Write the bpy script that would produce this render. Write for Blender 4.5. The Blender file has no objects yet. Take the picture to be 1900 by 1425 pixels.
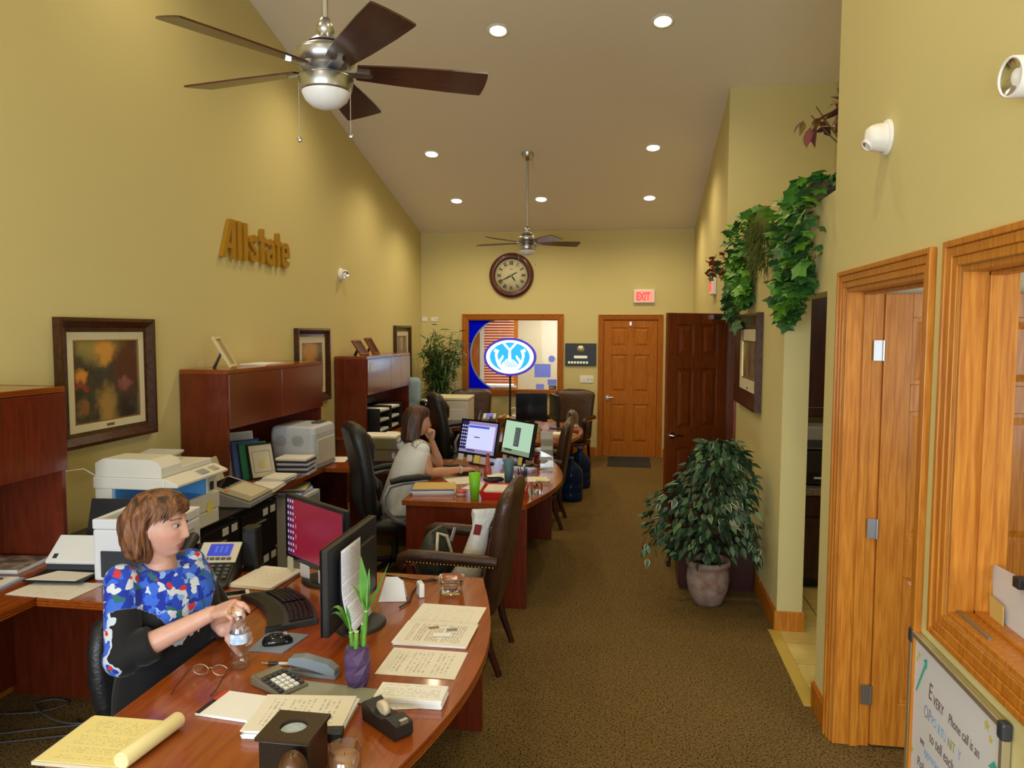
import bpy, bmesh, math, random
from mathutils import Vector, Matrix, Euler
random.seed(7)
PI = math.pi
S = bpy.context.scene
COL = S.collection

# ---------------------------------------------------------------- camera
cam_d = bpy.data.cameras.new('camera'); cam = bpy.data.objects.new('camera', cam_d); COL.objects.link(cam)
right = Vector((0.98867122, 0.15005675, 0.00349139)); down = Vector((0.01394791, -0.06868795, -0.99754069)); fwd = Vector((-0.14944789, 0.98628847, -0.07000277))
Mc = Matrix.Identity(4)
for i in range(3):
    Mc[i][0] = right[i]; Mc[i][1] = -down[i]; Mc[i][2] = -fwd[i]
Mc[2][3] = 1.9
cam.matrix_world = Mc
cam_d.sensor_fit = 'HORIZONTAL'; cam_d.sensor_width = 36.0; cam_d.lens = 36.0 * 1400 / 1900
cam_d.clip_start = 0.05; cam_d.clip_end = 200
S.camera = cam

# ---------------------------------------------------------------- world, daylight, exposure
W = bpy.data.worlds.new('world'); S.world = W; W.use_nodes = True
bg = W.node_tree.nodes['Background']; bg.inputs[0].default_value = (0.55, 0.72, 1.0, 1); bg.inputs[1].default_value = 1.0
S.view_settings.view_transform = 'Standard'; S.view_settings.look = 'None'
S.view_settings.exposure = 0.35; S.view_settings.gamma = 1.0; S.view_settings.use_curve_mapping = False

def area(name, loc, rot, sx, sy, power, col, shape='RECTANGLE', spread=PI):
    d = bpy.data.lights.new(name, 'AREA'); d.shape = shape; d.size = sx; d.size_y = sy; d.energy = power; d.color = col; d.spread = spread
    o = bpy.data.objects.new(name, d); COL.objects.link(o); o.location = loc; o.rotation_euler = rot
    return o
# daylight entering by the two shop windows of the front wall (behind the photographer)
area('front_window_daylight', (-2.0, -2.34, 1.55), (PI/2, 0, 0), 1.7, 1.5, 98, (0.82, 0.91, 1.0))
area('front_window_daylight.001', (0.0, -2.34, 1.55), (PI/2, 0, 0), 1.3, 1.5, 72, (0.82, 0.91, 1.0))
# unseen area lamp added to brighten the office behind the back window; daylight in the office on the right
area('back_office_fill', (-1.0, 12.7, 2.47), (0, 0, 0), 1.6, 0.9, 42, (1.0, 0.95, 0.85))
area('kitchen_fill', (1.9, 4.9, 2.43), (0, 0, 0), 0.3, 0.3, 5, (1.0, 0.85, 0.6))  # added unseen lamp that lifts the dark kitchenette woodwork
area('side_office_daylight', (2.9, 1.0, 1.7), (PI/2, 0, 0.5), 1.4, 1.3, 36, (0.85, 0.93, 1.0))

CANS = [(-1.155, 6.735), (0.267, 6.735), (-2.34, 8.955), (0.27, 8.975), (-2.345, 10.32), (-1.174, 10.33), (0.274, 10.37),
        (-2.34, 6.735), (-2.34, 4.4), (0.27, 4.4), (-2.34, 2.2), (0.27, 2.2), (-1.17, 0.6)]
ROOM_XL, ROOM_XR, ROOM_YB, ROOM_YF = -3.18, 0.967, 11.5, -2.4
RIDGE_Y = 4.7; K = 0.236
def ceil_z(y):
    return 3.41 + K * (ROOM_YB - y) if y >= RIDGE_Y else 3.41 + K * (ROOM_YB - RIDGE_Y) - K * (RIDGE_Y - y)
CAN_W = 40.0
for i, (x, y) in enumerate(CANS):
    d = bpy.data.lights.new('downlight_lamp', 'SPOT'); d.energy = CAN_W; d.color = (1.0, 0.82, 0.52); d.spot_size = math.radians(150); d.spot_blend = 0.9; d.shadow_soft_size = 0.06
    o = bpy.data.objects.new('downlight_lamp', d); COL.objects.link(o); o.location = (x, y, ceil_z(y) - 0.06)

# ---------------------------------------------------------------- mesh helpers
class MB:
    def __init__(s): s.v = []; s.f = []; s.sm = []
    def add(s, vs, fs, sm=False, M=None):
        n = len(s.v)
        if M is not None: vs = [M @ Vector(p) for p in vs]
        s.v += [tuple(p) for p in vs]
        for f in fs: s.f.append(tuple(i + n for i in f)); s.sm.append(sm)
        return s
    def box(s, x0, x1, y0, y1, z0, z1, M=None):
        vs = [(x0,y0,z0),(x1,y0,z0),(x1,y1,z0),(x0,y1,z0),(x0,y0,z1),(x1,y0,z1),(x1,y1,z1),(x0,y1,z1)]
        return s.add(vs, [(0,3,2,1),(4,5,6,7),(0,1,5,4),(1,2,6,5),(2,3,7,6),(3,0,4,7)], False, M)
    def cb(s, c, d, r=(0,0,0), M=None):
        T = Matrix.Translation(c) @ Euler(r).to_matrix().to_4x4()
        if M is not None: T = M @ T
        return s.box(-d[0]/2, d[0]/2, -d[1]/2, d[1]/2, -d[2]/2, d[2]/2, T)
    def cyl(s, p0, p1, r0, r1=None, n=16, sm=True, cap=True, M=None):
        if r1 is None: r1 = r0
        p0 = Vector(p0); p1 = Vector(p1); d = (p1 - p0).normalized()
        a = d.orthogonal().normalized(); b = d.cross(a)
        vs = []
        for p, r in ((p0, r0), (p1, r1)):
            vs += [p + a*(r*math.cos(2*PI*i/n)) + b*(r*math.sin(2*PI*i/n)) for i in range(n)]
        s.add(vs, [(i, (i+1) % n, n + (i+1) % n, n + i) for i in range(n)], sm, M)
        if cap: s.add(vs, [tuple(range(n-1, -1, -1)), tuple(range(n, 2*n))], False, M)
        return s
    def lathe(s, prof, n=24, c=(0,0,0), sm=True, M=None, cap=True):
        vs = []; fs = []
        for r, z in prof: vs += [(c[0]+r*math.cos(2*PI*i/n), c[1]+r*math.sin(2*PI*i/n), c[2]+z) for i in range(n)]
        for k in range(len(prof)-1): fs += [(k*n+i, k*n+(i+1) % n, (k+1)*n+(i+1) % n, (k+1)*n+i) for i in range(n)]
        s.add(vs, fs, sm, M)
        if cap:
            if prof[0][0] > 1e-4: s.add(vs[:n], [tuple(range(n-1,-1,-1))], False, M)
            if prof[-1][0] > 1e-4: s.add(vs[-n:], [tuple(range(n))], False, M)
        return s
    def prism(s, poly, z0, z1, M=None, sm=False):
        n = len(poly); vs = [(x,y,z0) for x,y in poly] + [(x,y,z1) for x,y in poly]
        s.add(vs, [(i,(i+1)%n,n+(i+1)%n,n+i) for i in range(n)], sm, M)
        return s.add(vs, [tuple(range(n-1,-1,-1)), tuple(range(n,2*n))], False, M)
    def tube(s, path, r, n=8, closed=False, M=None, cap=True):
        P = [Vector(p) for p in path]; m = len(P); R = r if isinstance(r, (list, tuple)) else [r]*m
        vs = []; up = None
        for k in range(m):
            if closed: d = P[(k+1) % m] - P[k-1]
            else: d = P[min(k+1, m-1)] - P[max(k-1, 0)]
            if d.length < 1e-9: d = Vector((0,0,1))
            d.normalize()
            if up is None: up = d.orthogonal().normalized()
            up = (up - d*up.dot(d))
            if up.length < 1e-6: up = d.orthogonal()
            up.normalize(); b = d.cross(up)
            vs += [P[k] + up*(R[k]*math.cos(2*PI*i/n)) + b*(R[k]*math.sin(2*PI*i/n)) for i in range(n)]
        fs = []
        for k in range(m if closed else m-1):
            k2 = (k+1) % m
            fs += [(k*n+i, k*n+(i+1)%n, k2*n+(i+1)%n, k2*n+i) for i in range(n)]
        s.add(vs, fs, True, M)
        if cap and not closed: s.add(vs, [tuple(range(n-1,-1,-1)), tuple(range((m-1)*n, m*n))], False, M)
        return s
    def ell(s, c, r, nu=16, nv=10, M=None):
        vs = [(c[0], c[1], c[2]-r[2])]; fs = []
        for j in range(1, nv):
            t = -PI/2 + PI*j/nv
            vs += [(c[0]+r[0]*math.cos(t)*math.cos(2*PI*i/nu), c[1]+r[1]*math.cos(t)*math.sin(2*PI*i/nu), c[2]+r[2]*math.sin(t)) for i in range(nu)]
        vs.append((c[0], c[1], c[2]+r[2])); L = len(vs)-1
        fs += [(0, 1+(i+1)%nu, 1+i) for i in range(nu)]
        for j in range(nv-2): fs += [(1+j*nu+i, 1+j*nu+(i+1)%nu, 1+(j+1)*nu+(i+1)%nu, 1+(j+1)*nu+i) for i in range(nu)]
        fs += [(L, 1+(nv-2)*nu+i, 1+(nv-2)*nu+(i+1)%nu) for i in range(nu)]
        return s.add(vs, fs, True, M)
    def loft(s, rings, cap=True, M=None, sm=True):
        n = len(rings[0]); vs = [p for r in rings for p in r]; fs = []
        for k in range(len(rings)-1): fs += [(k*n+i, k*n+(i+1)%n, (k+1)*n+(i+1)%n, (k+1)*n+i) for i in range(n)]
        s.add(vs, fs, sm, M)
        if cap: s.add(vs, [tuple(range(n-1,-1,-1)), tuple(range((len(rings)-1)*n, len(rings)*n))], sm, M)
        return s
    def frame(s, a0, a1, b0, b1, w, d0, d1, M=None, wb=None):
        # rectangular frame in the xz plane (y = depth d0..d1)
        wb = w if wb is None else wb
        s.box(a0, a1, d0, d1, b1-w, b1, M); s.box(a0, a1, d0, d1, b0, b0+wb, M)
        s.box(a0, a0+w, d0, d1, b0+wb, b1-w, M); return s.box(a1-w, a1, d0, d1, b0+wb, b1-w, M)

def mesh(name, mb):
    me = bpy.data.meshes.new(name); me.from_pydata(mb.v, [], mb.f); me.polygons.foreach_set('use_smooth', mb.sm); me.update()
    return me
def link(name, me, m, parent=None):
    o = bpy.data.objects.new(name, me); COL.objects.link(o)
    if m is not None and not me.materials: me.materials.append(m)
    if parent is not None: o.parent = parent
    return o
def obj(name, mb, m, parent=None, bevel=0, seg=2, kind=None, label=None, loc=None, rot=None):
    o = link(name, mesh(name, mb), m, parent)
    if bevel:
        b = o.modifiers.new('bevel', 'BEVEL'); b.width = bevel; b.segments = seg; b.limit_method = 'ANGLE'; b.angle_limit = 0.7
    if kind: o['kind'] = kind
    if label: o['label'] = label
    if loc is not None: o.location = loc
    if rot is not None: o.rotation_euler = rot
    return o
def tag(o, label, cat, group=None):
    o['label'] = label; o['category'] = cat
    if group: o['group'] = group
    return o
def thing(name, label, cat, loc=(0,0,0), rz=0, group=None, rot=None):
    o = bpy.data.objects.new(name, None); COL.objects.link(o); o.empty_display_size = 0.1
    o.location = loc; o.rotation_euler = rot if rot else (0,0,rz)
    return tag(o, label, cat, group)
def struct(name, mb, m, parent=None, bevel=0):
    return obj(name, mb, m, parent, bevel, kind=None if parent else 'structure')
def dup(root, loc, rz, label, group=None, rot=None):
    def cp(o, parent):
        c = o.copy(); COL.objects.link(c)
        if parent is not None: c.parent = parent
        for ch in list(o.children): cp(ch, c)
        return c
    r = cp(root, None); r.location = loc; r.rotation_euler = rot if rot else (0,0,rz); r['label'] = label
    if group: r['group'] = group
    return r
def text_mesh(name, txt, size, extrude, m, parent, loc, rot, offset=0.0, sx=1.0, align='LEFT', shear=0.0, kind=None):
    c = bpy.data.curves.new(name, 'FONT'); c.body = txt; c.size = size; c.extrude = extrude; c.offset = offset; c.align_x = align; c.shear = shear; c.resolution_u = 3
    t = bpy.data.objects.new('tmp', c); COL.objects.link(t)
    me = bpy.data.meshes.new_from_object(t.evaluated_get(bpy.context.evaluated_depsgraph_get()))
    bpy.data.objects.remove(t); bpy.data.curves.remove(c)
    me.name = name; me.materials.clear()
    o = link(name, me, m, parent); o.location = loc; o.rotation_euler = rot; o.scale = (sx, 1, 1)
    return o

# ---------------------------------------------------------------- materials
def srgb(r, g, b):
    f = lambda c: (c/255/12.92) if c/255 <= 0.04045 else ((c/255+0.055)/1.055)**2.4
    return (f(r), f(g), f(b), 1)
MATS = {}
def mat(name, col=(0.5,0.5,0.5), rough=0.5, metal=0.0, trans=0.0, emit=None, es=0.0, ior=1.45, alpha=1.0, coat=0.0, spec=0.5, bump=0.0, bscale=60.0, var=0.0, vscale=8.0, sss=0.0, sheen=0.0):
    if name in MATS: return MATS[name]
    m = bpy.data.materials.new(name); m.use_nodes = True; nt = m.node_tree; b = nt.nodes['Principled BSDF']
    col = tuple(col) if len(col) == 4 else tuple(col) + (1,)
    b.inputs['Base Color'].default_value = col; b.inputs['Roughness'].default_value = rough; b.inputs['Metallic'].default_value = metal
    b.inputs['Transmission Weight'].default_value = trans; b.inputs['IOR'].default_value = ior; b.inputs['Alpha'].default_value = alpha
    b.inputs['Coat Weight'].default_value = coat; b.inputs['Specular IOR Level'].default_value = spec; b.inputs['Sheen Weight'].default_value = sheen
    if sss: b.inputs['Subsurface Weight'].default_value = sss; b.inputs['Subsurface Radius'].default_value = (0.012, 0.005, 0.003)
    if emit: b.inputs['Emission Color'].default_value = tuple(emit) if len(emit) == 4 else tuple(emit)+(1,); b.inputs['Emission Strength'].default_value = es
    if var or bump:
        tc = nt.nodes.new('ShaderNodeTexCoord')
    if var:
        n = nt.nodes.new('ShaderNodeTexNoise'); n.inputs['Scale'].default_value = vscale; n.inputs['Detail'].default_value = 4
        nt.links.new(tc.outputs['Object'], n.inputs['Vector'])
        r = nt.nodes.new('ShaderNodeMapRange'); r.inputs[1].default_value = 0.3; r.inputs[2].default_value = 0.7; r.inputs[3].default_value = 1-var; r.inputs[4].default_value = 1+var
        nt.links.new(n.outputs['Fac'], r.inputs[0])
        mx = nt.nodes.new('ShaderNodeMix'); mx.data_type = 'RGBA'; mx.blend_type = 'MULTIPLY'; mx.inputs[0].default_value = 1; mx.inputs[6].default_value = col
        nt.links.new(r.outputs[0], mx.inputs[7]); nt.links.new(mx.outputs[2], b.inputs['Base Color'])
    if bump:
        n = nt.nodes.new('ShaderNodeTexNoise'); n.inputs['Scale'].default_value = bscale; n.inputs['Detail'].default_value = 3
        nt.links.new(tc.outputs['Object'], n.inputs['Vector'])
        bp = nt.nodes.new('ShaderNodeBump'); bp.inputs['Strength'].default_value = bump; bp.inputs['Distance'].default_value = 0.01
        nt.links.new(n.outputs['Fac'], bp.inputs['Height']); nt.links.new(bp.outputs['Normal'], b.inputs['Normal'])
    MATS[name] = m; return m
def ramp(nt, stops):
    r = nt.nodes.new('ShaderNodeValToRGB'); e = r.color_ramp.elements
    while len(e) < len(stops): e.new(0.5)
    for i, (p, c) in enumerate(stops): e[i].position = p; e[i].color = tuple(c) if len(c) == 4 else tuple(c)+(1,)
    return r
def wood(name, c1, c2, rough=0.35, scale=(1,1,1), coat=0.0, grain=18.0, coat_rough=0.1, spec=0.5):
    if name in MATS: return MATS[name]
    m = bpy.data.materials.new(name); m.use_nodes = True; nt = m.node_tree; b = nt.nodes['Principled BSDF']
    tc = nt.nodes.new('ShaderNodeTexCoord'); mp = nt.nodes.new('ShaderNodeMapping'); mp.inputs['Scale'].default_value = scale
    nt.links.new(tc.outputs['Object'], mp.inputs['Vector'])
    n = nt.nodes.new('ShaderNodeTexNoise'); n.inputs['Scale'].default_value = grain; n.inputs['Detail'].default_value = 6; n.inputs['Distortion'].default_value = 0.6
    nt.links.new(mp.outputs[0], n.inputs['Vector'])
    r = ramp(nt, [(0.36, c1), (0.64, c2)]); nt.links.new(n.outputs['Fac'], r.inputs[0]); nt.links.new(r.outputs[0], b.inputs['Base Color'])
    b.inputs['Roughness'].default_value = rough; b.inputs['Coat Weight'].default_value = coat; b.inputs['Coat Roughness'].default_value = coat_rough; b.inputs['Specular IOR Level'].default_value = spec
    bp = nt.nodes.new('ShaderNodeBump'); bp.inputs['Strength'].default_value = 0.04; bp.inputs['Distance'].default_value = 0.005
    nt.links.new(n.outputs['Fac'], bp.inputs['Height']); nt.links.new(bp.outputs['Normal'], b.inputs['Normal'])
    MATS[name] = m; return m
def noise_mat(name, stops, scale=10, detail=4, rough=0.6, distortion=0.0, voronoi=False, sc=(1,1,1), bump=0.0, spec=0.5, sheen=0.0, coat=0.0):
    if name in MATS: return MATS[name]
    m = bpy.data.materials.new(name); m.use_nodes = True; nt = m.node_tree; b = nt.nodes['Principled BSDF']
    tc = nt.nodes.new('ShaderNodeTexCoord'); mp = nt.nodes.new('ShaderNodeMapping'); mp.inputs['Scale'].default_value = sc
    nt.links.new(tc.outputs['Object'], mp.inputs['Vector'])
    if voronoi:
        n = nt.nodes.new('ShaderNodeTexVoronoi'); n.inputs['Scale'].default_value = scale
        src = nt.nodes.new('ShaderNodeSeparateColor'); nt.links.new(n.outputs['Color'], src.inputs[0]); out = src.outputs[0]
    else:
        n = nt.nodes.new('ShaderNodeTexNoise'); n.inputs['Scale'].default_value = scale; n.inputs['Detail'].default_value = detail; n.inputs['Distortion'].default_value = distortion; out = n.outputs['Fac']
    nt.links.new(mp.outputs[0], n.inputs['Vector'])
    r = ramp(nt, stops)
    if voronoi: r.color_ramp.interpolation = 'CONSTANT'
    nt.links.new(out, r.inputs[0]); nt.links.new(r.outputs[0], b.inputs['Base Color']); b.inputs['Roughness'].default_value = rough
    b.inputs['Specular IOR Level'].default_value = spec; b.inputs['Sheen Weight'].default_value = sheen; b.inputs['Coat Weight'].default_value = coat
    if bump:
        bp = nt.nodes.new('ShaderNodeBump'); bp.inputs['Strength'].default_value = bump; bp.inputs['Distance'].default_value = 0.02
        nt.links.new(out, bp.inputs['Height']); nt.links.new(bp.outputs['Normal'], b.inputs['Normal'])
    MATS[name] = m; return m
def print_mat(name, paper=(0.80,0.76,0.66), ink=(0.10,0.10,0.11), lines=22.0, dens=0.55, w=0.216, h=0.279, margin=0.12, inkmix=0.7):
    # printed sheet: rows of words in object space, x across and y up the page, centred on the object
    if name in MATS: return MATS[name]
    m = bpy.data.materials.new(name); m.use_nodes = True; nt = m.node_tree; b = nt.nodes['Principled BSDF']
    N = nt.nodes.new; Lk = nt.links.new
    tc = N('ShaderNodeTexCoord'); sp = N('ShaderNodeSeparateXYZ'); Lk(tc.outputs['Object'], sp.inputs[0])
    def math_(op, a, bb=None):
        n = N('ShaderNodeMath'); n.operation = op
        for i, q in enumerate((a, bb)):
            if q is None: continue
            if isinstance(q, (int, float)): n.inputs[i].default_value = q
            else: Lk(q, n.inputs[i])
        return n.outputs[0]
    row = math_('MULTIPLY', sp.outputs[1], lines/h); fr = math_('FRACT', row); ln = math_('LESS_THAN', fr, 0.45)
    fl = math_('FLOOR', row); cx = N('ShaderNodeCombineXYZ'); Lk(math_('MULTIPLY', sp.outputs[0], 130), cx.inputs[0]); Lk(math_('MULTIPLY', fl, 3.7), cx.inputs[1])
    nz = N('ShaderNodeTexNoise'); nz.inputs['Scale'].default_value = 1.0; nz.inputs['Detail'].default_value = 1; Lk(cx.outputs[0], nz.inputs['Vector'])
    wd = math_('GREATER_THAN', nz.outputs['Fac'], 1-dens)
    cx2 = N('ShaderNodeCombineXYZ'); Lk(math_('MULTIPLY', fl, 5.3), cx2.inputs[0]); nz2 = N('ShaderNodeTexNoise'); nz2.inputs['Scale'].default_value = 0.6; Lk(cx2.outputs[0], nz2.inputs['Vector'])
    rw = math_('GREATER_THAN', nz2.outputs['Fac'], 0.42)
    ax = math_('LESS_THAN', math_('ABSOLUTE', sp.outputs[0]), w/2*(1-2*margin)); ay = math_('LESS_THAN', math_('ABSOLUTE', sp.outputs[1]), h/2*(1-2*margin))
    k = math_('MULTIPLY', math_('MULTIPLY', ln, wd), math_('MULTIPLY', rw, math_('MULTIPLY', ax, ay))); k = math_('MULTIPLY', k, inkmix*0.75)
    mx = N('ShaderNodeMix'); mx.data_type = 'RGBA'; Lk(k, mx.inputs[0]); mx.inputs[6].default_value = tuple(paper)+(1,); mx.inputs[7].default_value = tuple(ink)+(1,)
    Lk(mx.outputs[2], b.inputs['Base Color']); b.inputs['Roughness'].default_value = 0.75; b.inputs['Specular IOR Level'].default_value = 0.2
    MATS[name] = m; return m

WALL = mat('wall_paint', (0.66, 0.575, 0.265), 0.75, bump=0.05, bscale=220, spec=0.25)
WALL_PALE = mat('pale_wall_paint', (0.66, 0.60, 0.44), 0.75, spec=0.25)
CEIL = mat('ceiling_paint', (0.82, 0.75, 0.63), 0.85, bump=0.08, bscale=160, spec=0.15)
CARPET = noise_mat('carpet_pile', [(0.34, srgb(56,44,24)), (0.45, srgb(98,78,44)), (0.56, srgb(136,112,68)), (0.68, srgb(84,68,42))], 95, 8, 0.95, bump=0.5, spec=0.05)
CHERRY = wood('cherry_laminate', srgb(92,33,13), srgb(112,42,18), 0.28, (1,1,0.12), 0.25, 40, 0.08)
CHERRY_TOP = wood('cherry_top', srgb(138,64,16), srgb(156,78,24), 0.2, (1,0.1,1), 0.4, 44, 0.08)
OAK = wood('oak', srgb(176,104,28), srgb(202,132,46), 0.36, (22,22,1.2), 0.1, 4, spec=0.3)
OAK_DEEP = wood('deep_oak', srgb(162,90,14), srgb(186,112,24), 0.5, (22,22,1.2), 0.0, 4, spec=0.2)
OAK_H = wood('oak_level', srgb(180,110,42), srgb(206,138,60), 0.32, (1.2,1.2,22), 0.2, 4)
MAHOG = wood('mahogany', srgb(104,46,14), srgb(132,64,22), 0.34, (22,22,1.2), 0.1, 4)
DARKWOOD = wood('dark_cabinet_wood', srgb(44,14,10), srgb(66,22,14), 0.35, (4,4,0.5), 0.1, 8)
BLACK = mat('black_plastic', (0.012,0.012,0.013), 0.4)
BLACK_GLOSS = mat('black_gloss', (0.008,0.008,0.01), 0.12)
DGREY = mat('dark_grey_plastic', (0.035,0.037,0.042), 0.45)
GREY = mat('grey_plastic', (0.30,0.30,0.29), 0.5)
BEIGE = mat('beige_plastic', (0.62,0.59,0.50), 0.45)
WHITEP = mat('white_plastic', (0.78,0.78,0.76), 0.4)
PAPER = mat('paper', (0.83,0.80,0.72), 0.8, spec=0.2)
PAPER_W = mat('white_paper', (0.86,0.86,0.86), 0.8, spec=0.2)
NICKEL = mat('brushed_nickel', (0.50,0.50,0.52), 0.32, 1.0)
CHROME = mat('chrome', (0.75,0.75,0.76), 0.12, 1.0)
STEEL = mat('satin_steel', (0.55,0.56,0.58), 0.35, 1.0)
def thin_glass(name, tint, gloss=0.10, rough=0.03):
    m = bpy.data.materials.new(name); m.use_nodes = True; nt = m.node_tree; nt.nodes.remove(nt.nodes['Principled BSDF'])
    t = nt.nodes.new('ShaderNodeBsdfTransparent'); t.inputs[0].default_value = tint; gl = nt.nodes.new('ShaderNodeBsdfGlossy'); gl.inputs['Roughness'].default_value = rough
    lw = nt.nodes.new('ShaderNodeLayerWeight'); lw.inputs[0].default_value = 0.25; ma = nt.nodes.new('ShaderNodeMath'); ma.operation = 'MULTIPLY_ADD'; ma.inputs[1].default_value = 0.55; ma.inputs[2].default_value = gloss; nt.links.new(lw.outputs['Facing'], ma.inputs[0])
    mx = nt.nodes.new('ShaderNodeMixShader'); nt.links.new(ma.outputs[0], mx.inputs[0]); nt.links.new(t.outputs[0], mx.inputs[1]); nt.links.new(gl.outputs[0], mx.inputs[2]); nt.links.new(mx.outputs[0], nt.nodes['Material Output'].inputs['Surface']); MATS[name] = m; return m
THIN = thin_glass('thin_clear_glass', (0.96,0.97,0.97,1))
GLASS = mat('clear_glass', (1,1,1), 0.02, trans=1.0, ior=1.45)
LEATHER_BLK = mat('black_leather', (0.014,0.014,0.016), 0.38, bump=0.25, bscale=90)
LEATHER_BRN = mat('brown_leather', (0.050,0.022,0.012), 0.33, bump=0.2, bscale=70, var=0.25, vscale=9)
BRASS = mat('brass', (0.75,0.52,0.20), 0.3, 1.0)
# ================================================================ the room
def wall_cells(us, vs, holes, put):
    us = sorted(set(us + [q for h in holes for q in h[:2]])); vs = sorted(set(vs + [q for h in holes for q in h[2:]]))
    for a, b in zip(us, us[1:]):
        for c, d in zip(vs, vs[1:]):
            mu, mv = (a+b)/2, (c+d)/2
            if any(h[0] < mu < h[1] and h[2] < mv < h[3] for h in holes): continue
            put(a, b, c, d)
def hexa(mb, x0, x1, y0, y1, z0, za, zb):
    vs = [(x0,y0,z0),(x1,y0,z0),(x1,y1,z0),(x0,y1,z0),(x0,y0,za),(x1,y0,za),(x1,y1,zb),(x0,y1,zb)]
    mb.add(vs, [(0,3,2,1),(4,5,6,7),(0,1,5,4),(1,2,6,5),(2,3,7,6),(3,0,4,7)])
XL, XR, YB, YF = ROOM_XL, ROOM_XR, ROOM_YB, ROOM_YF
XO = 1.122           # office side of the right wall
LEDGE = 2.57; ALC0, ALC1, ALCX = 3.81, 7.80, 1.96

mb = MB().box(XL, XR, YF, YB, -0.1, 0.0)
struct('floor', mb, CARPET)
# left wall
mb = MB()
for a, b in ((YF, RIDGE_Y), (RIDGE_Y, YB)): hexa(mb, XL-0.12, XL, a, b, 0, ceil_z(a), ceil_z(b))
struct('wall_left', mb, WALL)
# right wall with doorways, pass-through window and the open ledge above
H_KIT = (3.90, 4.89, 0, 2.10); H_BATH = (6.95, 7.63, 0, 2.09); H_OFF = (2.655, 3.575, 0, 2.095); H_WIN = (1.40, 2.405, 1.045, 2.095)
mb = MB()
wall_cells([YF, ALC0, ALC1, YB], [0, LEDGE], [H_KIT, H_BATH, H_OFF, H_WIN], lambda a, b, c, d: mb.box(XR, XO, a, b, c, d))
for a, b in ((YF, ALC0), (ALC1, RIDGE_Y+99), ):
    pass
hexa(mb, XR, XO, YF, ALC0, LEDGE, ceil_z(YF), ceil_z(ALC0)); hexa(mb, XR, XO, ALC1, YB, LEDGE, ceil_z(ALC1), ceil_z(YB))
struct('wall_right', mb, WALL)
# alcove over the kitchenette: far wall, right wall, shelf
mb = MB(); mb.box(XO, ALCX+0.1, ALC1, ALC1+0.1, LEDGE, ceil_z(ALC1)); hexa(mb, ALCX, ALCX+0.1, ALC0, RIDGE_Y, LEDGE, ceil_z(ALC0), ceil_z(RIDGE_Y)); hexa(mb, ALCX, ALCX+0.1, RIDGE_Y, ALC1, LEDGE, ceil_z(RIDGE_Y), ceil_z(ALC1))
hexa(mb, XO, ALCX+0.1, ALC0-0.1, ALC0, LEDGE, ceil_z(ALC0), ceil_z(ALC0))
struct('wall_alcove', mb, WALL)
struct('ledge_alcove', MB().box(XO, ALCX+0.1, ALC0, ALC1, LEDGE-0.04, LEDGE), WALL)
# back wall
H_BW = (-2.447, -1.028, 0.982, 2.083); H_BD = (-0.362, 0.478, 0, 2.09)
mb = MB()
wall_cells([XL, XR], [0, 3.42], [H_BW, H_BD], lambda a, b, c, d: mb.box(a, b, YB, YB+0.12, c, d))
struct('wall_back', mb, WALL)
# front wall with two shop windows
H_F1 = (-2.9, -1.1, 0.8, 2.3); H_F2 = (-0.65, 0.65, 0.8, 2.3)
mb = MB()
wall_cells([XL, XR], [0, 3.4], [H_F1, H_F2], lambda a, b, c, d: mb.box(a, b, YF-0.12, YF, c, d))
struct('wall_front', mb, WALL)
for i, h in enumerate((H_F1, H_F2)):
    o = struct('window_%d' % (3+i), MB().frame(h[0], h[1], h[2], h[3], 0.07, YF-0.1, YF+0.02), WHITEP)
    obj('pane', MB().box(h[0]+.07, h[1]-.07, YF-0.06, YF-0.055, h[2]+.07, h[3]-.07), GLASS, o)
# ceiling: two slopes meeting in a ridge
mb = MB()
t = 0.08
for a, b in ((YF, RIDGE_Y), (RIDGE_Y, YB+0.12)):
    za, zb = ceil_z(a), ceil_z(b); x0, x1 = XL-0.12, ALCX+0.1
    vs = [(x0,a,za),(x1,a,za),(x1,b,zb),(x0,b,zb),(x0,a,za+t),(x1,a,za+t),(x1,b,zb+t),(x0,b,zb+t)]
    mb.add(vs, [(0,3,2,1),(4,5,6,7),(0,1,5,4),(1,2,6,5),(2,3,7,6),(3,0,4,7)])
struct('ceiling', mb, CEIL)

# ---- rooms beyond: side office, kitchenette, washroom, back office
mb = MB(); mb.box(XO, 3.2, 3.66, 3.76, 0, 2.5); mb.box(3.2, 3.3, -0.6, 3.76, 0, 2.5); mb.box(XO, 3.2, -0.7, -0.6, 0, 2.5)
struct('wall_office', mb, WALL_PALE)
struct('ceiling_office', MB().box(XO, 3.3, -0.7, 3.76, 2.5, 2.56), CEIL)
struct('floor_office', MB().box(XR, 3.3, -0.7, 3.70, -0.1, -0.001), CARPET)
mb = MB(); mb.box(2.5, 2.6, 3.76, 6.5, 0, 2.45); mb.box(XO, 2.6, 6.5, 6.6, 0, 2.45)
struct('wall_kitchen', mb, WALL); struct('ceiling_kitchen', MB().box(XO, 2.6, 3.76, 6.6, 2.45, 2.5), CEIL)
TILE = noise_mat('beige_tile', [(0.3, srgb(196,172,96)), (0.7, srgb(220,200,128))], 6, 4, 0.3)
GROUT = mat('grout', srgb(140,120,70), 0.9)
fk = struct('floor_kitchen', MB().box(XR, 2.6, 3.78, 6.6, -0.1, -0.004), GROUT)
for i in range(5):
    for j in range(10):
        x0 = XR+0.02+0.30*i; y0 = 3.80+0.30*j
        obj('tile', MB().box(x0, x0+0.292, y0, min(y0+0.292, 6.5), -0.006, 0.006), TILE, fk)
obj('threshold', MB().box(XR-0.05, XR+0.018, 3.90, 4.89, -0.002, 0.008), mat('threshold_stone', srgb(196,168,78), 0.4), fk)
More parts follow.
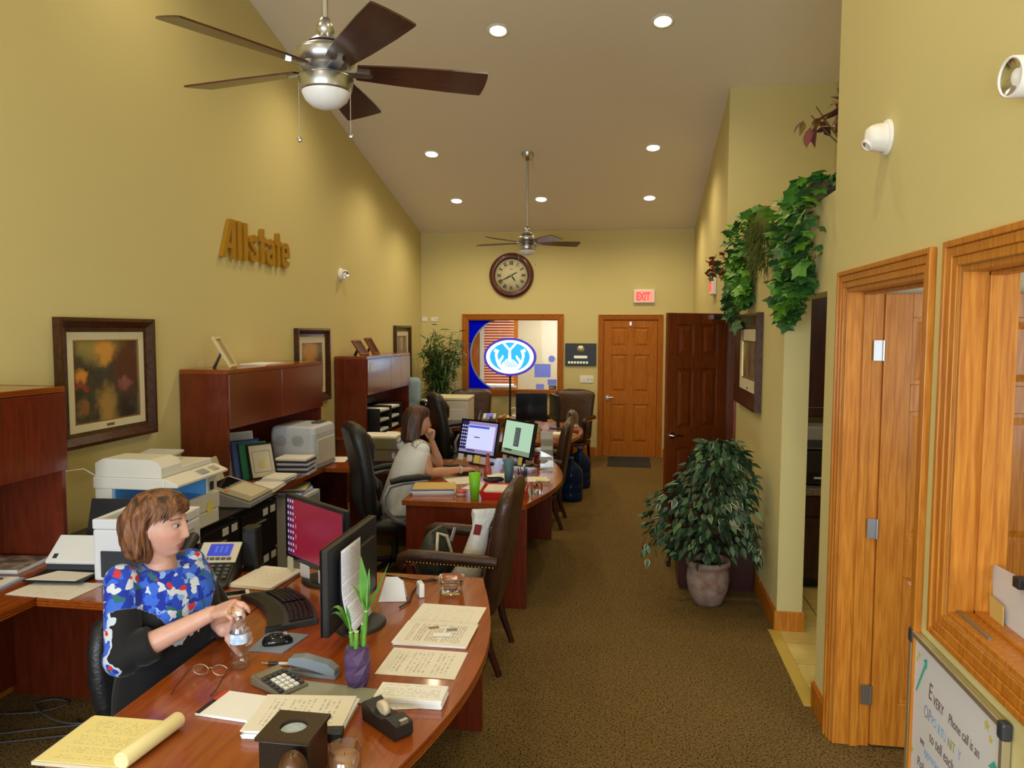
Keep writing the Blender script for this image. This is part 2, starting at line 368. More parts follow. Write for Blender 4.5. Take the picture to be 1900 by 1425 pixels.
mb = MB(); mb.box(XO, 2.5, 8.3, 8.4, 0, 2.45); mb.box(2.5, 2.6, 6.62, 8.4, 0, 2.45)
struct('wall_washroom', mb, WALL); struct('floor_washroom', MB().box(XR, 2.6, 6.62, 8.4, -0.1, -0.001), CARPET); struct('ceiling_washroom', MB().box(XO, 2.6, 6.6, 8.4, 2.45, 2.5), CEIL)
mb = MB(); mb.box(-3.3, 1.2, 13.8, 13.9, 0, 2.5); mb.box(-3.4, -3.3, 11.62, 13.9, 0, 2.5); mb.box(1.2, 1.3, 11.62, 13.9, 0, 2.5)
struct('wall_back_office', mb, WALL_PALE)
struct('ceiling_back_office', MB().box(-3.4, 1.3, 11.62, 13.9, 2.5, 2.56), CEIL); struct('floor_back_office', MB().box(-3.4, 1.3, YB, 13.9, -0.1, -0.001), CARPET)

# ---- baseboards
def base_x(name, x, sgn, segs):
    mb = MB()
    for a, b in segs: mb.box(x, x+sgn*0.016, a, b, 0, 0.125); mb.box(x, x+sgn*0.010, a, b, 0.125, 0.135)
    struct(name, mb, OAK_DEEP, bevel=0.003)
base_x('baseboard_left', XL, 1, [(YF, YB)])
base_x('baseboard_right', XR, -1, [(YF, 2.58), (3.65, 3.90), (4.89, 6.87), (7.71, YB)])
mb = MB()
for a, b in ((XL, -0.44), (0.56, XR)): mb.box(a, b, YB-0.016, YB, 0, 0.125); mb.box(a, b, YB-0.010, YB, 0.125, 0.135)
struct('baseboard_back', mb, OAK_DEEP, bevel=0.003)
# returns of the baseboard in the kitchen opening
mb = MB(); mb.box(XR-0.016, XO+0.012, 4.874, 4.89, 0, 0.13); mb.box(XR-0.016, XO, 3.90, 3.914, 0, 0.13)
struct('baseboard_opening', mb, OAK, bevel=0.003)

# ---- casings (stepped profile)
def casing(name, a0, a1, z0, z1, w, M, m, sill=False):
    # opening a0..a1 x z0..z1 in local xz plane, casing proud towards -y
    mb = MB()
    for k, (o0, o1, d) in enumerate(((0.0, w*0.36, 0.012), (w*0.36, w*0.74, 0.017), (w*0.74, w, 0.024))):
        mb.box(a0-o1, a0-o0, -d, 0, z0-(o1 if sill else 0), z1+o1, M); mb.box(a1+o0, a1+o1, -d, 0, z0-(o1 if sill else 0), z1+o1, M)
        mb.box(a0-o0, a1+o0, -d, 0, z1+o0, z1+o1, M)
        if sill: mb.box(a0-o0, a1+o0, -d, 0, z0-o1, z0-o0, M)
    return struct(name, mb, m, bevel=0.003)
def jamb(name, a0, a1, z0, z1, depth, M, m, parent=None, sill=False, stop=True):
    mb = MB(); t = 0.018
    mb.box(a0, a0+t, 0, depth, z0, z1, M); mb.box(a1-t, a1, 0, depth, z0, z1, M); mb.box(a0+t, a1-t, 0, depth, z1-t, z1, M)
    if sill: mb.box(a0+t, a1-t, 0, depth, z0, z0+t, M)
    if stop:
        s0, s1 = depth*0.45, depth*0.68
        mb.box(a0+t, a0+t+0.012, s0, s1, z0, z1-t, M); mb.box(a1-t-0.012, a1-t, s0, s1, z0, z1-t, M); mb.box(a0+t, a1-t, s0, s1, z1-t-0.012, z1-t, M)
        if sill: mb.box(a0+t, a1-t, s0, s1, z0+t, z0+t+0.012, M)
    return struct(name, mb, m, parent, bevel=0.002)
# right wall: local x -> -y world (so that -y local faces into the room = -x world)
MR = Matrix(((0,1,0,XR),(-1,0,0,0),(0,0,1,0),(0,0,0,1)))
MBk = Matrix.Translation((0, YB, 0))

def six_panel(name, w, h, loc, rz, m, handle_z=0.92, hinge=True, group=None, lever_dir=-1):
    root = bpy.data.objects.new(name, None); COL.objects.link(root); root.location = loc; root.rotation_euler = (0,0,rz); root['kind'] = 'structure'
    T = 0.036; st = 0.115; ms = 0.105; rows = [(0.215, 0.80), (0.985, 1.55), (1.67, h-0.105)]
    mb = MB()
    mb.box(0, st, 0, T, 0.012, h); mb.box(w-st, w, 0, T, 0.012, h)
    for r_ in rows: mb.box(w/2-ms/2, w/2+ms/2, 0, T, r_[0], r_[1])
    zs = [0.012] + [q for r in rows for q in r] + [h]
    for a, b in zip(zs[0::2], zs[1::2]): mb.box(st, w-st, 0, T, a, b)
    obj('stiles_and_rails', mb, m, root, bevel=0.003)
    for z0, z1 in rows:
        for x0, x1 in ((st, w/2-ms/2), (w/2+ms/2, w-st)):
            p = MB(); p.box(x0, x1, 0.012, T-0.012, z0, z1)
            for y0, y1, s in ((0.012, 0.002, 1), (T-0.012, T-0.002, 1)):
                i0, i1 = 0.018, 0.05
                vs = [(x0+i0,y0,z0+i0),(x1-i0,y0,z0+i0),(x1-i0,y0,z1-i0),(x0+i0,y0,z1-i0),(x0+i1,y1,z0+i1),(x1-i1,y1,z0+i1),(x1-i1,y1,z1-i1),(x0+i1,y1,z1-i1)]
                p.add(vs, [(0,1,5,4),(1,2,6,5),(2,3,7,6),(3,0,4,7),(4,5,6,7)])
            obj('panel', p, m, root)
    hx = w-0.065
    for sgn, y in ((-1, 0), (1, T)):
        hb = MB(); hb.cyl((hx, y, handle_z), (hx, y+sgn*0.012, handle_z), 0.032, n=18); hb.cyl((hx, y, handle_z), (hx, y+sgn*0.05, handle_z), 0.011, n=10)
        hb.tube([(hx, y+sgn*0.048, handle_z), (hx-0.05, y+sgn*0.052, handle_z+0.003), (hx-0.105, y+sgn*0.045, handle_z-0.004)], [0.012, 0.010, 0.008], 8)
        obj('lever_handle', hb, CHROME, root, label='chrome lever handle')
    if hinge:
        for z in (0.25, 1.02, h-0.25):
            hb = MB(); hb.cyl((-0.004, -0.006, z-0.045), (-0.004, -0.006, z+0.045), 0.0065, n=10); hb.box(-0.004, 0.0, -0.004, T-0.005, z-0.045, z+0.045); hb.box(-0.045, -0.004, -0.0045, -0.002, z-0.045, z+0.045)
            obj('hinge', hb, STEEL, root, label='steel butt hinge')
    return root

# door 1: oak six-panel door in the back wall
casing('trim_1', H_BD[0], H_BD[1], 0, H_BD[3], 0.062, MBk, OAK_DEEP); jamb('trim_2', H_BD[0], H_BD[1], 0, H_BD[3], 0.12, MBk, OAK_DEEP)
d1 = six_panel('door_1', 0.795, 2.062, (0.455, YB+0.05, 0), PI, OAK_DEEP, 0.90, hinge=False); d1['label'] = 'closed honey oak six-panel door in the back wall'
obj('coat_hook', MB().box(0.385, 0.415, 0.036, 0.052, 1.985, 2.045).cyl((0.40,0.05,1.99),(0.40,0.075,2.005),0.006), STEEL, d1)
# door 2: dark stained door standing open into the room
casing('trim_3', -H_BATH[1], -H_BATH[0], 0, H_BATH[3], 0.075, MR, MAHOG); jamb('trim_4', -H_BATH[1], -H_BATH[0], 0, H_BATH[3], 0.155, MR, MAHOG)
d2 = six_panel('door_2', 0.70, 2.075, (XR-0.02, 7.60, 0), math.radians(-147), MAHOG, 0.92); d2['label'] = 'dark stained six-panel door standing half open by the potted ficus'
obj('door_closer', MB().box(0.02, 0.20, 0.036, 0.075, 2.02, 2.06), STEEL, d2, label='silver door closer')
# door 3: oak door opened into the side office
casing('trim_5', -H_OFF[1], -H_OFF[0], 0, H_OFF[3], 0.075, MR, OAK); jamb('trim_6', -H_OFF[1], -H_OFF[0], 0, H_OFF[3], 0.158, MR, OAK)
d3 = six_panel('door_3', 0.82, 2.07, (XO+0.004, 3.545, 0), 0.0, OAK, 0.92, hinge=True); d3['label'] = 'light oak six-panel door opened into the side office'
# window 2: oak framed pass-through window to the side office
casing('trim_7', -H_WIN[1], -H_WIN[0], H_WIN[2], H_WIN[3], 0.078, MR, OAK, sill=True)
w2 = jamb('window_2', -H_WIN[1], -H_WIN[0], H_WIN[2], H_WIN[3], 0.155, MR, OAK, sill=True)
obj('sliding_track', MB().box(XR+0.02, XR+0.032, 2.18, 2.395, H_WIN[2]+0.018, H_WIN[2]+0.024), mat('track_metal', (0.35,0.36,0.28), 0.4, 0.8), w2)
# window 1: interior window in the back wall, blue film with a round cut-out
casing('trim_8', H_BW[0], H_BW[1], H_BW[2], H_BW[3], 0.078, MBk, OAK_DEEP, sill=True)
w1 = jamb('window_1', H_BW[0], H_BW[1], H_BW[2], H_BW[3], 0.12, MBk, OAK_DEEP, sill=True, stop=False)
gx0, gx1, gz0, gz1 = H_BW[0]+.018, H_BW[1]-.018, H_BW[2]+.018, H_BW[3]-.018
obj('pane', MB().box(gx0, gx1, YB+0.05, YB+0.056, gz0, gz1), mat('window_glass', (1,1,1), 0.0, trans=1.0, ior=1.14), w1)
def film_mat(name, col, tr=0.75):
    m = bpy.data.materials.new(name); m.use_nodes = True; nt = m.node_tree; nt.nodes.remove(nt.nodes['Principled BSDF'])
    d = nt.nodes.new('ShaderNodeBsdfDiffuse'); d.inputs[0].default_value = col; t = nt.nodes.new('ShaderNodeBsdfTranslucent'); t.inputs[0].default_value = col
    mx = nt.nodes.new('ShaderNodeMixShader'); mx.inputs[0].default_value = tr; nt.links.new(d.outputs[0], mx.inputs[1]); nt.links.new(t.outputs[0], mx.inputs[2])
    nt.links.new(mx.outputs[0], nt.nodes['Material Output'].inputs['Surface']); return m
BLUEF = film_mat('blue_film', (0.004, 0.022, 0.95, 1)); GREYF = film_mat('grey_film', (0.5, 0.55, 0.62, 1)); LAVF = film_mat('lavender_film', (0.45, 0.52, 0.95, 1))
ccx, ccz, cr = -1.82, 1.533, 0.585
pts = []
for i in range(33):
    a = math.radians(90 + 180*i/32); pts.append((max(gx0, ccx + 1.02*cr*math.cos(a)), max(gz0, min(gz1, ccz + cr*math.sin(a)))))
poly = [(p[0], p[1]) for p in pts] + [(gx0, gz0), (gx0, gz1)]
MXZ = Matrix(((1,0,0,0),(0,0,-1,YB+0.0495),(0,1,0,0),(0,0,0,1)))
obj('blue_film', MB().prism(poly, 0, 0.001, MXZ), BLUEF, w1, label='blue window film with a round cut-out')
ring = [(x+0.001, z) for x, z in pts] + [(x+0.028, ccz+(z-ccz)*0.985) for x, z in reversed(pts)]
obj('grey_band', MB().prism(ring, 0.0012, 0.002, MXZ), GREYF, w1)
def decal(x0, x1, z0, z1, m): return obj('decal', MB().box(x0, x1, YB+0.048, YB+0.049, z0, z1), m, w1)
decal(-1.40, -1.15, 1.19, 1.395, LAVF); decal(-1.195, -1.06, 1.07, 1.16, LAVF); decal(-1.375, -1.25, 1.005, 1.085, LAVF)
obj('decal', MB().prism([(-1.135+0.052*math.cos(2*PI*i/24), 1.475+0.052*math.sin(2*PI*i/24)) for i in range(24)], 0, 0.001, MXZ), LAVF, w1)
decal(-1.175, -1.06, 1.003, 1.065, BLACK); text_mesh('lettering', 'SIPC', 0.045, 0.0006, PAPER_W, w1, (-1.167, YB+0.047, 1.018), (PI/2,0,0), sx=0.95)
# manager's office seen through window 1
BLINDW = wood('blind_wood', srgb(172,86,26), srgb(200,112,44), 0.4, (1,8,8), 0.05, 6)
ow = thing('office_window', 'window with orange wooden blinds seen through the back window', 'window', (-2.60, 13.8, 0.80))
obj('casing', MB().frame(-0.08, 0.62, 0.0, 1.45, 0.075, -0.03, 0.0), OAK, ow); obj('white_stile', MB().box(-0.085, -0.005, -0.08, -0.0, 0.08, 1.42), WHITEP, ow); obj('sill', MB().box(-0.06, 0.60, -0.09, -0.03, 0.06, 0.10), WHITEP, ow)
obj('light', MB().box(-0.005, 0.545, -0.008, -0.004, 0.10, 1.38), mat('window_daylight', (0.9,0.95,1), 0.5, emit=(0.85,0.93,1.0), es=1.1), ow, label='bright daylit pane')
slm = mesh('slat', MB().cb((0,0,0), (0.56, 0.050, 0.004), (math.radians(58),0,0)))
for k in range(24):
    o = link('slat', slm, BLINDW, ow); o.location = (0.27, -0.055, 0.15 + 0.0505*k)
obj('valance', MB().box(-0.01, 0.55, -0.10, -0.03, 1.32, 1.40), BLINDW, ow)
od_ = thing('office_door', 'oak door leaf standing beside the blinds behind the back window', 'door', (-3.02, 13.70, 0.0)); obj('leaf', MB().box(0, 0.32, 0, 0.04, 0.01, 2.03), OAK_DEEP, od_, bevel=0.003); obj('panel', MB().box(0.06, 0.26, -0.012, 0, 1.05, 1.75), OAK_DEEP, od_, bevel=0.008); obj('handle', MB().box(0.25, 0.29, -0.05, 0, 0.95, 1.0), STEEL, od_)

# kitchenette in the opening
kc = thing('base_cabinet', 'dark reddish base cabinet at the end of the kitchenette', 'cabinet', (1.14, 5.72, 0))
obj('body', MB().box(0, 0.9, 0.02, 0.6, 0.08, 0.71), DARKWOOD, kc); obj('toe_kick', MB().box(0, 0.9, 0.07, 0.6, 0, 0.08), BLACK, kc)
for x in (0.01, 0.455):
    dr = obj('door', MB().frame(x, x+0.435, 0.09, 0.54, 0.06, 0, 0.02).box(x+.06, x+.375, 0.008, 0.02, 0.15, 0.48), DARKWOOD, kc, bevel=0.003); obj('knob', MB().cyl((x+0.05,0,0.45),(x+0.05,-0.02,0.45),0.01), STEEL, dr)
    obj('drawer', MB().box(x, x+0.435, 0, 0.02, 0.56, 0.70), DARKWOOD, kc, bevel=0.003)
GRAN = noise_mat('granite', [(0.3, (0.05,0.035,0.03)), (0.5, (0.22,0.16,0.13)), (0.7, (0.35,0.28,0.24))], 120, 3, 0.2)
tag(obj('counter', MB().box(1.135, 2.05, 5.68, 6.33, 0.712, 0.765), GRAN, bevel=0.006), 'speckled granite counter slab on the kitchenette cabinet', 'counter')
uc = thing('wall_cabinet', 'dark wall cabinet hanging above the kitchenette counter', 'cabinet', (1.14, 6.0, 1.25))
obj('body', MB().box(0, 0.9, 0.02, 0.34, 0, 1.15), DARKWOOD, uc)
for x in (0.01, 0.455): obj('door', MB().frame(x, x+0.435, 0.01, 1.14, 0.07, 0, 0.02).box(x+.07, x+.365, 0.008, 0.02, 0.08, 1.07), DARKWOOD, uc, bevel=0.003)
tf = thing('toaster_oven', 'black countertop appliance with a pale badge in the kitchenette', 'appliance', (1.36, 5.93, 0.765))
obj('body', MB().box(-0.18, 0.18, -0.15, 0.16, 0.012, 0.275), BLACK_GLOSS, tf, bevel=0.015); obj('front_panel', MB().box(-0.16, 0.16, -0.165, -0.15, 0.10, 0.26), BLACK, tf, bevel=0.004)
obj('badge', MB().box(0.02, 0.09, -0.155, -0.15, 0.055, 0.068), PAPER_W, tf)
for x in (-.14, .14): [obj('foot', MB().cyl((x,y,0),(x,y,0.014),0.014), BLACK, tf) for y in (-.1,.1)]
mw = thing('microwave', 'grey flat box on top of the black kitchenette appliance', 'appliance', (1.36, 5.93, 1.042))
obj('body', MB().box(-0.20, 0.20, -0.16, 0.16, 0.0, 0.165), GREY, mw, bevel=0.008); obj('door', MB().box(-0.19, 0.19, -0.172, -0.16, 0.012, 0.07), DGREY, mw, bevel=0.003)
tb = thing('trash_bin', 'dark waste bin with a white liner just inside the kitchenette', 'trash bin', (1.265, 4.2, 0.006))
obj('bin', MB().lathe([(0.10,0),(0.125,0.50),(0.132,0.505),(0.12,0.505),(0.10,0.02)], 24), BLACK, tb)
lp = [(0.137+0.012*math.sin(k*2.1), 0.40+0.035*k) for k in range(4)] + [(0.128,0.53),(0.118,0.50),(0.112,0.35)]
obj('liner', MB().lathe(lp, 20, cap=False), mat('white_liner', (0.85,0.85,0.83), 0.4, bump=0.8, bscale=30), tb, label='white plastic liner folded over the rim')
# ================================================================ ceiling fixtures
LAMP = mat('lamp_lens', (1,1,1), 0.5, emit=(1.0, 0.86, 0.58), es=14.0)
WTRIM = mat('white_trim', (0.85,0.83,0.78), 0.4)
slope = math.atan(K)
names = ['recessed downlight nearest the first fan, above the aisle side', 'recessed downlight high on the ceiling above the alcove edge', 'recessed downlight left of the far fan rod', 'recessed downlight right of the far fan rod',
         'recessed downlight at far left near the back wall', 'recessed downlight right beside the far fan rod, near the back wall', 'recessed downlight at far right near the back wall']
ring_m = mesh('trim_ring', MB().lathe([(0.068,0.002),(0.074,-0.006),(0.098,-0.005),(0.10,0.002)], 28, cap=False)); ring_m.materials.append(WTRIM)
lens_m = mesh('lens', MB().lathe([(0.0,-0.010),(0.04,-0.008),(0.069,0.0)], 28, cap=False)); lens_m.materials.append(LAMP)
for i, (x, y) in enumerate(CANS):
    sg = 1 if y >= RIDGE_Y else -1
    lab = (names + ['recessed downlight left of the near fan, above the gold lettering', 'recessed downlight over the left wall above the copier', 'recessed downlight over the aisle beside the alcove', 'recessed downlight over the nearest credenza', 'recessed downlight over the aisle by the pass-through window', 'recessed downlight behind the near fan'])[i]
    t = thing('recessed_light', lab, 'ceiling light', (x, y, ceil_z(y)-0.001), group='recessed ceiling downlights', rot=(-sg*slope, 0, 0))
    link('trim_ring', ring_m, None, t); link('lens', lens_m, None, t)

BLADE = wood('dark_walnut_blade', srgb(48,18,10), srgb(72,28,16), 0.3, (0.6,8,8), 0.3, 8)
BOWL = mat('frosted_bowl', (0.80,0.80,0.82), 0.35, sss=0.0, spec=0.6)
def blade_outline():
    P = [(0.12,-0.050),(0.30,-0.068),(0.50,-0.080),(0.615,-0.083)]
    arc = [(0.615+0.03*math.cos(a*0.55), 0.083*math.sin(a)/math.sin(math.radians(80))) for a in [math.radians(d) for d in range(-80, 81, 16)]]
    return P + arc + [(0.615,0.083),(0.50,0.080),(0.30,0.068),(0.12,0.050)]
def fan(label, loc, base_deg, ztop):
    f = thing('ceiling_fan', label, 'ceiling fan', loc, group='ceiling fans')
    H = ztop - loc[2]
    obj('canopy', MB().lathe([(0.0,H-0.085),(0.022,H-0.085),(0.045,H-0.065),(0.066,H-0.03),(0.072,H+0.01)], 24), NICKEL, f)
    obj('downrod', MB().cyl((0,0,0.17),(0,0,H-0.06),0.0125,n=14), NICKEL, f)
    obj('rod_collar', MB().lathe([(0.0,0.215),(0.02,0.215),(0.034,0.185),(0.036,0.165),(0.022,0.15),(0.045,0.14),(0.07,0.12)], 24), NICKEL, f)
    obj('motor_housing', MB().lathe([(0.04,0.128),(0.06,0.118),(0.098,0.098),(0.114,0.088),(0.119,0.078),(0.112,0.045),(0.088,0.018),(0.055,0.010),(0.055,0.0)], 36), NICKEL, f)
    obj('light_kit', MB().lathe([(0.055,0.006),(0.07,0.0),(0.104,-0.008),(0.108,-0.016),(0.100,-0.060),(0.096,-0.068),(0.05,-0.068)], 36), NICKEL, f)
    obj('light_bowl', MB().lathe([(0.095,-0.064),(0.093,-0.074),(0.082,-0.098),(0.058,-0.119),(0.028,-0.130),(0.0,-0.132)], 36), BOWL, f, label='frosted glass bowl')
    bm_ = mesh('blade', MB().prism(blade_outline(), -0.0035, 0.0035)); bm_.materials.append(BLADE)
    bk = MB().prism([(0.05,-0.016),(0.11,-0.020),(0.17,-0.016),(0.185,0.0),(0.17,0.016),(0.11,0.020),(0.05,0.016)], -0.014, -0.0038); bkm = mesh('blade_bracket', bk); bkm.materials.append(NICKEL)
    for k in range(5):
        b = link('blade', bm_, None, f); b.location = (0,0,0.02); b.rotation_euler = Euler((math.radians(-13), 0, math.radians(base_deg+72*k)), 'XYZ')
        c = link('blade_bracket', bkm, None, b)
    for x, y, L in ((-0.098, -0.035, 0.205), (0.10, 0.0, 0.19)):
        ch = obj('pull_chain', MB().cyl((x,y,-0.03),(x,y,-0.045-L),0.0016,n=6), STEEL, f); obj('pull_knob', MB().ell((x,y,-0.05-L),(0.011,0.006,0.011),12,8), NICKEL, ch)
    return f
fan('large near ceiling fan with five dark blades and frosted bowl', (-1.188, 2.91, 2.905), 24, ceil_z(2.91))
fan('smaller-looking far ceiling fan hanging in front of the back wall', (-1.19, 9.02, 2.93), 21, ceil_z(9.02))

# ================================================================ things on the walls
GOLD = mat('gold_letter_face', srgb(186,138,34), 0.35, 0.35)
sign = thing('wall_lettering', 'gold raised metal lettering on the left wall', 'sign', (XL+0.004, 5.60, 2.478))
# letters traced as simple condensed shapes, local u along wall (+y), v up
def letter(polys, holes=()):
    mb = MB(); M = Matrix(((0,0,1,0),(1,0,0,0),(0,1,0,0),(0,0,0,1)))
    for k, p in enumerate(polys): mb.prism(p, 0.0, 0.028+0.0007*k, M)
    return mb
def rect(x0, x1, y0, y1): return [(x0,y0),(x1,y0),(x1,y1),(x0,y1)]
def arcp(cx, cy, rx, ry, th, a0, a1, n=10):
    o = [(cx+rx*math.cos(math.radians(a0+(a1-a0)*i/n)), cy+ry*math.sin(math.radians(a0+(a1-a0)*i/n))) for i in range(n+1)]
    q = [(cx+(rx-th)*math.cos(math.radians(a0+(a1-a0)*i/n)), cy+(ry-th)*math.sin(math.radians(a0+(a1-a0)*i/n))) for i in range(n, -1, -1)]
    return o + q
HC, HX = 0.310, 0.232; th = 0.052
def L_s(x):
    w = 0.150; a = w/2
    return [arcp(x+a, HX-0.072, a, 0.072, th, 20, 180), [(x,HX-0.075),(x+th,HX-0.075),(x+w,0.075),(x+w-th,0.075)], arcp(x+a, 0.072, a, 0.072, th, 180, 360), rect(x, x+th, 0.065, 0.085), rect(x+w-th, x+w, 0.068, 0.078)]
def L_t(x): return [rect(x+0.03, x+0.03+th, 0, HC-0.01), rect(x, x+0.112, HX-0.045, HX)]
def L_a(x):
    w = 0.155; a = w/2
    return [arcp(x+a, HX-0.07, a, 0.07, th, 0, 165), rect(x+w-th, x+w, 0, HX-0.07), arcp(x+a, 0.068, a, 0.068, th, 150, 350), [(x+0.005,0.10),(x+0.03,0.125),(x+w-th,0.15),(x+w-th,0.105),(x+th,0.085),(x+th,0.06),(x,0.06)]]
def L_e(x):
    w = 0.155; a = w/2
    return [arcp(x+a, HX-0.07, a, 0.07, th, 0, 180), rect(x, x+th, 0.07, HX-0.07), rect(x+w-th, x+w, 0.10, HX-0.07), arcp(x+a, 0.07, a, 0.07, th, 180, 345), rect(x+th, x+w, 0.095, 0.135)]
LET = [[[(-0.03,0),(0.03,0),(0.155,HC),(0.10,HC)], rect(0.10, 0.185, HC-0.045, HC), rect(0.125, 0.185, 0, HC), [(0.035,0.075),(0.125,0.075),(0.125,0.118),(0.05,0.118)]],
       [rect(0.225,0.285,0,HC)], [rect(0.325,0.385,0,HC)], L_s(0.425), L_t(0.60), L_a(0.725), L_t(0.90), L_e(1.022)]
for p in LET: obj('letter', letter(p), GOLD, sign)

def painting(label, wall, a0, a1, z0, z1, art, fw=0.085, mw=0.045, dark=None):
    # built in local xz plane facing -y
    w, h = a1-a0, z1-z0
    if wall == 'L': t = thing('framed_painting', label, 'painting', (XL+0.001, (a0+a1)/2, z0), PI/2)
    else: t = thing('framed_painting', label, 'painting', (XR-0.001, (a0+a1)/2, z0), -PI/2)
    FR = wood('gilt_dark_frame', srgb(44,20,10), srgb(78,42,16), 0.3, (3,3,3), 0.3, 12)
    mb = MB(); H = w/2
    for (i0, i1, y0, y1) in ((0, 0.02, -0.05, -0.05), (0.02, fw*0.7, -0.05, -0.02), (fw*0.7, fw, -0.02, -0.016)):
        def rg(i, y): return [(-H+i, y, i), (H-i, y, i), (H-i, y, h-i), (-H+i, y, h-i)]
        A, B = rg(i0, y0), rg(i1, y1); mb.add(A+B, [(k, (k+1)%4, 4+(k+1)%4, 4+k) for k in range(4)])
    A = [(-H,-0.05,0),(H,-0.05,0),(H,-0.05,h),(-H,-0.05,h)]; B = [(x,0,z) for x,_,z in A]; mb.add(A+B, [(k, 4+k, 4+(k+1)%4, (k+1)%4) for k in range(4)])
    obj('frame', mb, FR, t)
    i = fw
    obj('liner', MB().frame(-H+i, H-i, i, h-i, mw, -0.018, -0.008), mat('linen_liner', (0.66,0.60,0.42), 0.8), t); i += mw
    obj('gold_fillet', MB().frame(-H+i, H-i, i, h-i, 0.008, -0.016, -0.006), BRASS, t); i += 0.008
    obj('canvas', MB().box(-H+i, H-i, -0.010, -0.004, i, h-i), art, t)
    obj('name_plate', MB().box(-0.035, 0.035, -0.020, -0.0175, fw+0.014, fw+0.03), BRASS, t)
    return t
def art_mat(name, blobs, base, noise=0.5):
    # soft colour fields placed in the picture plane (object x across, z up) broken up by brush noise
    m = bpy.data.materials.new(name); m.use_nodes = True; nt = m.node_tree; b = nt.nodes['Principled BSDF']; b.inputs['Roughness'].default_value = 0.4
    tc = nt.nodes.new('ShaderNodeTexCoord'); nz = nt.nodes.new('ShaderNodeTexNoise'); nz.inputs['Scale'].default_value = 13; nz.inputs['Detail'].default_value = 9; nt.links.new(tc.outputs['Object'], nz.inputs['Vector'])
    mp = nt.nodes.new('ShaderNodeMix'); mp.data_type = 'VECTOR'; mp.inputs[0].default_value = 0.26*noise; nt.links.new(tc.outputs['Object'], mp.inputs[4]); nt.links.new(nz.outputs['Color'], mp.inputs[5])
    sp = nt.nodes.new('ShaderNodeSeparateXYZ'); nt.links.new(mp.outputs[1], sp.inputs[0])
    prev = None
    r0 = ramp(nt, [(0.3, tuple(c*0.5 for c in base)), (0.7, tuple(c*1.6 for c in base))]); nt.links.new(nz.outputs['Fac'], r0.inputs[0]); prev = r0.outputs[0]
    for (x, z, rx, rz, col, s) in blobs:
        cx = nt.nodes.new('ShaderNodeCombineXYZ')
        for k, (out, c, r) in enumerate(((sp.outputs[0], x, rx), (sp.outputs[2], z, rz))):
            q = nt.nodes.new('ShaderNodeMath'); q.operation = 'SUBTRACT'; nt.links.new(out, q.inputs[0]); q.inputs[1].default_value = c
            q2 = nt.nodes.new('ShaderNodeMath'); q2.operation = 'DIVIDE'; nt.links.new(q.outputs[0], q2.inputs[0]); q2.inputs[1].default_value = r; nt.links.new(q2.outputs[0], cx.inputs[k])
        ln = nt.nodes.new('ShaderNodeVectorMath'); ln.operation = 'LENGTH'; nt.links.new(cx.outputs[0], ln.inputs[0])
        mr = nt.nodes.new('ShaderNodeMapRange'); mr.inputs[1].default_value = 0.4; mr.inputs[2].default_value = 1.0; mr.inputs[3].default_value = s; mr.inputs[4].default_value = 0; nt.links.new(ln.outputs['Value'], mr.inputs[0])
        mx = nt.nodes.new('ShaderNodeMix'); mx.data_type = 'RGBA'; nt.links.new(mr.outputs[0], mx.inputs[0]); nt.links.new(prev, mx.inputs[6]); mx.inputs[7].default_value = tuple(col)+(1,); prev = mx.outputs[2]
    nt.links.new(prev, b.inputs['Base Color']); return m
A1 = art_mat('river_landscape', [(-0.02,0.62,0.30,0.16,(0.34,0.27,0.08),0.9), (0.05,0.55,0.10,0.09,(0.65,0.30,0.05),0.9), (0.22,0.47,0.15,0.22,(0.10,0.025,0.012),0.9), (-0.22,0.45,0.10,0.22,(0.03,0.03,0.025),0.9), (-0.14,0.42,0.055,0.045,(0.75,0.30,0.05),0.9), (-0.14,0.37,0.08,0.02,(0.35,0.06,0.04),0.8), (0.06,0.25,0.10,0.15,(0.42,0.25,0.07),0.9), (0.2,0.37,0.07,0.04,(0.35,0.12,0.12),0.7), (-0.12,0.26,0.05,0.05,(0.35,0.16,0.05),0.7), (0.22,0.22,0.09,0.10,(0.03,0.012,0.012),0.9), (-0.2,0.2,0.12,0.08,(0.05,0.06,0.03),0.7)], (0.05,0.045,0.03))
A2 = art_mat('sunset_landscape', [(0.02,0.52,0.26,0.15,(0.55,0.26,0.03),0.95), (-0.24,0.42,0.10,0.25,(0.05,0.02,0.015),0.9), (0.22,0.35,0.10,0.15,(0.04,0.03,0.02),0.9), (0.0,0.40,0.15,0.05,(0.6,0.4,0.12),0.7)], (0.06,0.045,0.025))
A3 = art_mat('grey_landscape', [(0.0,0.45,0.15,0.18,(0.35,0.22,0.18),0.9), (0.06,0.52,0.05,0.14,(0.6,0.40,0.30),0.8), (-0.12,0.4,0.08,0.2,(0.12,0.12,0.12),0.8)], (0.20,0.17,0.15))
A4 = art_mat('grove_landscape', [(0.0,0.42,0.10,0.26,(0.28,0.20,0.07),0.9), (0.08,0.35,0.05,0.2,(0.12,0.06,0.03),0.9), (-0.12,0.48,0.10,0.14,(0.38,0.32,0.16),0.9), (0.02,0.18,0.15,0.06,(0.10,0.11,0.04),0.8)], (0.18,0.14,0.06))
painting('large framed river landscape painting above the white copier', 'L', 3.80, 4.66, 1.21, 1.97, A1, 0.085, 0.045)
painting('framed sunset landscape half hidden behind the middle hutch', 'L', 6.90, 7.70, 1.165, 1.92, A2, 0.085, 0.055)
painting('framed grey landscape above the far hutch beside the bamboo', 'L', 10.05, 10.78, 1.20, 1.97, A3, 0.08, 0.06)
painting('framed picture on the right wall beside the open dark door', 'R', 5.62, 6.70, 1.315, 2.04, A4, 0.12, 0.09)

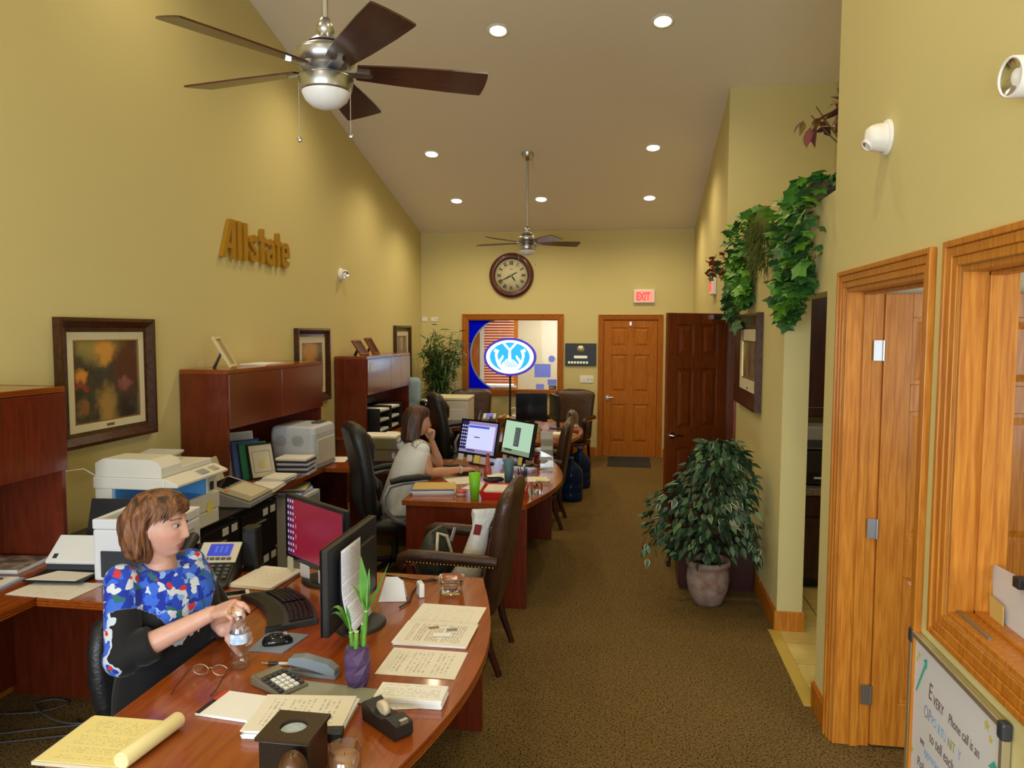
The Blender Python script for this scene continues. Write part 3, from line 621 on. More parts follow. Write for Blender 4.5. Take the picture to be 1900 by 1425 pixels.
# clock on the back wall
ck = thing('wall_clock', 'round wooden wall clock with roman numerals on the back wall', 'clock', (-1.757, YB-0.002, 2.748), rot=(PI/2, 0, 0))
CREAM = mat('clock_dial', (0.66,0.62,0.40), 0.6); CLKW = wood('clock_wood', srgb(66,22,10), srgb(98,36,16), 0.3, (2,2,2), 0.4, 10)
obj('rim', MB().lathe([(0.25,0.018),(0.255,0.045),(0.275,0.055),(0.315,0.05),(0.34,0.03),(0.345,0.0)], 48, cap=False), CLKW, ck)
obj('dial', MB().lathe([(0.256,0.0),(0.256,0.02),(0.0,0.0201)], 48), CREAM, ck)
num = ['XII','I','II','III','IV','V','VI','VII','VIII','IX','X','XI']; INK = mat('black_ink', (0.015,0.013,0.01), 0.6)
for k, s in enumerate(num):
    a = PI/2 - 2*PI*k/12; R = 0.19
    o = text_mesh('numeral', s, 0.082, 0.0008, INK, ck, (0,0,0), (0,0,0), offset=0.003, sx=0.62, align='CENTER')
    o.rotation_euler = (0,0,a-PI/2); p = Matrix.Rotation(a-PI/2, 4, 'Z') @ Vector((0, R-0.029, 0.0215)); o.location = p
obj('hour_hand', MB().prism([(-0.008,-0.02),(0.008,-0.02),(0.011,0.07),(0,0.125),(-0.011,0.07)], 0.024, 0.026), INK, ck).rotation_euler = (0,0,math.radians(-144))
obj('minute_hand', MB().prism([(-0.006,-0.10),(0.006,-0.10),(0.010,0.06),(0,0.20),(-0.010,0.06)], 0.028, 0.030), INK, ck).rotation_euler = (0,0,math.radians(118))
obj('hub', MB().cyl((0,0,0.02),(0,0,0.034),0.009), BRASS, ck)
obj('dial_mark', MB().box(-0.02,0.02,0.09,0.098,0.0203,0.021), INK, ck)

EXG = mat('exit_glow', (0.9,0.35,0.32), 0.5, emit=(1.0,0.22,0.20), es=0.55); EXR = mat('exit_red', (0.75,0.05,0.05), 0.5, emit=(1.0,0.06,0.06), es=0.8)
def exit_sign(label, loc, rz):
    e = thing('exit_sign', label, 'exit sign', loc, rz, group='lit exit signs')
    obj('housing', MB().box(-0.155,0.155,-0.045,0.0,0.0,0.20), WTRIM, e, bevel=0.01); obj('face', MB().box(-0.135,0.135,-0.0465,-0.045,0.022,0.178), EXG, e)
    text_mesh('lettering', 'EXIT', 0.16, 0.001, EXR, e, (-0.12, -0.048, 0.042), (PI/2,0,0), offset=0.006, sx=0.62)
    return e
exit_sign('lit red exit sign on the back wall above the oak door', (0.25, YB-0.001, 2.325), 0)
exit_sign('lit red exit sign on the right wall near the hanging ivy', (XR-0.001, 8.72, 2.31), -PI/2)

# black award plaque, switch plates
pq = thing('award_plaque', 'black award plaque with round medallion on the back wall', 'plaque', (-0.688, YB-0.001, 1.376))
obj('board', MB().box(-0.235,0.235,-0.02,0,0,0.341), BLACK, pq, bevel=0.004)
obj('medallion', MB().lathe([(0.058,0.0),(0.058,0.004),(0.0,0.006)], 28, M=Matrix.Translation((0,-0.021,0.255)) @ Matrix.Rotation(PI/2,4,'X')), mat('pale_gold', (0.62,0.58,0.35), 0.35, 0.6), pq)
obj('name_plate', MB().box(-0.10,0.10,-0.023,-0.02,0.115,0.155), mat('pale_gold'), pq)
for k in range(7): obj('tile_badge', MB().box(-0.19+0.045*k, -0.157+0.045*k, -0.023,-0.02,0.035,0.068), mat('pale_gold'), pq)
def plate(label, loc, rz, w, h, n, toggles=True, cat='switch'):
    t = thing('wall_plate', label, cat, loc, rz); obj('cover', MB().box(-w/2,w/2,-0.008,0,0,h), WTRIM, t, bevel=0.003)
    for k in range(n):
        x = -w/2 + w*(k+0.5)/n; obj('toggle' if toggles else 'button', MB().box(x-0.005,x+0.005,-0.02 if toggles else -0.011,-0.008,h/2-0.012,h/2+0.012), GREY if k >= n/2 else WTRIM, t)
    return t
plate('four-gang light switch plate beside the oak back door', (-0.594, YB-0.001, 1.12), 0, 0.206, 0.108, 4)
plate('small pale wall plate left of a twin plate above the bamboo', (-3.125, YB-0.001, 2.045), 0, 0.085, 0.068, 1, False, 'wall plate')
plate('small white twin-button wall plate above the bamboo', (-2.97, YB-0.001, 2.045), 0, 0.11, 0.068, 2, False, 'wall plate')
plate('white switch on the right wall next to the dark door casing', (XR-0.001, 6.80, 1.70), -PI/2, 0.08, 0.12, 1)

# emergency lamp heads
def lamp_head(label, loc, rz, aim, big=1.0, lens_r=0.030):
    t = thing('emergency_light', label, 'emergency light', loc, rz)
    B = Matrix.Rotation(PI/2,4,'X') @ Matrix.Scale(big,4)
    obj('back_plate', MB().lathe([(0.0,0.014),(0.062,0.014),(0.066,0.008),(0.066,0.0)], 28, M=B), WTRIM, t)
    h = obj('lamp_head', MB().lathe([(0.054,0.014),(0.052,0.04),(0.046,0.062),(0.034,0.078),(0.0,0.084)], 28, M=B), WTRIM, t)
    q = Vector(aim).normalized(); M = Matrix.Translation((0,-0.042*big,0)) @ q.to_track_quat('Z','X').to_matrix().to_4x4() @ Matrix.Scale(big,4); r = lens_r
    obj('lens_bezel', MB().lathe([(r+0.006,0.0),(r+0.006,0.050),(r,0.052),(r,0.046)], 24, M=M, cap=False), WTRIM, h); obj('lens', MB().lathe([(r,0.047),(r*0.6,0.040),(0.0,0.036)], 24, M=M, cap=False), CHROME, h, label='mirrored lamp reflector')
    return t
lamp_head('round white emergency lamp head on the left wall past the gold lettering', (XL+0.001, 8.13, 2.527), PI/2, (-0.75,-0.55,-0.15), 1.05, 0.036)
lamp_head('white emergency lamp head on the near right wall above the oak door', (XR-0.001, 3.09, 2.635), -PI/2, (0.15,-0.75,-0.65), 1.0, 0.018)
lamp_head('chrome and white emergency lamp head cut by the right picture edge', (XR-0.001, 1.975, 2.50), -PI/2, (0.15,-1.0,-0.05), 0.95, 0.044)
# whiteboard leaning on the wall under the pass-through window
wb = thing('whiteboard', 'whiteboard with coloured handwriting on the wall under the pass-through window', 'whiteboard', (XR-0.004, 2.297, 0.315), -PI/2)
WBH = 0.60; WBW = 0.615
obj('board', MB().box(-WBW/2,WBW/2,-0.012,0,0,WBH), mat('whiteboard_face', (0.74,0.74,0.80), 0.25), wb)
obj('aluminium_frame', MB().frame(-WBW/2-0.008,WBW/2+0.008,-0.008,WBH+0.008,0.018,-0.022,0.0), mat('champagne_aluminium', (0.62,0.55,0.40), 0.35, 0.8), wb, bevel=0.003)
for x in (-1, 1):
    for z in (0, WBH):
        sz = -1 if z == 0 else 1
        obj('corner_cap', MB().box(min(x*(WBW/2-0.02), x*(WBW/2+0.013)), max(x*(WBW/2-0.02), x*(WBW/2+0.013)), -0.026, 0.002, min(z-sz*0.035, z+sz*0.013), max(z-sz*0.035, z+sz*0.013)), DGREY, wb, bevel=0.008, label='dark plastic corner cap')
def pen(txt, x, z, s, col, sx=0.8, sh=0.15): text_mesh('handwriting', txt, s, 0.0004, mat('marker_%s' % col, {'brown':(0.16,0.11,0.10),'blue':(0.25,0.42,0.62),'green':(0.05,0.45,0.36),'olive':(0.35,0.36,0.10),'lilac':(0.30,0.28,0.40)}[col], 0.6), wb, (x, -0.0128, z), (PI/2,0,0), sx=sx, shear=sh, offset=-0.0002)
pen('E', -0.165, 0.445, 0.075, 'brown', 0.75); pen('VERY', -0.128, 0.440, 0.046, 'brown', 0.72); pen('Phone call is an', -0.015, 0.442, 0.044, 'brown', 0.72)
pen('OP', -0.195, 0.372, 0.060, 'lilac', 0.7); pen('PO', -0.135, 0.376, 0.042, 'blue', 0.7); pen('RTU', -0.085, 0.372, 0.044, 'blue', 0.7); pen('NIT', -0.015, 0.372, 0.044, 'olive', 0.7); pen('Y', 0.055, 0.372, 0.044, 'blue', 0.7)
pen('to tell each', -0.145, 0.315, 0.050, 'brown', 0.78); pen('we', -0.215, 0.272, 0.038, 'brown', 0.75); pen('appreciate', -0.180, 0.255, 0.040, 'blue', 0.75); pen('and', -0.03, 0.245, 0.042, 'brown', 0.75)
pen('Policyholder', -0.23, 0.19, 0.045, 'brown', 0.8)
GRM = mat('marker_green', (0.05,0.45,0.36), 0.6); YLM = mat('marker_yellow', (0.62,0.52,0.10), 0.6)
obj('arrow_mark', MB().prism([(-0.267,0.42),(-0.258,0.42),(-0.190,0.530),(-0.183,0.522),(-0.184,0.556),(-0.214,0.545),(-0.201,0.537)], 0.0126, 0.013, Matrix.Rotation(PI/2,4,'X')), GRM, wb)
obj('arrow_mark', MB().prism([(0.232,0.455),(0.262,0.485),(0.285,0.470),(0.268,0.462),(0.272,0.42),(0.258,0.42),(0.255,0.458)], 0.0126, 0.013, Matrix.Rotation(PI/2,4,'X')), GRM, wb)
def star(x, z, r): obj('star_mark', MB().prism([(x+(r if k%2==0 else r*0.45)*math.sin(PI*k/5), z+(r if k%2==0 else r*0.45)*math.cos(PI*k/5)) for k in range(10)], 0.0126, 0.013, Matrix.Rotation(PI/2,4,'X')), YLM, wb)
star(-0.248,0.545,0.013); star(-0.262,0.527,0.011); star(0.215,0.555,0.018); star(0.238,0.53,0.014); star(-0.275,0.215,0.014)
# clip folder on the sill of the pass-through window
cf = thing('file_folder', 'tilted pale plastic folder with a black clip on the pass-through sill', 'folder', (XR+0.105, 2.26, H_WIN[2]+0.019))
FOL = mat('pale_plastic_sheet', (0.62,0.58,0.60), 0.45)
Mf = Matrix(((0,0,1,0),(1,0,0,0),(0,1,0,0),(0,0,0,1)))
fo = obj('cover', MB().prism([(-0.15,0.0),(0.08,0.0),(0.138,0.15),(-0.07,0.16)], 0, 0.005, Mf), FOL, cf); fo.rotation_euler = (0, 0.10, 0)
obj('binder_clip', MB().box(-0.006,0.024,-0.06,-0.025,0.135,0.166), BLACK, cf, bevel=0.003)
obj('manila_note', MB().prism([(0.0,0.0),(0.075,0.0),(0.085,0.07),(0.005,0.065)], -0.012, -0.009, Mf), mat('manila', (0.60,0.40,0.12), 0.7), cf)
# ================================================================ workstations (cherry laminate)
TOPZ = 0.73
def layers(mb, poly, z0, z1):
    # worktop with a reeded edge: three bands with two shallow grooves
    cx = sum(p[0] for p in poly)/len(poly); cy = sum(p[1] for p in poly)/len(poly)
    def off(d): return [(p[0]-d*(1 if p[0] > cx else -1), p[1]-d*(1 if p[1] > cy else -1)) for p in poly]
    h = z1-z0
    for a, b, d in ((0, .26, 0.001), (.26, .36, 0.006), (.36, .60, 0.0), (.60, .70, 0.006), (.70, 1.0, 0.001)): mb.prism(off(d), z0+a*h, z0+b*h)
    return mb
def bow_desk(label, y0, y1):
    t = thing('bow_front_desk', label, 'desk', (-1.0, y0, 0), group='bow-front cherry desks'); L = y1-y0
    xi, xe, xm = -0.525, 0.34, 0.51
    poly = [(xi, 0), (xe, 0)] + [(xe+(xm-xe)*math.sin(PI*k/20), L*k/20) for k in range(1, 20)] + [(xe, L), (xi, L)]
    obj('worktop', layers(MB(), poly, 0.695, TOPZ), CHERRY_TOP, t)
    obj('end_panel', MB().box(-0.50, 0.345, 0.02, 0.05, 0, 0.695), CHERRY, t, bevel=0.002); obj('end_panel', MB().box(-0.50, 0.345, L-0.05, L-0.02, 0, 0.695), CHERRY, t, bevel=0.002)
    obj('modesty_panel', MB().box(-0.04, -0.02, 0.05, L-0.05, 0.06, 0.695), CHERRY, t)
    return t
def bridge(label, y0, y1, x0=-2.53, x1=-1.53):
    t = thing('bridge_table', label, 'desk', (x0, y0, 0), group='bridge tables'); w = x1-x0; d = y1-y0
    obj('worktop', layers(MB(), [(0,0),(w,0),(w,d),(0,d)], 0.695, TOPZ), CHERRY_TOP, t)
    obj('modesty_panel', MB().box(0, w, d-0.03, d-0.01, 0.0, 0.695), CHERRY, t)
    return t
def credenza(label, y0, y1, ped=0):
    t = thing('credenza', label, 'credenza', (-3.16, y0, 0), group='credenzas along the left wall'); d = 0.62; L = y1-y0
    obj('worktop', layers(MB(), [(0,0),(d,0),(d,L),(0,L)], 0.695, TOPZ), CHERRY_TOP, t)
    obj('end_panel', MB().box(0.01, d-0.02, 0.01, 0.035, 0, 0.695), CHERRY, t); obj('end_panel', MB().box(0.01, d-0.02, L-0.035, L-0.01, 0, 0.695), CHERRY, t)
    obj('back_panel', MB().box(0.01, 0.03, 0.035, L-0.035, 0.05, 0.695), CHERRY, t)
    return t
def hutch(label, y0, y1, splits):
    t = thing('hutch', label, 'hutch', (-3.17, y0, TOPZ+0.001), group='hutches on the credenzas'); d = 0.36; L = y1-y0; H = 0.885
    obj('side_panel', MB().box(0, d, 0, 0.025, 0, H), CHERRY, t); obj('side_panel', MB().box(0, d, L-0.025, L, 0, H), CHERRY, t)
    obj('top', layers(MB(), [(0,-0.004),(d+0.012,-0.004),(d+0.012,L+0.004),(0,L+0.004)], H-0.028, H), CHERRY_TOP, t)
    obj('back_panel', MB().box(0.0, 0.015, 0.025, L-0.025, 0, H-0.028), CHERRY, t); obj('shelf', MB().box(0.015, d-0.005, 0.025, L-0.025, 0.47, 0.49), CHERRY, t)
    ys = [0.0] + splits + [L]
    for a, b in zip(ys, ys[1:]): obj('door', MB().box(d, d+0.019, a+0.003, b-0.003, 0.462, H-0.032), DOORW, t, bevel=0.0015)
    return t
DOORW = wood('cherry_door', srgb(92,30,13), srgb(110,38,18), 0.22, (1,1,0.12), 0.7, 40, 0.12)
bow_desk('bow-front cherry desk nearest the camera, covered with papers', 1.63, 3.45)
bow_desk('bow-front cherry desk in the middle with the green and blue cups', 4.98, 6.80)
bow_desk('bow-front cherry desk farthest back, near the neon sign', 7.82, 9.64)
bridge('cherry bridge table beside the woman in the floral blouse', 2.87, 3.45); bridge('cherry bridge table behind the middle black chair', 6.06, 6.66); bridge('cherry bridge table carrying the far white copier', 8.85, 9.54)
credenza('cherry credenza at the left edge of the picture', 1.62, 3.43); credenza('cherry credenza in the middle under the hutch with the printer', 5.06, 6.68); credenza('far cherry credenza under the hutch with the paper trays', 7.88, 9.56)
hutch('cherry hutch cut by the left picture edge', 1.74, 3.41, [0.55, 1.11]); hutch('closed-door cherry hutch in the middle holding an easel frame', 4.99, 6.66, [0.835]); hutch('far cherry hutch with blue shine on its doors', 7.90, 9.54, [0.82, 1.24])

# black file cabinets between the credenzas
FILEB = mat('black_file_metal', (0.016,0.013,0.013), 0.32); LAB = print_mat('card_label', (0.62,0.60,0.58), (0.1,0.1,0.1), 5, 0.6, 0.06, 0.045, 0.1)
fl = ['black file cabinet under the white copier', 'black file cabinet between copier and fax machine', 'black file cabinet under the fax machine, with white labels']
for k in range(3):
    y0 = 3.47+0.53*k; w = 0.52
    t = thing('file_cabinet', fl[k], 'cabinet', (-3.15, y0, 0), group='black file cabinets')
    obj('body', MB().box(0, 0.66, 0, w, 0, 0.715), FILEB, t, bevel=0.003)
    for z0, z1 in ((0.03, 0.345), (0.36, 0.675)):
        dr = obj('drawer', MB().box(0.66, 0.678, 0.012, w-0.012, z0, z1), FILEB, t, bevel=0.003)
        obj('handle', MB().box(0.678, 0.692, w/2-0.07, w/2+0.07, z1-0.10, z1-0.085), STEEL, dr, bevel=0.003)
        if k: obj('label_card', MB().box(0.678, 0.68, 0.30, 0.37, z1-0.06, z1-0.012), LAB, dr); obj('label_card', MB().box(0.678, 0.68, 0.41, 0.48, z1-0.06, z1-0.012), LAB, dr)
    obj('lock', MB().cyl((0.66,w-0.05,0.695),(0.69,w-0.05,0.695),0.012), CHROME, t)
    obj('top_edge', MB().box(0, 0.682, 0, w, 0.715, TOPZ-0.002), mat('black_laminate', (0.02,0.012,0.011), 0.25), t)

# ================================================================ chairs
def rounded(w, h, r, n=5):
    P = []
    for cx, cy, a0 in ((w/2-r, h/2-r, 0), (-w/2+r, h/2-r, 90), (-w/2+r, -h/2+r, 180), (w/2-r, -h/2+r, 270)):
        P += [(cx+r*math.cos(math.radians(a0+90*k/n)), cy+r*math.sin(math.radians(a0+90*k/n))) for k in range(n+1)]
    return P
def pad(mb, secs, M=None):
    # secs: (centre, width, thick, tilt) sections swept; centre in (y,z), section spans x and normal direction
    rings = []
    for (y, z), w, th, tilt in secs:
        ring = []
        for (px, py) in rounded(w, th, min(w, th)*0.48, 5):
            ring.append((px, y + py*math.cos(tilt), z + py*math.sin(tilt)))
        rings.append(ring)
    return mb.loft(rings, True, M)
def exec_chair(label, loc, rz, armm, back_h=0.76, tall=True):
    # faces +y in local space
    t = thing('office_chair', label, 'chair', loc, rz, group='black office chairs')
    pb = MB()
    secs = [((-0.20,0.44),0.40,0.05,0), ((-0.225,0.50),0.46,0.10,0.0), ((-0.24,0.62),0.50,0.12,-0.05), ((-0.25,0.80),0.50,0.11,-0.1), ((-0.275,0.96),0.48,0.12,-0.1), ((-0.295,1.06),0.46,0.13,-0.1), ((-0.305,1.13),0.44,0.14,-0.1), ((-0.31,1.175),0.38,0.11,-0.1), ((-0.312,1.20),0.28,0.05,-0.1)]
    if not tall: secs = [((-0.20,0.42),0.30,0.05,0), ((-0.225,0.48),0.36,0.08,0.0), ((-0.24,0.58),0.38,0.09,-0.05), ((-0.25,0.70),0.37,0.08,-0.1), ((-0.26,0.78),0.32,0.07,-0.1), ((-0.262,0.81),0.22,0.04,-0.1)]
    obj('backrest', pad(pb, secs), LEATHER_BLK, t)
    if tall:
        hb = MB(); pad(hb, [((-0.235,0.90),0.30,0.03,-0.1), ((-0.232,0.94),0.36,0.10,-0.1), ((-0.24,1.04),0.38,0.13,-0.1), ((-0.262,1.12),0.36,0.10,-0.1), ((-0.28,1.16),0.26,0.03,-0.1)]); obj('headrest_cushion', hb, LEATHER_BLK, t)
        for z in (0.55, 0.72): obj('lumbar_cushion', pad(MB(), [((-0.175,z-0.07),0.32,0.02,-0.05), ((-0.17,z-0.04),0.40,0.07,-0.05), ((-0.172,z+0.04),0.40,0.07,-0.05), ((-0.18,z+0.075),0.32,0.02,-0.05)]), LEATHER_BLK, t)
    sb = MB()
    rings = []
    for y, w, zt, th in ((-0.22,0.40,0.475,0.08),(-0.19,0.47,0.485,0.11),(0.0,0.50,0.485,0.12),(0.18,0.50,0.485,0.11),(0.24,0.46,0.475,0.09),(0.26,0.38,0.465,0.05)):
        rings.append([(px, y, zt-th/2+pz) for px, pz in rounded(w, th, th*0.48, 5)])
    sb.loft(rings); obj('seat', sb, LEATHER_BLK, t)
    obj('column', MB().cyl((0,0,0.10),(0,0,0.24),0.03).cyl((0,0,0.24),(0,0,0.38),0.02), DGREY, t); obj('mechanism', MB().box(-0.10,0.10,-0.12,0.10,0.345,0.385), BLACK, t)
    for k in range(5):
        a = 2*PI*k/5+0.3; c, s = math.cos(a), math.sin(a)
        lg = obj('star_leg', MB().tube([(0.03*c,0.03*s,0.11),(0.15*c,0.15*s,0.095),(0.29*c,0.29*s,0.07)], [0.026,0.022,0.016], 8), BLACK, t)
        obj('caster', MB().cyl((0.29*c-0.02*s,0.29*s+0.02*c,0.028),(0.29*c+0.02*s,0.29*s-0.02*c,0.028),0.028,n=14), BLACK, lg)
    for sx in ((-1, 1) if tall else ()):
        x = 0.285*sx
        P = [(x*0.95,-0.20,0.69),(x,-0.10,0.705),(x,0.08,0.70),(x,0.20,0.665),(x,0.235,0.60),(x,0.21,0.53),(x,0.12,0.46),(x*0.85,0.0,0.425)]
        if tall: P = [(x*0.9,0.11,0.43),(x,0.05,0.44),(x,-0.07,0.49),(x,-0.145,0.58),(x,-0.15,0.67),(x,-0.11,0.745),(x,0.0,0.768),(x,0.18,0.772)]
        ar = obj('armrest', MB().tube(P, 0.017, 8), armm, t)
        obj('arm_pad', MB().tube([(x,-0.10,0.782),(x,-0.02,0.795),(x,0.12,0.80),(x,0.21,0.792)], [0.02,0.027,0.027,0.018], 10), BLACK, ar)
    return t
GREYARM = mat('grey_chair_arm', (0.27,0.29,0.34), 0.32, 0.3)
exec_chair('black office chair behind the woman in the floral blouse', (-1.665, 2.54, 0), -PI/2-0.4, BLACK, tall=False)
exec_chair('tall black leather office chair of the woman in white', (-1.78, 5.62, 0), math.radians(-58), GREYARM)
exec_chair('empty tall black leather chair at the farthest desk', (-1.86, 8.42, 0), math.radians(-62), GREYARM)

def guest_chair(label, loc, rz):
    # brown leather wing-arm chair with nailhead trim, faces +y
    t = thing('guest_chair', label, 'chair', loc, rz, group='brown leather guest chairs')
    mb = MB(); rings = []
    for z, w, y, th in ((0.34,0.50,-0.21,0.05),(0.38,0.54,-0.215,0.09),(0.55,0.55,-0.235,0.10),(0.75,0.57,-0.265,0.10),(0.90,0.59,-0.29,0.095),(0.97,0.60,-0.305,0.09),(1.01,0.56,-0.312,0.07),(1.035,0.40,-0.318,0.045),(1.045,0.2,-0.32,0.02)):
        rings.append([(px, y+py, z+0.012*math.cos(px*6)) for px, py in rounded(w, th, th*0.48, 5)])
    bk = obj('backrest', mb.loft(rings), LEATHER_BRN, t)
    mb = MB(); rings = []
    for y, w, zt, th in ((-0.22,0.46,0.44,0.07),(-0.19,0.52,0.455,0.11),(0.0,0.53,0.465,0.13),(0.20,0.53,0.455,0.12),(0.255,0.50,0.44,0.09),(0.265,0.46,0.43,0.05)): rings.append([(px, y, zt-th/2+pz) for px, pz in rounded(w, th, th*0.48, 5)])
    obj('seat', mb.loft(rings), LEATHER_BRN, t)
    obj('seat_rail', MB().box(-0.27,0.27,-0.20,0.25,0.28,0.335), LEATHER_BRN, t, bevel=0.008)
    for sx in (-1, 1):
        x = sx*0.295
        a = obj('armrest', MB().tube([(x,-0.27,0.655),(x,-0.10,0.66),(x,0.10,0.67),(x,0.22,0.672),(x,0.262,0.655),(x,0.268,0.625),(x,0.245,0.608)], [0.034,0.036,0.036,0.036,0.034,0.03,0.026], 10), LEATHER_BRN, t)
        nb = MB()
        for k in range(26): nb.ell((x+sx*0.035, -0.25+0.019*k, 0.636+0.0005*k), (0.005,0.005,0.005), 6, 4)
        n_ = obj('nailhead_trim', nb, BRASS, a); n_['kind'] = 'stuff'
        obj('arm_support', MB().tube([(x*0.96,0.20,0.62),(x*0.95,0.16,0.50),(x*0.90,0.14,0.33)], [0.022,0.02,0.022], 8), DARKWOOD, t)
        obj('front_leg', MB().tube([(sx*0.245,0.225,0.30),(sx*0.245,0.23,0.15),(sx*0.245,0.225,0.0)], [0.028,0.022,0.017], 8), DARKWOOD, t); obj('rear_leg', MB().tube([(sx*0.235,-0.18,0.32),(sx*0.235,-0.215,0.15),(sx*0.235,-0.27,0.0)], [0.026,0.022,0.017], 8), DARKWOOD, t)
    for (bx, bz) in ((-0.16,0.62),(0,0.62),(0.16,0.62),(-0.08,0.76),(0.08,0.76),(-0.16,0.88),(0,0.88),(0.16,0.88)):
        obj('tuft_button', MB().ell((bx, -0.235-0.16*(bz-0.55)+0.052, bz), (0.011,0.006,0.011), 8, 6), LEATHER_BRN, bk)
    return t
guest_chair('brown leather guest chair with handbags on its seat, between the desks', (-0.94, 4.22, 0), math.radians(90))
guest_chair('brown leather guest chair beside the clear brochure stand', (-0.86, 7.35, 0), math.radians(90))
guest_chair('brown tufted guest chair against the back wall near the oak door', (-0.80, 10.75, 0), math.radians(168))
guest_chair('brown guest chair half hidden behind the far black office chair', (-2.20, 10.58, 0), math.radians(190))
# chair and dark console behind the ficus
gc = thing('side_chair', 'dark armchair hidden behind the potted ficus', 'chair', (0.62, 6.35, 0), math.radians(80))
for sx in (-1, 1):
    obj('arm', MB().tube([(sx*0.27,-0.22,0.66),(sx*0.28,0.05,0.68),(sx*0.28,0.22,0.66),(sx*0.28,0.25,0.63)], 0.018, 8), DARKWOOD, gc); obj('leg', MB().tube([(sx*0.27,0.2,0.64),(sx*0.26,0.2,0.3),(sx*0.26,0.22,0)], 0.018, 8), DARKWOOD, gc); obj('leg', MB().tube([(sx*0.25,-0.2,0.45),(sx*0.25,-0.22,0)], 0.018, 8), DARKWOOD, gc)
obj('seat', MB().box(-0.25,0.25,-0.22,0.22,0.38,0.46), LEATHER_BRN, gc, bevel=0.02); obj('backrest', MB().box(-0.25,0.25,-0.27,-0.21,0.46,0.95), LEATHER_BRN, gc, bevel=0.02)
cs = thing('low_cabinet', 'low dark cabinet standing behind the potted ficus', 'cabinet', (0.40, 5.60, 0))
obj('body', MB().box(0, 0.54, 0, 0.34, 0.03, 0.40), DARKWOOD, cs); obj('top', MB().box(-0.01, 0.545, -0.015, 0.35, 0.40, 0.425), DARKWOOD, cs, bevel=0.003); obj('plinth', MB().box(0.01, 0.53, 0.01, 0.33, 0, 0.03), DARKWOOD, cs)
for x in (0.005, 0.272):
    dd = obj('door', MB().box(x, x+0.263, -0.015, 0, 0.035, 0.395), DARKWOOD, cs, bevel=0.003); obj('knob', MB().cyl((x+0.13,-0.015,0.3),(x+0.13,-0.03,0.3),0.01), BRASS, dd)
ls = thing('leaflet_stand', 'white leaflet holder behind the ficus by the right wall', 'leaflet holder', (0.86, 5.75, 0.425)); obj('back', MB().box(-0.08,0.08,0.0,0.015,0,0.36), WHITEP, ls, bevel=0.003); obj('leaflet', MB().box(-0.07,0.07,-0.012,0.0,0.02,0.30), PAPER_W, ls); obj('base', MB().box(-0.08,0.08,-0.05,0.015,0,0.012), WHITEP, ls)
# floor mat
tag(obj('door_mat', MB().box(-0.25,0.36,10.62,11.42,0.0,0.012), noise_mat('mat_fibre', [(0.3,(0.012,0.012,0.012)),(0.7,(0.035,0.034,0.032))], 200, 2, 0.95), bevel=0.004), 'dark door mat in front of the oak back door', 'mat')
# ================================================================ small things: builders
Z = TOPZ + 0.001
DOC = print_mat('printed_page', lines=26, dens=0.56); DOC2 = print_mat('printed_letter', lines=18, dens=0.50, inkmix=0.55); FORM = print_mat('printed_form', (0.84,0.80,0.70), (0.2,0.2,0.22), 34, 0.42, inkmix=0.6)
LEGAL = print_mat('yellow_legal_page', (0.86,0.75,0.33), (0.30,0.27,0.18), 24, 0.5, 0.20, 0.24, 0.08, 0.5)
def sheet(label, x, y, z, rz, m, w=0.216, h=0.279, t=0.0012, name='paper_sheet', cat='paper', group=None):
    o = obj(name, MB().box(-w/2,w/2,-h/2,h/2,0,t), m); o.location = (x, y, z); o.rotation_euler = (0,0,rz); return tag(o, label, cat, group)
def stack(label, x, y, z, rz, m, n=6, w=0.216, h=0.279, t=0.005, name='paper_stack', edge=PAPER_W, jit=0.012, group=None):
    s = thing(name, label, 'paper stack', (x, y, z), rz, group)
    for k in range(n):
        o = obj('sheet', MB().box(-w/2,w/2,-h/2,h/2,0,t*0.96), m if k == n-1 else (edge[k % len(edge)] if isinstance(edge, list) else edge), s)
        o.location = ((random.random()-.5)*jit, (random.random()-.5)*jit, k*t); o.rotation_euler = (0,0,(random.random()-.5)*0.06)
    return s
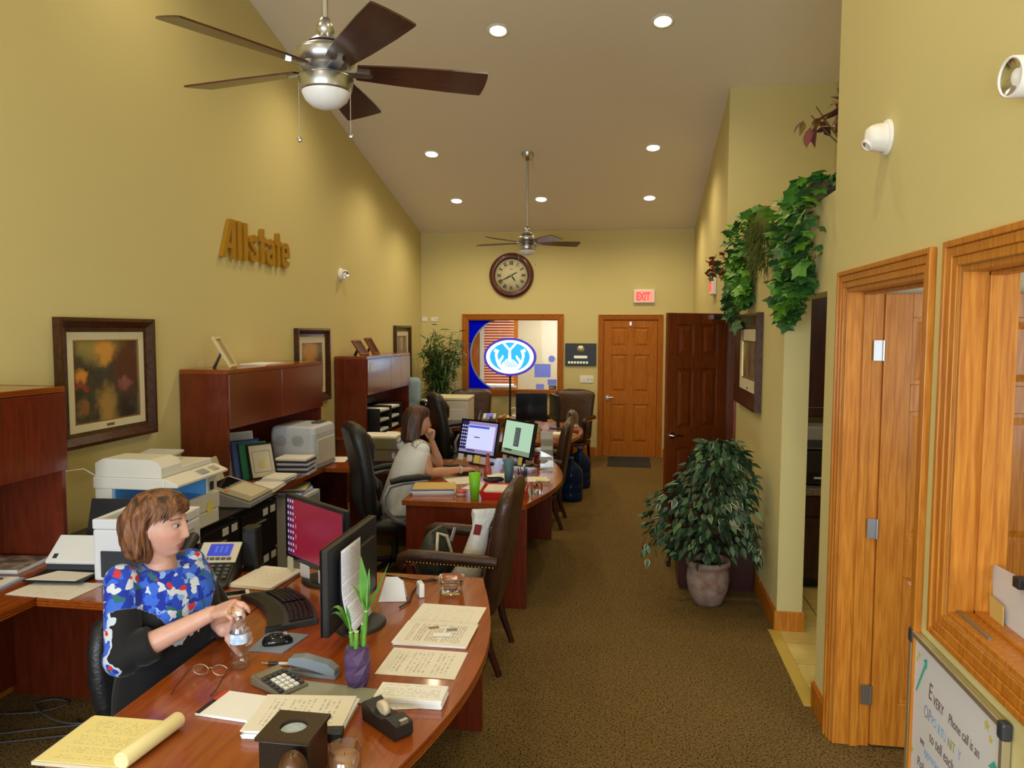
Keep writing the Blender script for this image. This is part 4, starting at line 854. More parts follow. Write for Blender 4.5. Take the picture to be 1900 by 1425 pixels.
def screen_mat(name, kind):
    m = bpy.data.materials.new(name); m.use_nodes = True; nt = m.node_tree; b = nt.nodes['Principled BSDF']; b.inputs['Roughness'].default_value = 0.25; b.inputs['Base Color'].default_value = (0.01,0.01,0.01,1)
    tc = nt.nodes.new('ShaderNodeTexCoord'); sp = nt.nodes.new('ShaderNodeSeparateXYZ'); nt.links.new(tc.outputs['Object'], sp.inputs[0])
    def mth(op, a, c=None):
        n = nt.nodes.new('ShaderNodeMath'); n.operation = op
        for i, q in enumerate((a, c)):
            if q is None: continue
            if isinstance(q, (int, float)): n.inputs[i].default_value = q
            else: nt.links.new(q, n.inputs[i])
        return n.outputs[0]
    X, Zc = sp.outputs[0], sp.outputs[2]
    def inr(a0, a1, c0, c1): return mth('MULTIPLY', mth('MULTIPLY', mth('GREATER_THAN', X, a0), mth('LESS_THAN', X, a1)), mth('MULTIPLY', mth('GREATER_THAN', Zc, c0), mth('LESS_THAN', Zc, c1)))
    def over(prev, mask, col):
        mx = nt.nodes.new('ShaderNodeMix'); mx.data_type = 'RGBA'; nt.links.new(mask, mx.inputs[0])
        if isinstance(prev, tuple): mx.inputs[6].default_value = prev
        else: nt.links.new(prev, mx.inputs[6])
        mx.inputs[7].default_value = col; return mx.outputs[2]
    def dots(a0, a1, c0, c1, sx, sz): return mth('MULTIPLY', inr(a0, a1, c0, c1), mth('MULTIPLY', mth('LESS_THAN', mth('FRACT', mth('MULTIPLY', X, 1/sx)), 0.5), mth('LESS_THAN', mth('FRACT', mth('MULTIPLY', Zc, 1/sz)), 0.45)))
    if kind == 'red':
        c = over((0.20,0.005,0.022,1), inr(-0.30,-0.20,-1,1), (0.06,0.008,0.05,1)); c = over(c, inr(-1,1,-1,-0.132), (0.08,0.03,0.12,1)); c = over(c, dots(-0.245,-0.185,-0.12,0.14,0.022,0.03), (0.45,0.40,0.55,1)); c = over(c, dots(-0.17,-0.155,-0.1,0.06,0.03,0.05), (0.4,0.35,0.4,1))
    elif kind == 'desk':
        c = over((0.30,0.22,0.42,1), inr(-1,-0.13,-1,1), (0.015,0.012,0.07,1)); c = over(c, inr(-0.135,0.19,-0.10,0.11), (0.62,0.64,0.95,1)); c = over(c, inr(-0.13,0.12,0.085,0.105), (0.05,0.10,0.60,1)); c = over(c, inr(-1,1,-1,-0.108), (0.22,0.20,0.38,1)); c = over(c, dots(-0.215,-0.14,-0.085,0.12,0.026,0.03), (0.55,0.6,0.8,1)); c = over(c, inr(-0.05,0.02,0.0,0.008), (0.02,0.02,0.05,1)); c = over(c, inr(-0.12,-0.02,-0.12,-0.108), (0.03,0.03,0.06,1))
    elif kind == 'page':
        c = over((0.40,0.60,0.42,1), inr(-0.05,0.03,-0.07,0.095), (0.05,0.06,0.06,1)); c = over(c, dots(-0.045,0.02,-0.06,0.09,0.02,0.018), (0.25,0.28,0.27,1)); c = over(c, inr(-1,1,-1,-0.10), (0.20,0.26,0.17,1)); c = over(c, inr(-0.17,-0.06,-0.118,-0.10), (0.03,0.04,0.02,1))
    elif kind == 'phone':
        c = over((0.03,0.05,0.45,1), dots(-0.03,0.03,-0.02,0.02,0.02,0.012), (0.10,0.22,0.8,1))
    else: c = None
    b.inputs['Emission Strength'].default_value = 0.85
    nt.links.new(c, b.inputs['Emission Color']); return m
def monitor(label, cx, cy, yaw, w, h, zb, scr, stand=True, tilt=0.0, notes=(), glass=True):
    # local -y is the screen side; stands on the desk
    t = thing('monitor', label, 'monitor', (cx, cy, Z), yaw)
    z0 = zb-Z
    hd = bpy.data.objects.new('display', None)
    body = obj('housing', MB().box(-w/2,w/2,0,0.028,z0,z0+h).box(-w*0.32,w*0.32,0.028,0.055,z0+0.05,z0+h-0.06), BLACK, t, bevel=0.006)
    obj('bezel', MB().frame(-w/2,w/2,z0,z0+h,0.017,-0.004,0.0,wb=0.022), BLACK_GLOSS, body)
    sc = obj('screen', MB().box(-w/2+0.016,w/2-0.016,-0.002,0.0,-h/2+0.02,h/2-0.016), scr, body); sc.location = (0,0,z0+h/2)
    obj('stand_neck', MB().box(-0.035,0.035,0.045,0.07,0.012,z0+h*0.5), BLACK, t, bevel=0.006)
    obj('stand_base', MB().lathe([(0.0,0.018),(0.10,0.014),(0.125,0.006),(0.125,0.0)], 32, M=Matrix.Translation((0,0.05,0)) @ Matrix.Diagonal((1,0.78,1,1))), BLACK, t)
    for (nx, nz, nw, nh, nm) in notes: obj('sticky_note', MB().box(nx-nw/2,nx+nw/2,-0.0075,-0.006,z0+nz-nh,z0+nz), nm, body)
    if tilt: body.matrix_local = Matrix.Translation((0,0,z0+h*0.4)) @ Matrix.Rotation(-tilt,4,'X') @ Matrix.Translation((0,0,-z0-h*0.4))
    return t
def keyboard(label, x, y, z, rz, curved=True, w=0.44):
    t = thing('keyboard', label, 'keyboard', (x, y, z), rz)
    f = lambda px: 0.055*(px/(w/2))**2 if curved else 0.0
    n = 12; top = [(-w/2+w*k/n, 0.085-f(-w/2+w*k/n)*0.55) for k in range(n+1)]; bot = [(-w/2+w*k/n, -0.105-f(-w/2+w*k/n)*0.9) for k in range(n, -1, -1)]
    obj('case', MB().prism(bot[::-1] + top[::-1], 0, 0.02), DGREY, t, bevel=0.005)
    km = mesh('key', MB().cb((0,0,0),(0.0155,0.0155,0.007))); km.materials.append(mat('key_black', (0.010,0.010,0.011), 0.35))
    for r in range(5):
        for c in range(21):
            px = -w/2+0.03+c*(w-0.06)/20
            if curved and abs(px) < 0.012: continue
            k = link('key', km, None, t); k.location = (px, 0.062-r*0.0195-f(px)*0.7, 0.023+ (0.006*(1-abs(px)/(w/2)) if curved else 0)); k.rotation_euler = (0,0,-0.5*px if curved else 0)
    obj('wrist_rest', MB().prism([(p[0]*0.97, p[1]+0.004) for p in bot[::-1]] + [(q[0]*0.97, -0.045-f(q[0])*0.8) for q in top[::-1]], 0.019, 0.024), BLACK, t, bevel=0.004)
    return t
def mouse(label, x, y, z, rz):
    t = thing('computer_mouse', label, 'mouse', (x, y, z), rz); mb = MB(); rings = []
    for yy, w, h in ((-0.055,0.02,0.012),(-0.048,0.044,0.026),(-0.02,0.060,0.038),(0.015,0.060,0.036),(0.042,0.052,0.024),(0.054,0.03,0.012)):
        rings.append([(w/2*math.cos(a), yy, max(0.0, h*math.sin(a))) for a in [PI*k/10 for k in range(11)]] + [(-w/2*0.9, yy, 0), (w/2*0.9, yy, 0)])
    obj('shell', mb.loft(rings), BLACK_GLOSS, t); obj('wheel', MB().cyl((-0.004,0.028,0.031),(0.004,0.028,0.031),0.008), GREY, t); return t
def desk_phone(label, x, y, z, rz, led=True):
    t = thing('desk_phone', label, 'telephone', (x, y, z), rz)
    # wedge body, faces -y
    vs = [(-0.11,-0.11,0),(0.11,-0.11,0),(0.11,0.10,0),(-0.11,0.10,0),(-0.11,-0.11,0.022),(0.11,-0.11,0.022),(0.11,0.10,0.13),(-0.11,0.10,0.13)]
    obj('base', MB().add(vs, [(0,3,2,1),(4,5,6,7),(0,1,5,4),(1,2,6,5),(2,3,7,6),(3,0,4,7)]), BLACK, t, bevel=0.008)
    ang = math.atan2(0.108, 0.21); M = Matrix.Translation((0.025,-0.005,0.077)) @ Matrix.Rotation(ang,4,'X')
    fp = obj('face_panel', MB().box(-0.07,0.088,-0.005,0.112,0.0,0.006,M), BEIGE, t, bevel=0.003)
    sc = obj('lcd_screen', MB().box(-0.045,0.045,-0.003,0.003,-0.032,0.032), screen_mat('lcd_'+str(len(MATS))+label[:6], 'phone'), fp); sc.matrix_local = M @ Matrix.Translation((0.012,0.062,0.008)) @ Matrix.Rotation(-PI/2,4,'X')
    km = mesh('phone_key', MB().cb((0,0,0),(0.016,0.011,0.006))); km.materials.append(mat('phone_key_grey', (0.10,0.10,0.10), 0.4))
    for r in range(4):
        for c in range(5): k = link('phone_key', km, None, t); k.matrix_local = M @ Matrix.Translation((-0.055+0.030*c,-0.025-0.020*r,0.004))
    for c in range(5): k = link('soft_key', km, None, fp); k.matrix_local = M @ Matrix.Translation((-0.03+0.022*c,0.012,0.008))
    h = obj('handset', MB().tube([(-0.085,-0.10,0.055),(-0.085,-0.08,0.07),(-0.085,0.0,0.118),(-0.085,0.08,0.155),(-0.085,0.10,0.15)], [0.024,0.026,0.017,0.026,0.022], 10), BLACK, t)
    return t
def cup(label, x, y, z, r0, r1, h, m, name='tumbler'):
    return tag(obj(name, MB().lathe([(0.0,0.0),(r0,0.0),(r1,h),(r1-0.003,h),(r0-0.003,0.006),(0.0,0.006)], 28), m, loc=(x,y,z)), label, 'cup')
def card_on(o, w, h): return o
YEL = mat('yellow_sticky', (0.75,0.68,0.18), 0.7); WHT = print_mat('white_note', (0.72,0.72,0.78), (0.15,0.2,0.4), 8, 0.5, 0.07, 0.08, 0.08); BLUN = mat('blue_note', (0.45,0.50,0.85), 0.7)

# ================================================================ near desk
sheet('printed page at the far end of the page row along the curved desk edge', -0.712, 2.965, Z, -PI/2-0.02, FORM)
st_ = stack('stack of printed pages with loose cards on it, near the curved desk edge', -0.708, 2.752, Z, -PI/2+0.01, DOC, 5, t=0.002)
sheet('single printed page between the card-topped stack and the envelopes', -0.695, 2.51, Z, -PI/2, DOC2)
for k, (x, y, r, m) in enumerate(((-0.730,2.80,0.4,mat('card_brown',(0.30,0.18,0.08),0.6)), (-0.69,2.805,0.2,PAPER), (-0.655,2.79,0.3,mat('card_grey',(0.25,0.24,0.22),0.6)), (-0.68,2.735,0.15,PAPER_W))):
    sheet(['small brown card lying on the page stack','small cream card lying on the page stack','small dark grey card lying on the page stack','white card nearest the camera on the page stack'][k], x, y, Z+0.0101+0.0007*k, r, m, 0.07 if k == 3 else 0.04, 0.035 if k == 3 else 0.022, 0.0006, 'loose_card', 'card', 'loose cards on the page stack')
en = thing('envelope_stack', 'neat stack of white envelopes near the curved desk edge', 'envelopes', (-0.66, 2.245, Z), 0.02)
ENV = print_mat('addressed_envelope', (0.84,0.83,0.80), (0.25,0.25,0.28), 9, 0.5, 0.22, 0.10, 0.06, 0.6)
for k in range(8): o = obj('envelope', MB().box(-0.109,0.109,-0.05,0.05,0,0.0034), ENV if k == 7 else PAPER_W, en); o.location = ((random.random()-.5)*0.004,(random.random()-.5)*0.004,k*0.0035)
bc = thing('business_card', 'white business card with a small photo beside the tape dispenser', 'card', (-0.672, 2.208, Z), 0.25); obj('card', MB().box(-0.044,0.044,-0.025,0.025,0,0.0008), print_mat('business_card_print',(0.82,0.80,0.76),(0.2,0.2,0.2),7,0.5,0.09,0.05,0.1), bc); obj('photo', MB().box(0.012,0.038,-0.004,0.02,0.0008,0.0012), mat('photo_brown',(0.22,0.09,0.05),0.5), bc)
stack('thick stack of white paper behind the black tissue box', -0.945, 2.065, Z, -PI/2+0.10, DOC2, 10, t=0.003)
cl = obj('document_sleeve', MB().box(-0.17,0.17,-0.05,0.05,0,0.001), mat('clear_green_film', (0.36,0.37,0.28), 0.15, alpha=0.9), loc=(-0.955,2.255,Z+0.002), rot=(0,0.0,-0.08)); tag(cl, 'clear document sleeve lying between calculator and paper stack', 'sleeve')
rp = thing('memo_pad', 'white memo pad with a red and dark strip near the eyeglasses', 'notepad', (-1.185, 2.115, Z), -0.10); obj('pad', MB().box(-0.09,0.09,-0.075,0.075,0,0.008), PAPER_W, rp); obj('dark_strip', MB().box(-0.09,-0.074,-0.075,0.012,0.008,0.0086), BLACK, rp); obj('red_strip', MB().box(-0.09,-0.074,0.012,0.075,0.008,0.0086), mat('red_print',(0.55,0.05,0.02),0.5), rp)
lp_ = thing('legal_pad', 'yellow legal pad with rolled page at the near desk corner', 'notepad', (-1.445, 1.865, Z), 0.02)
obj('pad', MB().box(-0.125,0.125,-0.125,0.115,0,0.010), mat('pad_backing',(0.62,0.55,0.40),0.8), lp_); pg = obj('page', MB().box(-0.12,0.12,-0.12,0.12,0,0.0012), LEGAL, lp_); pg.location = (0,0,0.010)
obj('rolled_page', MB().lathe([(0.021,-0.115),(0.023,-0.11),(0.023,0.11),(0.021,0.115),(0.016,0.115),(0.015,-0.115),(0.021,-0.115)], 24, cap=False, M=Matrix.Translation((0.145,-0.005,0.026)) @ Matrix.Rotation(PI/2,4,'X') @ Matrix.Rotation(-0.12,4,'Y')), mat('yellow_paper',(0.86,0.78,0.42),0.7), lp_, label='page rolled into a tube')
# black tissue box
tx = thing('tissue_box', 'dark leather tissue box cover with a round opening, near edge of desk', 'tissue box', (-0.845, 1.796, Z), 0.0)
LEA = mat('dark_brown_leather', (0.020,0.013,0.009), 0.3, bump=0.1, bscale=120)
obj('body', MB().box(-0.066,0.066,-0.066,0.066,0,0.130), LEA, tx, bevel=0.004)
q = [(0.0725*(1 if 45<=a<135 or 225<=a<315 else 1)*0, 0) for a in ()]
lid = MB(); n = 32
outer = []
for k in range(n):
    a = 2*PI*k/n; c, s = math.cos(a), math.sin(a); m_ = max(abs(c), abs(s)); outer.append((0.0725*c/m_, 0.0725*s/m_))
inner = [(0.036*math.cos(2*PI*k/n), 0.036*math.sin(2*PI*k/n)) for k in range(n)]
vs = [(x,y,0.140) for x,y in outer] + [(x,y,0.140) for x,y in inner] + [(x,y,0.131) for x,y in outer] + [(x,y,0.131) for x,y in inner]
lid.add(vs, [(k,(k+1)%n,n+(k+1)%n,n+k) for k in range(n)] + [(2*n+k,3*n+k,3*n+(k+1)%n,2*n+(k+1)%n) for k in range(n)] + [(k,2*n+k,2*n+(k+1)%n,(k+1)%n) for k in range(n)] + [(n+k,n+(k+1)%n,3*n+(k+1)%n,3*n+k) for k in range(n)])
obj('lid', lid, mat('brown_leather_top', (0.040,0.024,0.012), 0.28, bump=0.08, bscale=140), tx)
obj('tissue', MB().lathe([(0.034,0.1305),(0.022,0.134),(0.0,0.133)], 18), mat('blue_tissue',(0.42,0.52,0.60),0.8,bump=0.6,bscale=60), tx)
sb_ = thing('pencil_sharpener', 'small black box with a round hole on the paper stack', 'pencil sharpener', (-0.795, 1.935, Z+0.0305), 0.2); obj('body', MB().box(-0.028,0.028,-0.022,0.022,0,0.028), BLACK, sb_, bevel=0.003); obj('hole', MB().cyl((0.008,0.004,0.028),(0.008,0.004,0.0286),0.007), DGREY, sb_)
# tape dispenser
td = thing('tape_dispenser', 'black desk tape dispenser near the curved desk edge', 'tape dispenser', (-0.685, 2.075, Z), math.radians(-38))
prof = [(-0.085,0),(0.085,0),(0.09,0.012),(0.088,0.045),(0.04,0.052),(0.015,0.040),(-0.02,0.038),(-0.05,0.052),(-0.075,0.062),(-0.092,0.05)]
obj('body', MB().prism(prof, -0.03, 0.03, Matrix.Rotation(PI/2,4,'X')), BLACK, td, bevel=0.004)
obj('tape_roll', MB().lathe([(0.014,-0.009),(0.025,-0.009),(0.025,0.009),(0.014,0.009)], 28, M=Matrix.Translation((-0.018,0,0.050)) @ Matrix.Rotation(PI/2,4,'X')), mat('tape_beige',(0.62,0.52,0.36),0.4), td)
obj('cutter', MB().box(0.078,0.09,-0.013,0.013,0.044,0.056), STEEL, td)
# candle and wooden thing at the bottom edge
cd_ = thing('candle_jar', 'glass jar candle with tan wax at the bottom edge of the picture', 'candle', (-0.715, 1.815, Z)); obj('jar', MB().lathe([(0.0,0.0),(0.040,0.0),(0.043,0.006),(0.043,0.085),(0.040,0.085),(0.040,0.008),(0.0,0.008)], 28), THIN, cd_); obj('wax', MB().lathe([(0.0,0.009),(0.039,0.009),(0.039,0.058),(0.0,0.060)], 24), mat('tan_wax',(0.50,0.27,0.14),0.5,sss=0.2), cd_); obj('wick', MB().cyl((0,0,0.06),(0.001,0,0.068),0.001), BLACK, cd_)
wk = thing('wooden_knob_stand', 'dark wooden rounded stand cut by the bottom picture edge', 'ornament', (-0.80, 1.69, Z)); obj('base', MB().lathe([(0.0,0),(0.03,0),(0.034,0.01),(0.02,0.02),(0.0,0.02)], 20), DARKWOOD, wk); obj('dome', MB().ell((0,0,0.075),(0.038,0.038,0.06),20,12), wood('brown_turned_wood', srgb(62,34,12), srgb(98,58,22), 0.3, (4,4,1), 0.3, 10), wk)
# lucky bamboo in a faceted purple vase
vz = thing('bamboo_vase', 'lucky bamboo in a faceted purple vase on the near desk', 'plant', (-0.865, 2.318, Z))
VP_ = mat('purple_ceramic', (0.085,0.045,0.13), 0.45); vb = MB(); rings = []
for k, (r, z) in enumerate(((0.034,0.0),(0.040,0.022),(0.043,0.05),(0.044,0.08),(0.042,0.108),(0.038,0.13))): rings.append([(r*math.cos(2*PI*(i+0.5*(k%2))/8), r*math.sin(2*PI*(i+0.5*(k%2))/8), z) for i in range(8)])
vb.loft(rings, True, sm=False)
fs = []
obj('vase', vb, VP_, vz, label='faceted purple vase')
BST = noise_mat('bamboo_stalk', [(0.3,(0.06,0.22,0.02)),(0.7,(0.16,0.36,0.05))], 20, 3, 0.35); LEAF = noise_mat('bamboo_leaf', [(0.3,(0.05,0.22,0.03)),(0.7,(0.14,0.38,0.06))], 12, 3, 0.4)
def stalk(x, y, h, lean=(0,0)):
    P = []; R = []
    for k in range(9):
        f = k/8; P.append((x+lean[0]*f, y+lean[1]*f, 0.09+h*f)); R.append(0.0085 if k % 2 else 0.0072)
    s = obj('stalk', MB().tube(P, R, 8), BST, vz); obj('cut_end', MB().cyl(P[-1], (P[-1][0],P[-1][1],P[-1][2]+0.003), 0.0075), mat('pale_green_cut',(0.5,0.6,0.3),0.6), s); return P[-1]
p1 = stalk(-0.014,0.004,0.085,(-0.008,0)); p2 = stalk(0.0,-0.014,0.095,(0.004,0)); p3 = stalk(0.016,0.006,0.155,(0.012,0.008)); p4 = stalk(0.006,0.018,0.11,(0.01,0.0)); p5 = stalk(-0.004,-0.002,0.05)
def blade_leaf(mb, base, tip, width, sag=0.02, up=Vector((0,0,1)), n=7):
    base = Vector(base); tip = Vector(tip); d = tip-base; side = d.cross(up)
    if side.length < 1e-6: side = Vector((1,0,0))
    side.normalize(); L = []; Rr = []
    for k in range(n+1):
        f = k/n; c = base + d*f + up*(sag*math.sin(PI*f)); w = width*math.sin(PI*min(1, 0.08+0.92*f)**0.8)*0.5 if f < 1 else 0.0005
        nrm = up*(0.18*w); L.append(c+side*w+nrm); Rr.append(c-side*w+nrm)
    mid = [base + d*(k/n) + up*(sag*math.sin(PI*k/n)) for k in range(n+1)]
    vs = L+mid+Rr; m = n+1
    mb.add(vs, [(k,k+1,m+k+1,m+k) for k in range(n)] + [(m+k,m+k+1,2*m+k+1,2*m+k) for k in range(n)], True); return mb
def vleaf(b, t, w, s=0.02): obj('leaf', blade_leaf(MB(), b, t, w, s), LEAF, vz)
for b, t, w, s in ((p1,(-0.10,0.0,0.235),0.026,0.05),(p1,(-0.115,0.01,0.205),0.022,0.045),(p1,(-0.045,0.02,0.26),0.014,0.01),(p3,(0.095,0.05,0.40),0.030,-0.01),(p3,(-0.005,0.06,0.415),0.034,0.0),(p3,(-0.03,0.04,0.325),0.016,0.01),(p3,(0.005,0.0,0.30),0.020,0.01),(p3,(0.06,0.02,0.355),0.014,0.01),(p3,(0.02,0.07,0.37),0.016,0.01)): vleaf(b, t, w, s)
obj('shoot', MB().tube([p1,(-0.03,0.005,0.215),(-0.04,0.01,0.235)],[0.005,0.004,0.002],6), BST, vz); obj('shoot', MB().tube([p3,(0.03,0.02,0.30),(0.03,0.03,0.35)],[0.006,0.005,0.002],6), BST, vz)
# stapler, pen, calculator, glasses, bottle
sp_ = thing('stapler', 'grey-blue stapler in front of the purple vase', 'stapler', (-1.04, 2.363, Z), math.radians(-3)); SG = mat('grey_blue_plastic',(0.20,0.24,0.28),0.35)
obj('base', MB().prism(rounded(0.185,0.042,0.012),0,0.012), SG, sp_, bevel=0.003); obj('arm', MB().prism([(-0.085,0.036),(-0.078,0.058),(-0.03,0.066),(0.06,0.050),(0.088,0.030),(0.088,0.012),(0.06,0.012),(-0.02,0.030)], -0.019, 0.019, Matrix.Rotation(PI/2,4,'X')), SG, sp_, bevel=0.004); obj('magazine', MB().box(-0.075,0.05,-0.009,0.009,0.020,0.032), STEEL, sp_); obj('anvil', MB().box(-0.075,-0.05,-0.008,0.008,0.012,0.0135), STEEL, sp_)
pn = thing('pen', 'white and black pen beside the stapler', 'pen', (-1.175, 2.415, Z+0.006), math.radians(4)); MY = Matrix.Rotation(PI/2,4,'Y')
obj('barrel', MB().cyl((-0.012,0,0),(0.065,0,0),0.0055), WHITEP, pn); obj('grip', MB().cyl((-0.05,0,0),(-0.012,0,0),0.006), BLACK, pn); obj('tip', MB().cyl((-0.075,0,0),(-0.05,0,0),0.0012,0.0055), CHROME, pn)
ca = thing('calculator', 'tilted grey calculator with white keys near the stapler', 'calculator', (-1.115, 2.27, Z), math.radians(62)); 
vs = [(-0.055,-0.08,0),(0.055,-0.08,0),(0.055,0.08,0),(-0.055,0.08,0),(-0.055,-0.08,0.010),(0.055,-0.08,0.010),(0.055,0.08,0.034),(-0.055,0.08,0.034)]
obj('body', MB().add(vs,[(0,3,2,1),(4,5,6,7),(0,1,5,4),(1,2,6,5),(2,3,7,6),(3,0,4,7)]), mat('calculator_grey',(0.14,0.12,0.09),0.4), ca, bevel=0.004); Mk = Matrix.Translation((0,0,0.0225)) @ Matrix.Rotation(math.atan2(0.024,0.16),4,'X')
obj('display', MB().box(-0.045,0.045,0.042,0.070,0,0.003,Mk), mat('lcd_olive',(0.20,0.17,0.10),0.2), ca)
for r in range(5):
    for c in range(5): obj('key', MB().cb((-0.040+0.02*c,0.026-0.0215*r,0.003),(0.0145,0.0145,0.006),M=Mk), WHITEP if 0 < c < 4 and r > 0 else DGREY, ca)
gl = thing('eyeglasses', 'thin wire eyeglasses lying open on the near desk', 'glasses', (-1.375, 2.295, Z), math.radians(4)); WIRE = mat('glasses_wire',(0.55,0.45,0.32),0.25,0.9)
for sx in (-1, 1):
    P = [(sx*0.034+0.027*math.cos(a)*1.0, 0.0, 0.024+0.018*math.sin(a)) for a in [2*PI*k/20 for k in range(20)]]
    r_ = obj('rim', MB().tube(P, 0.0011, 6, closed=True), WIRE, gl); obj('lens', MB().prism([(p[0],p[2]) for p in P], -0.0004, 0.0004, Matrix.Rotation(PI/2,4,'X')), GLASS, r_)
    obj('temple', MB().tube([(sx*0.062,0,0.03),(sx*0.066,-0.02,0.028),(sx*0.070,-0.10,0.008),(sx*0.066,-0.135,0.002)], 0.0016, 6), BLACK, gl)
obj('bridge', MB().tube([(-0.008,0,0.028),(0,0.002,0.033),(0.008,0,0.028)], 0.001, 6), WIRE, gl)
bt = thing('water_bottle', 'clear plastic water bottle held by the woman in the floral blouse', 'bottle', (-1.312, 2.375, Z))
PET = thin_glass('clear_pet', (0.93,0.95,0.98,1), 0.12, 0.08); WATER = mat('water', (0.97,0.99,1.0), 0.0, trans=1.0, ior=1.25)
obj('bottle_shell', MB().lathe([(0.0,0.003),(0.022,0.0),(0.030,0.006),(0.032,0.02),(0.0295,0.04),(0.031,0.05),(0.0290,0.062),(0.031,0.075),(0.0305,0.085),(0.0318,0.09),(0.0318,0.128),(0.031,0.132),(0.026,0.150),(0.016,0.170),(0.0115,0.180),(0.0115,0.190)], 28), PET, bt)
obj('label_band', MB().lathe([(0.0323,0.093),(0.0326,0.097),(0.0326,0.124),(0.0323,0.128)], 28, cap=False), noise_mat('blue_label', [(0.40,(0.78,0.84,0.95)),(0.55,(0.35,0.55,0.90)),(0.68,(0.80,0.86,0.95))], 40, 2, 0.35), bt, label='pale blue printed label'); obj('cap', MB().cyl((0,0,0.188),(0,0,0.203),0.0145,n=18), WHITEP, bt)
# mouse, pad, keyboard, phones, monitors
o = tag(obj('mouse_pad', MB().prism([(-0.075,-0.085),(0.060,-0.085),(0.085,0.085),(-0.080,0.095)], 0, 0.003), mat('blue_grey_pad',(0.22,0.27,0.36),0.6), loc=(-1.277,2.592,Z)), 'blue-grey mouse pad under the black mouse on the near desk', 'mouse pad')
mouse('shiny black mouse on the blue-grey pad', -1.275, 2.585, Z+0.0035, math.radians(-62)); keyboard('curved black ergonomic keyboard on the near desk', -1.385, 2.925, Z, math.radians(-50))
ph = thing('smartphone', 'white-edged smartphone lying beside the curved keyboard', 'phone', (-1.70, 3.045, Z), math.radians(-58)); obj('case', MB().prism(rounded(0.062,0.125,0.009),0,0.008), WHITEP, ph, bevel=0.002); obj('screen', MB().box(-0.027,0.027,-0.046,0.046,0.008,0.0085), BLACK_GLOSS, ph)
RED = screen_mat('red_desktop','red'); DESK = screen_mat('desktop_window','desk'); PAGE = screen_mat('green_page','page'); OFF = BLACK_GLOSS
W1 = WHT
monitor('black monitor showing a dark red desktop on the near desk', -1.41, 3.245, math.atan2(-0.31,0.42), 0.52, 0.315, 0.80, RED, notes=((-0.215,0.012,0.055,0.07,mat('pale_note',(0.55,0.58,0.50),0.7)),(-0.08,0.004,0.085,0.062,WHT),(0.08,0.006,0.075,0.06,WHT)))
m2 = monitor('black monitor seen from behind with a printed list taped to it', -1.082, 2.81, -PI/2, 0.54, 0.325, 0.782, OFF)
LST = print_mat('taped_list', (0.66,0.67,0.72), (0.12,0.12,0.15), 34, 0.62, 0.20, 0.30, 0.04, 0.75)
# paper taped on the back side (local +y), hanging and curling off at the bottom
pb = MB(); n = 10
for k in range(n+1):
    f = k/n; z = 0.150-0.30*f; yy = 0.004+0.05*max(0, f-0.45)**2*3; pb.v += [(-0.10, z, yy), (0.10, z, yy)]
for k in range(n): pb.f.append((2*k,2*k+1,2*k+3,2*k+2)); pb.sm.append(True)
po = obj('taped_list', pb, LST, m2, label='printed list taped over the monitor edge'); po.matrix_local = Matrix.Translation((0.13,0.058,0.215)) @ Matrix(((-1,0,0,0),(0,0,1,0),(0,1,0,0),(0,0,0,1)))
so = po.modifiers.new('thick','SOLIDIFY'); so.thickness = 0.0008
tk = thing('tent_card', 'white folded card standing behind the taped monitor', 'card', (-0.985, 3.075, Z), 0.2); obj('front', MB().prism([(-0.06,0),(0.06,0),(0.045,0.085),(0.02,0.105),(-0.03,0.105)], 0, 0.003, Matrix.Rotation(PI/2-0.25,4,'X')), WHITEP, tk); obj('rear', MB().prism([(-0.06,0),(0.06,0),(0.045,0.085),(-0.03,0.10)], 0, 0.003, Matrix.Translation((0,0.055,0)) @ Matrix.Rotation(PI/2+0.25,4,'X')), WHITEP, tk)
sr = thing('sensor_block', 'small white plastic block standing between cable and glass ashtray', 'device', (-0.885, 3.165, Z), 0.5); obj('body', MB().box(-0.012,0.012,-0.03,0.03,0,0.062), WHITEP, sr, bevel=0.005); obj('button', MB().box(-0.014,-0.012,-0.01,0.01,0.035,0.05), GREY, sr)
ag = thing('glass_ashtray', 'square clear cut-glass dish at the far corner of the near desk', 'glass dish', (-0.762, 3.235, Z), 0.15)
gb = MB(); 
def sq(r, z): return [(x*r/0.5, y*r/0.5, z) for x, y in rounded(1.0,1.0,0.22,3)]
gb.loft([sq(0.042,0.0),sq(0.050,0.01),sq(0.056,0.06),sq(0.058,0.068),sq(0.048,0.068),sq(0.042,0.05),sq(0.030,0.022),sq(0.004,0.020)]); obj('dish', gb, GLASS, ag, bevel=0.0)
obj('rim_notch', MB().tube([(0.053,-0.01,0.068),(0.053,0.01,0.068)],0.005,6), GLASS, ag)
tag(obj('adapter_cable', MB().tube([(-0.93,3.00,Z+0.005),(-0.91,3.08,Z+0.006),(-0.93,3.2,Z+0.005),(-0.93,3.33,Z+0.006),(-0.89,3.38,Z+0.006),(-0.86,3.36,Z+0.006),(-0.90,3.33,Z+0.011),(-0.99,3.36,Z+0.005),(-1.12,3.40,Z+0.005)],0.004,6), BLACK), 'black cable running over the far end of the near desk', 'cable')
spk = thing('desk_speaker', 'tall black desk speaker behind the desk phone', 'speaker', (-1.80, 3.405, Z), 0.1); obj('body', MB().prism(rounded(0.075,0.085,0.02),0.012,0.21), BLACK, spk, bevel=0.006); obj('grille', MB().box(-0.03,0.03,-0.0445,-0.042,0.03,0.19), mat('speaker_cloth',(0.02,0.022,0.03),0.7), spk); obj('foot', MB().prism(rounded(0.085,0.095,0.02),0,0.013), BLACK, spk)
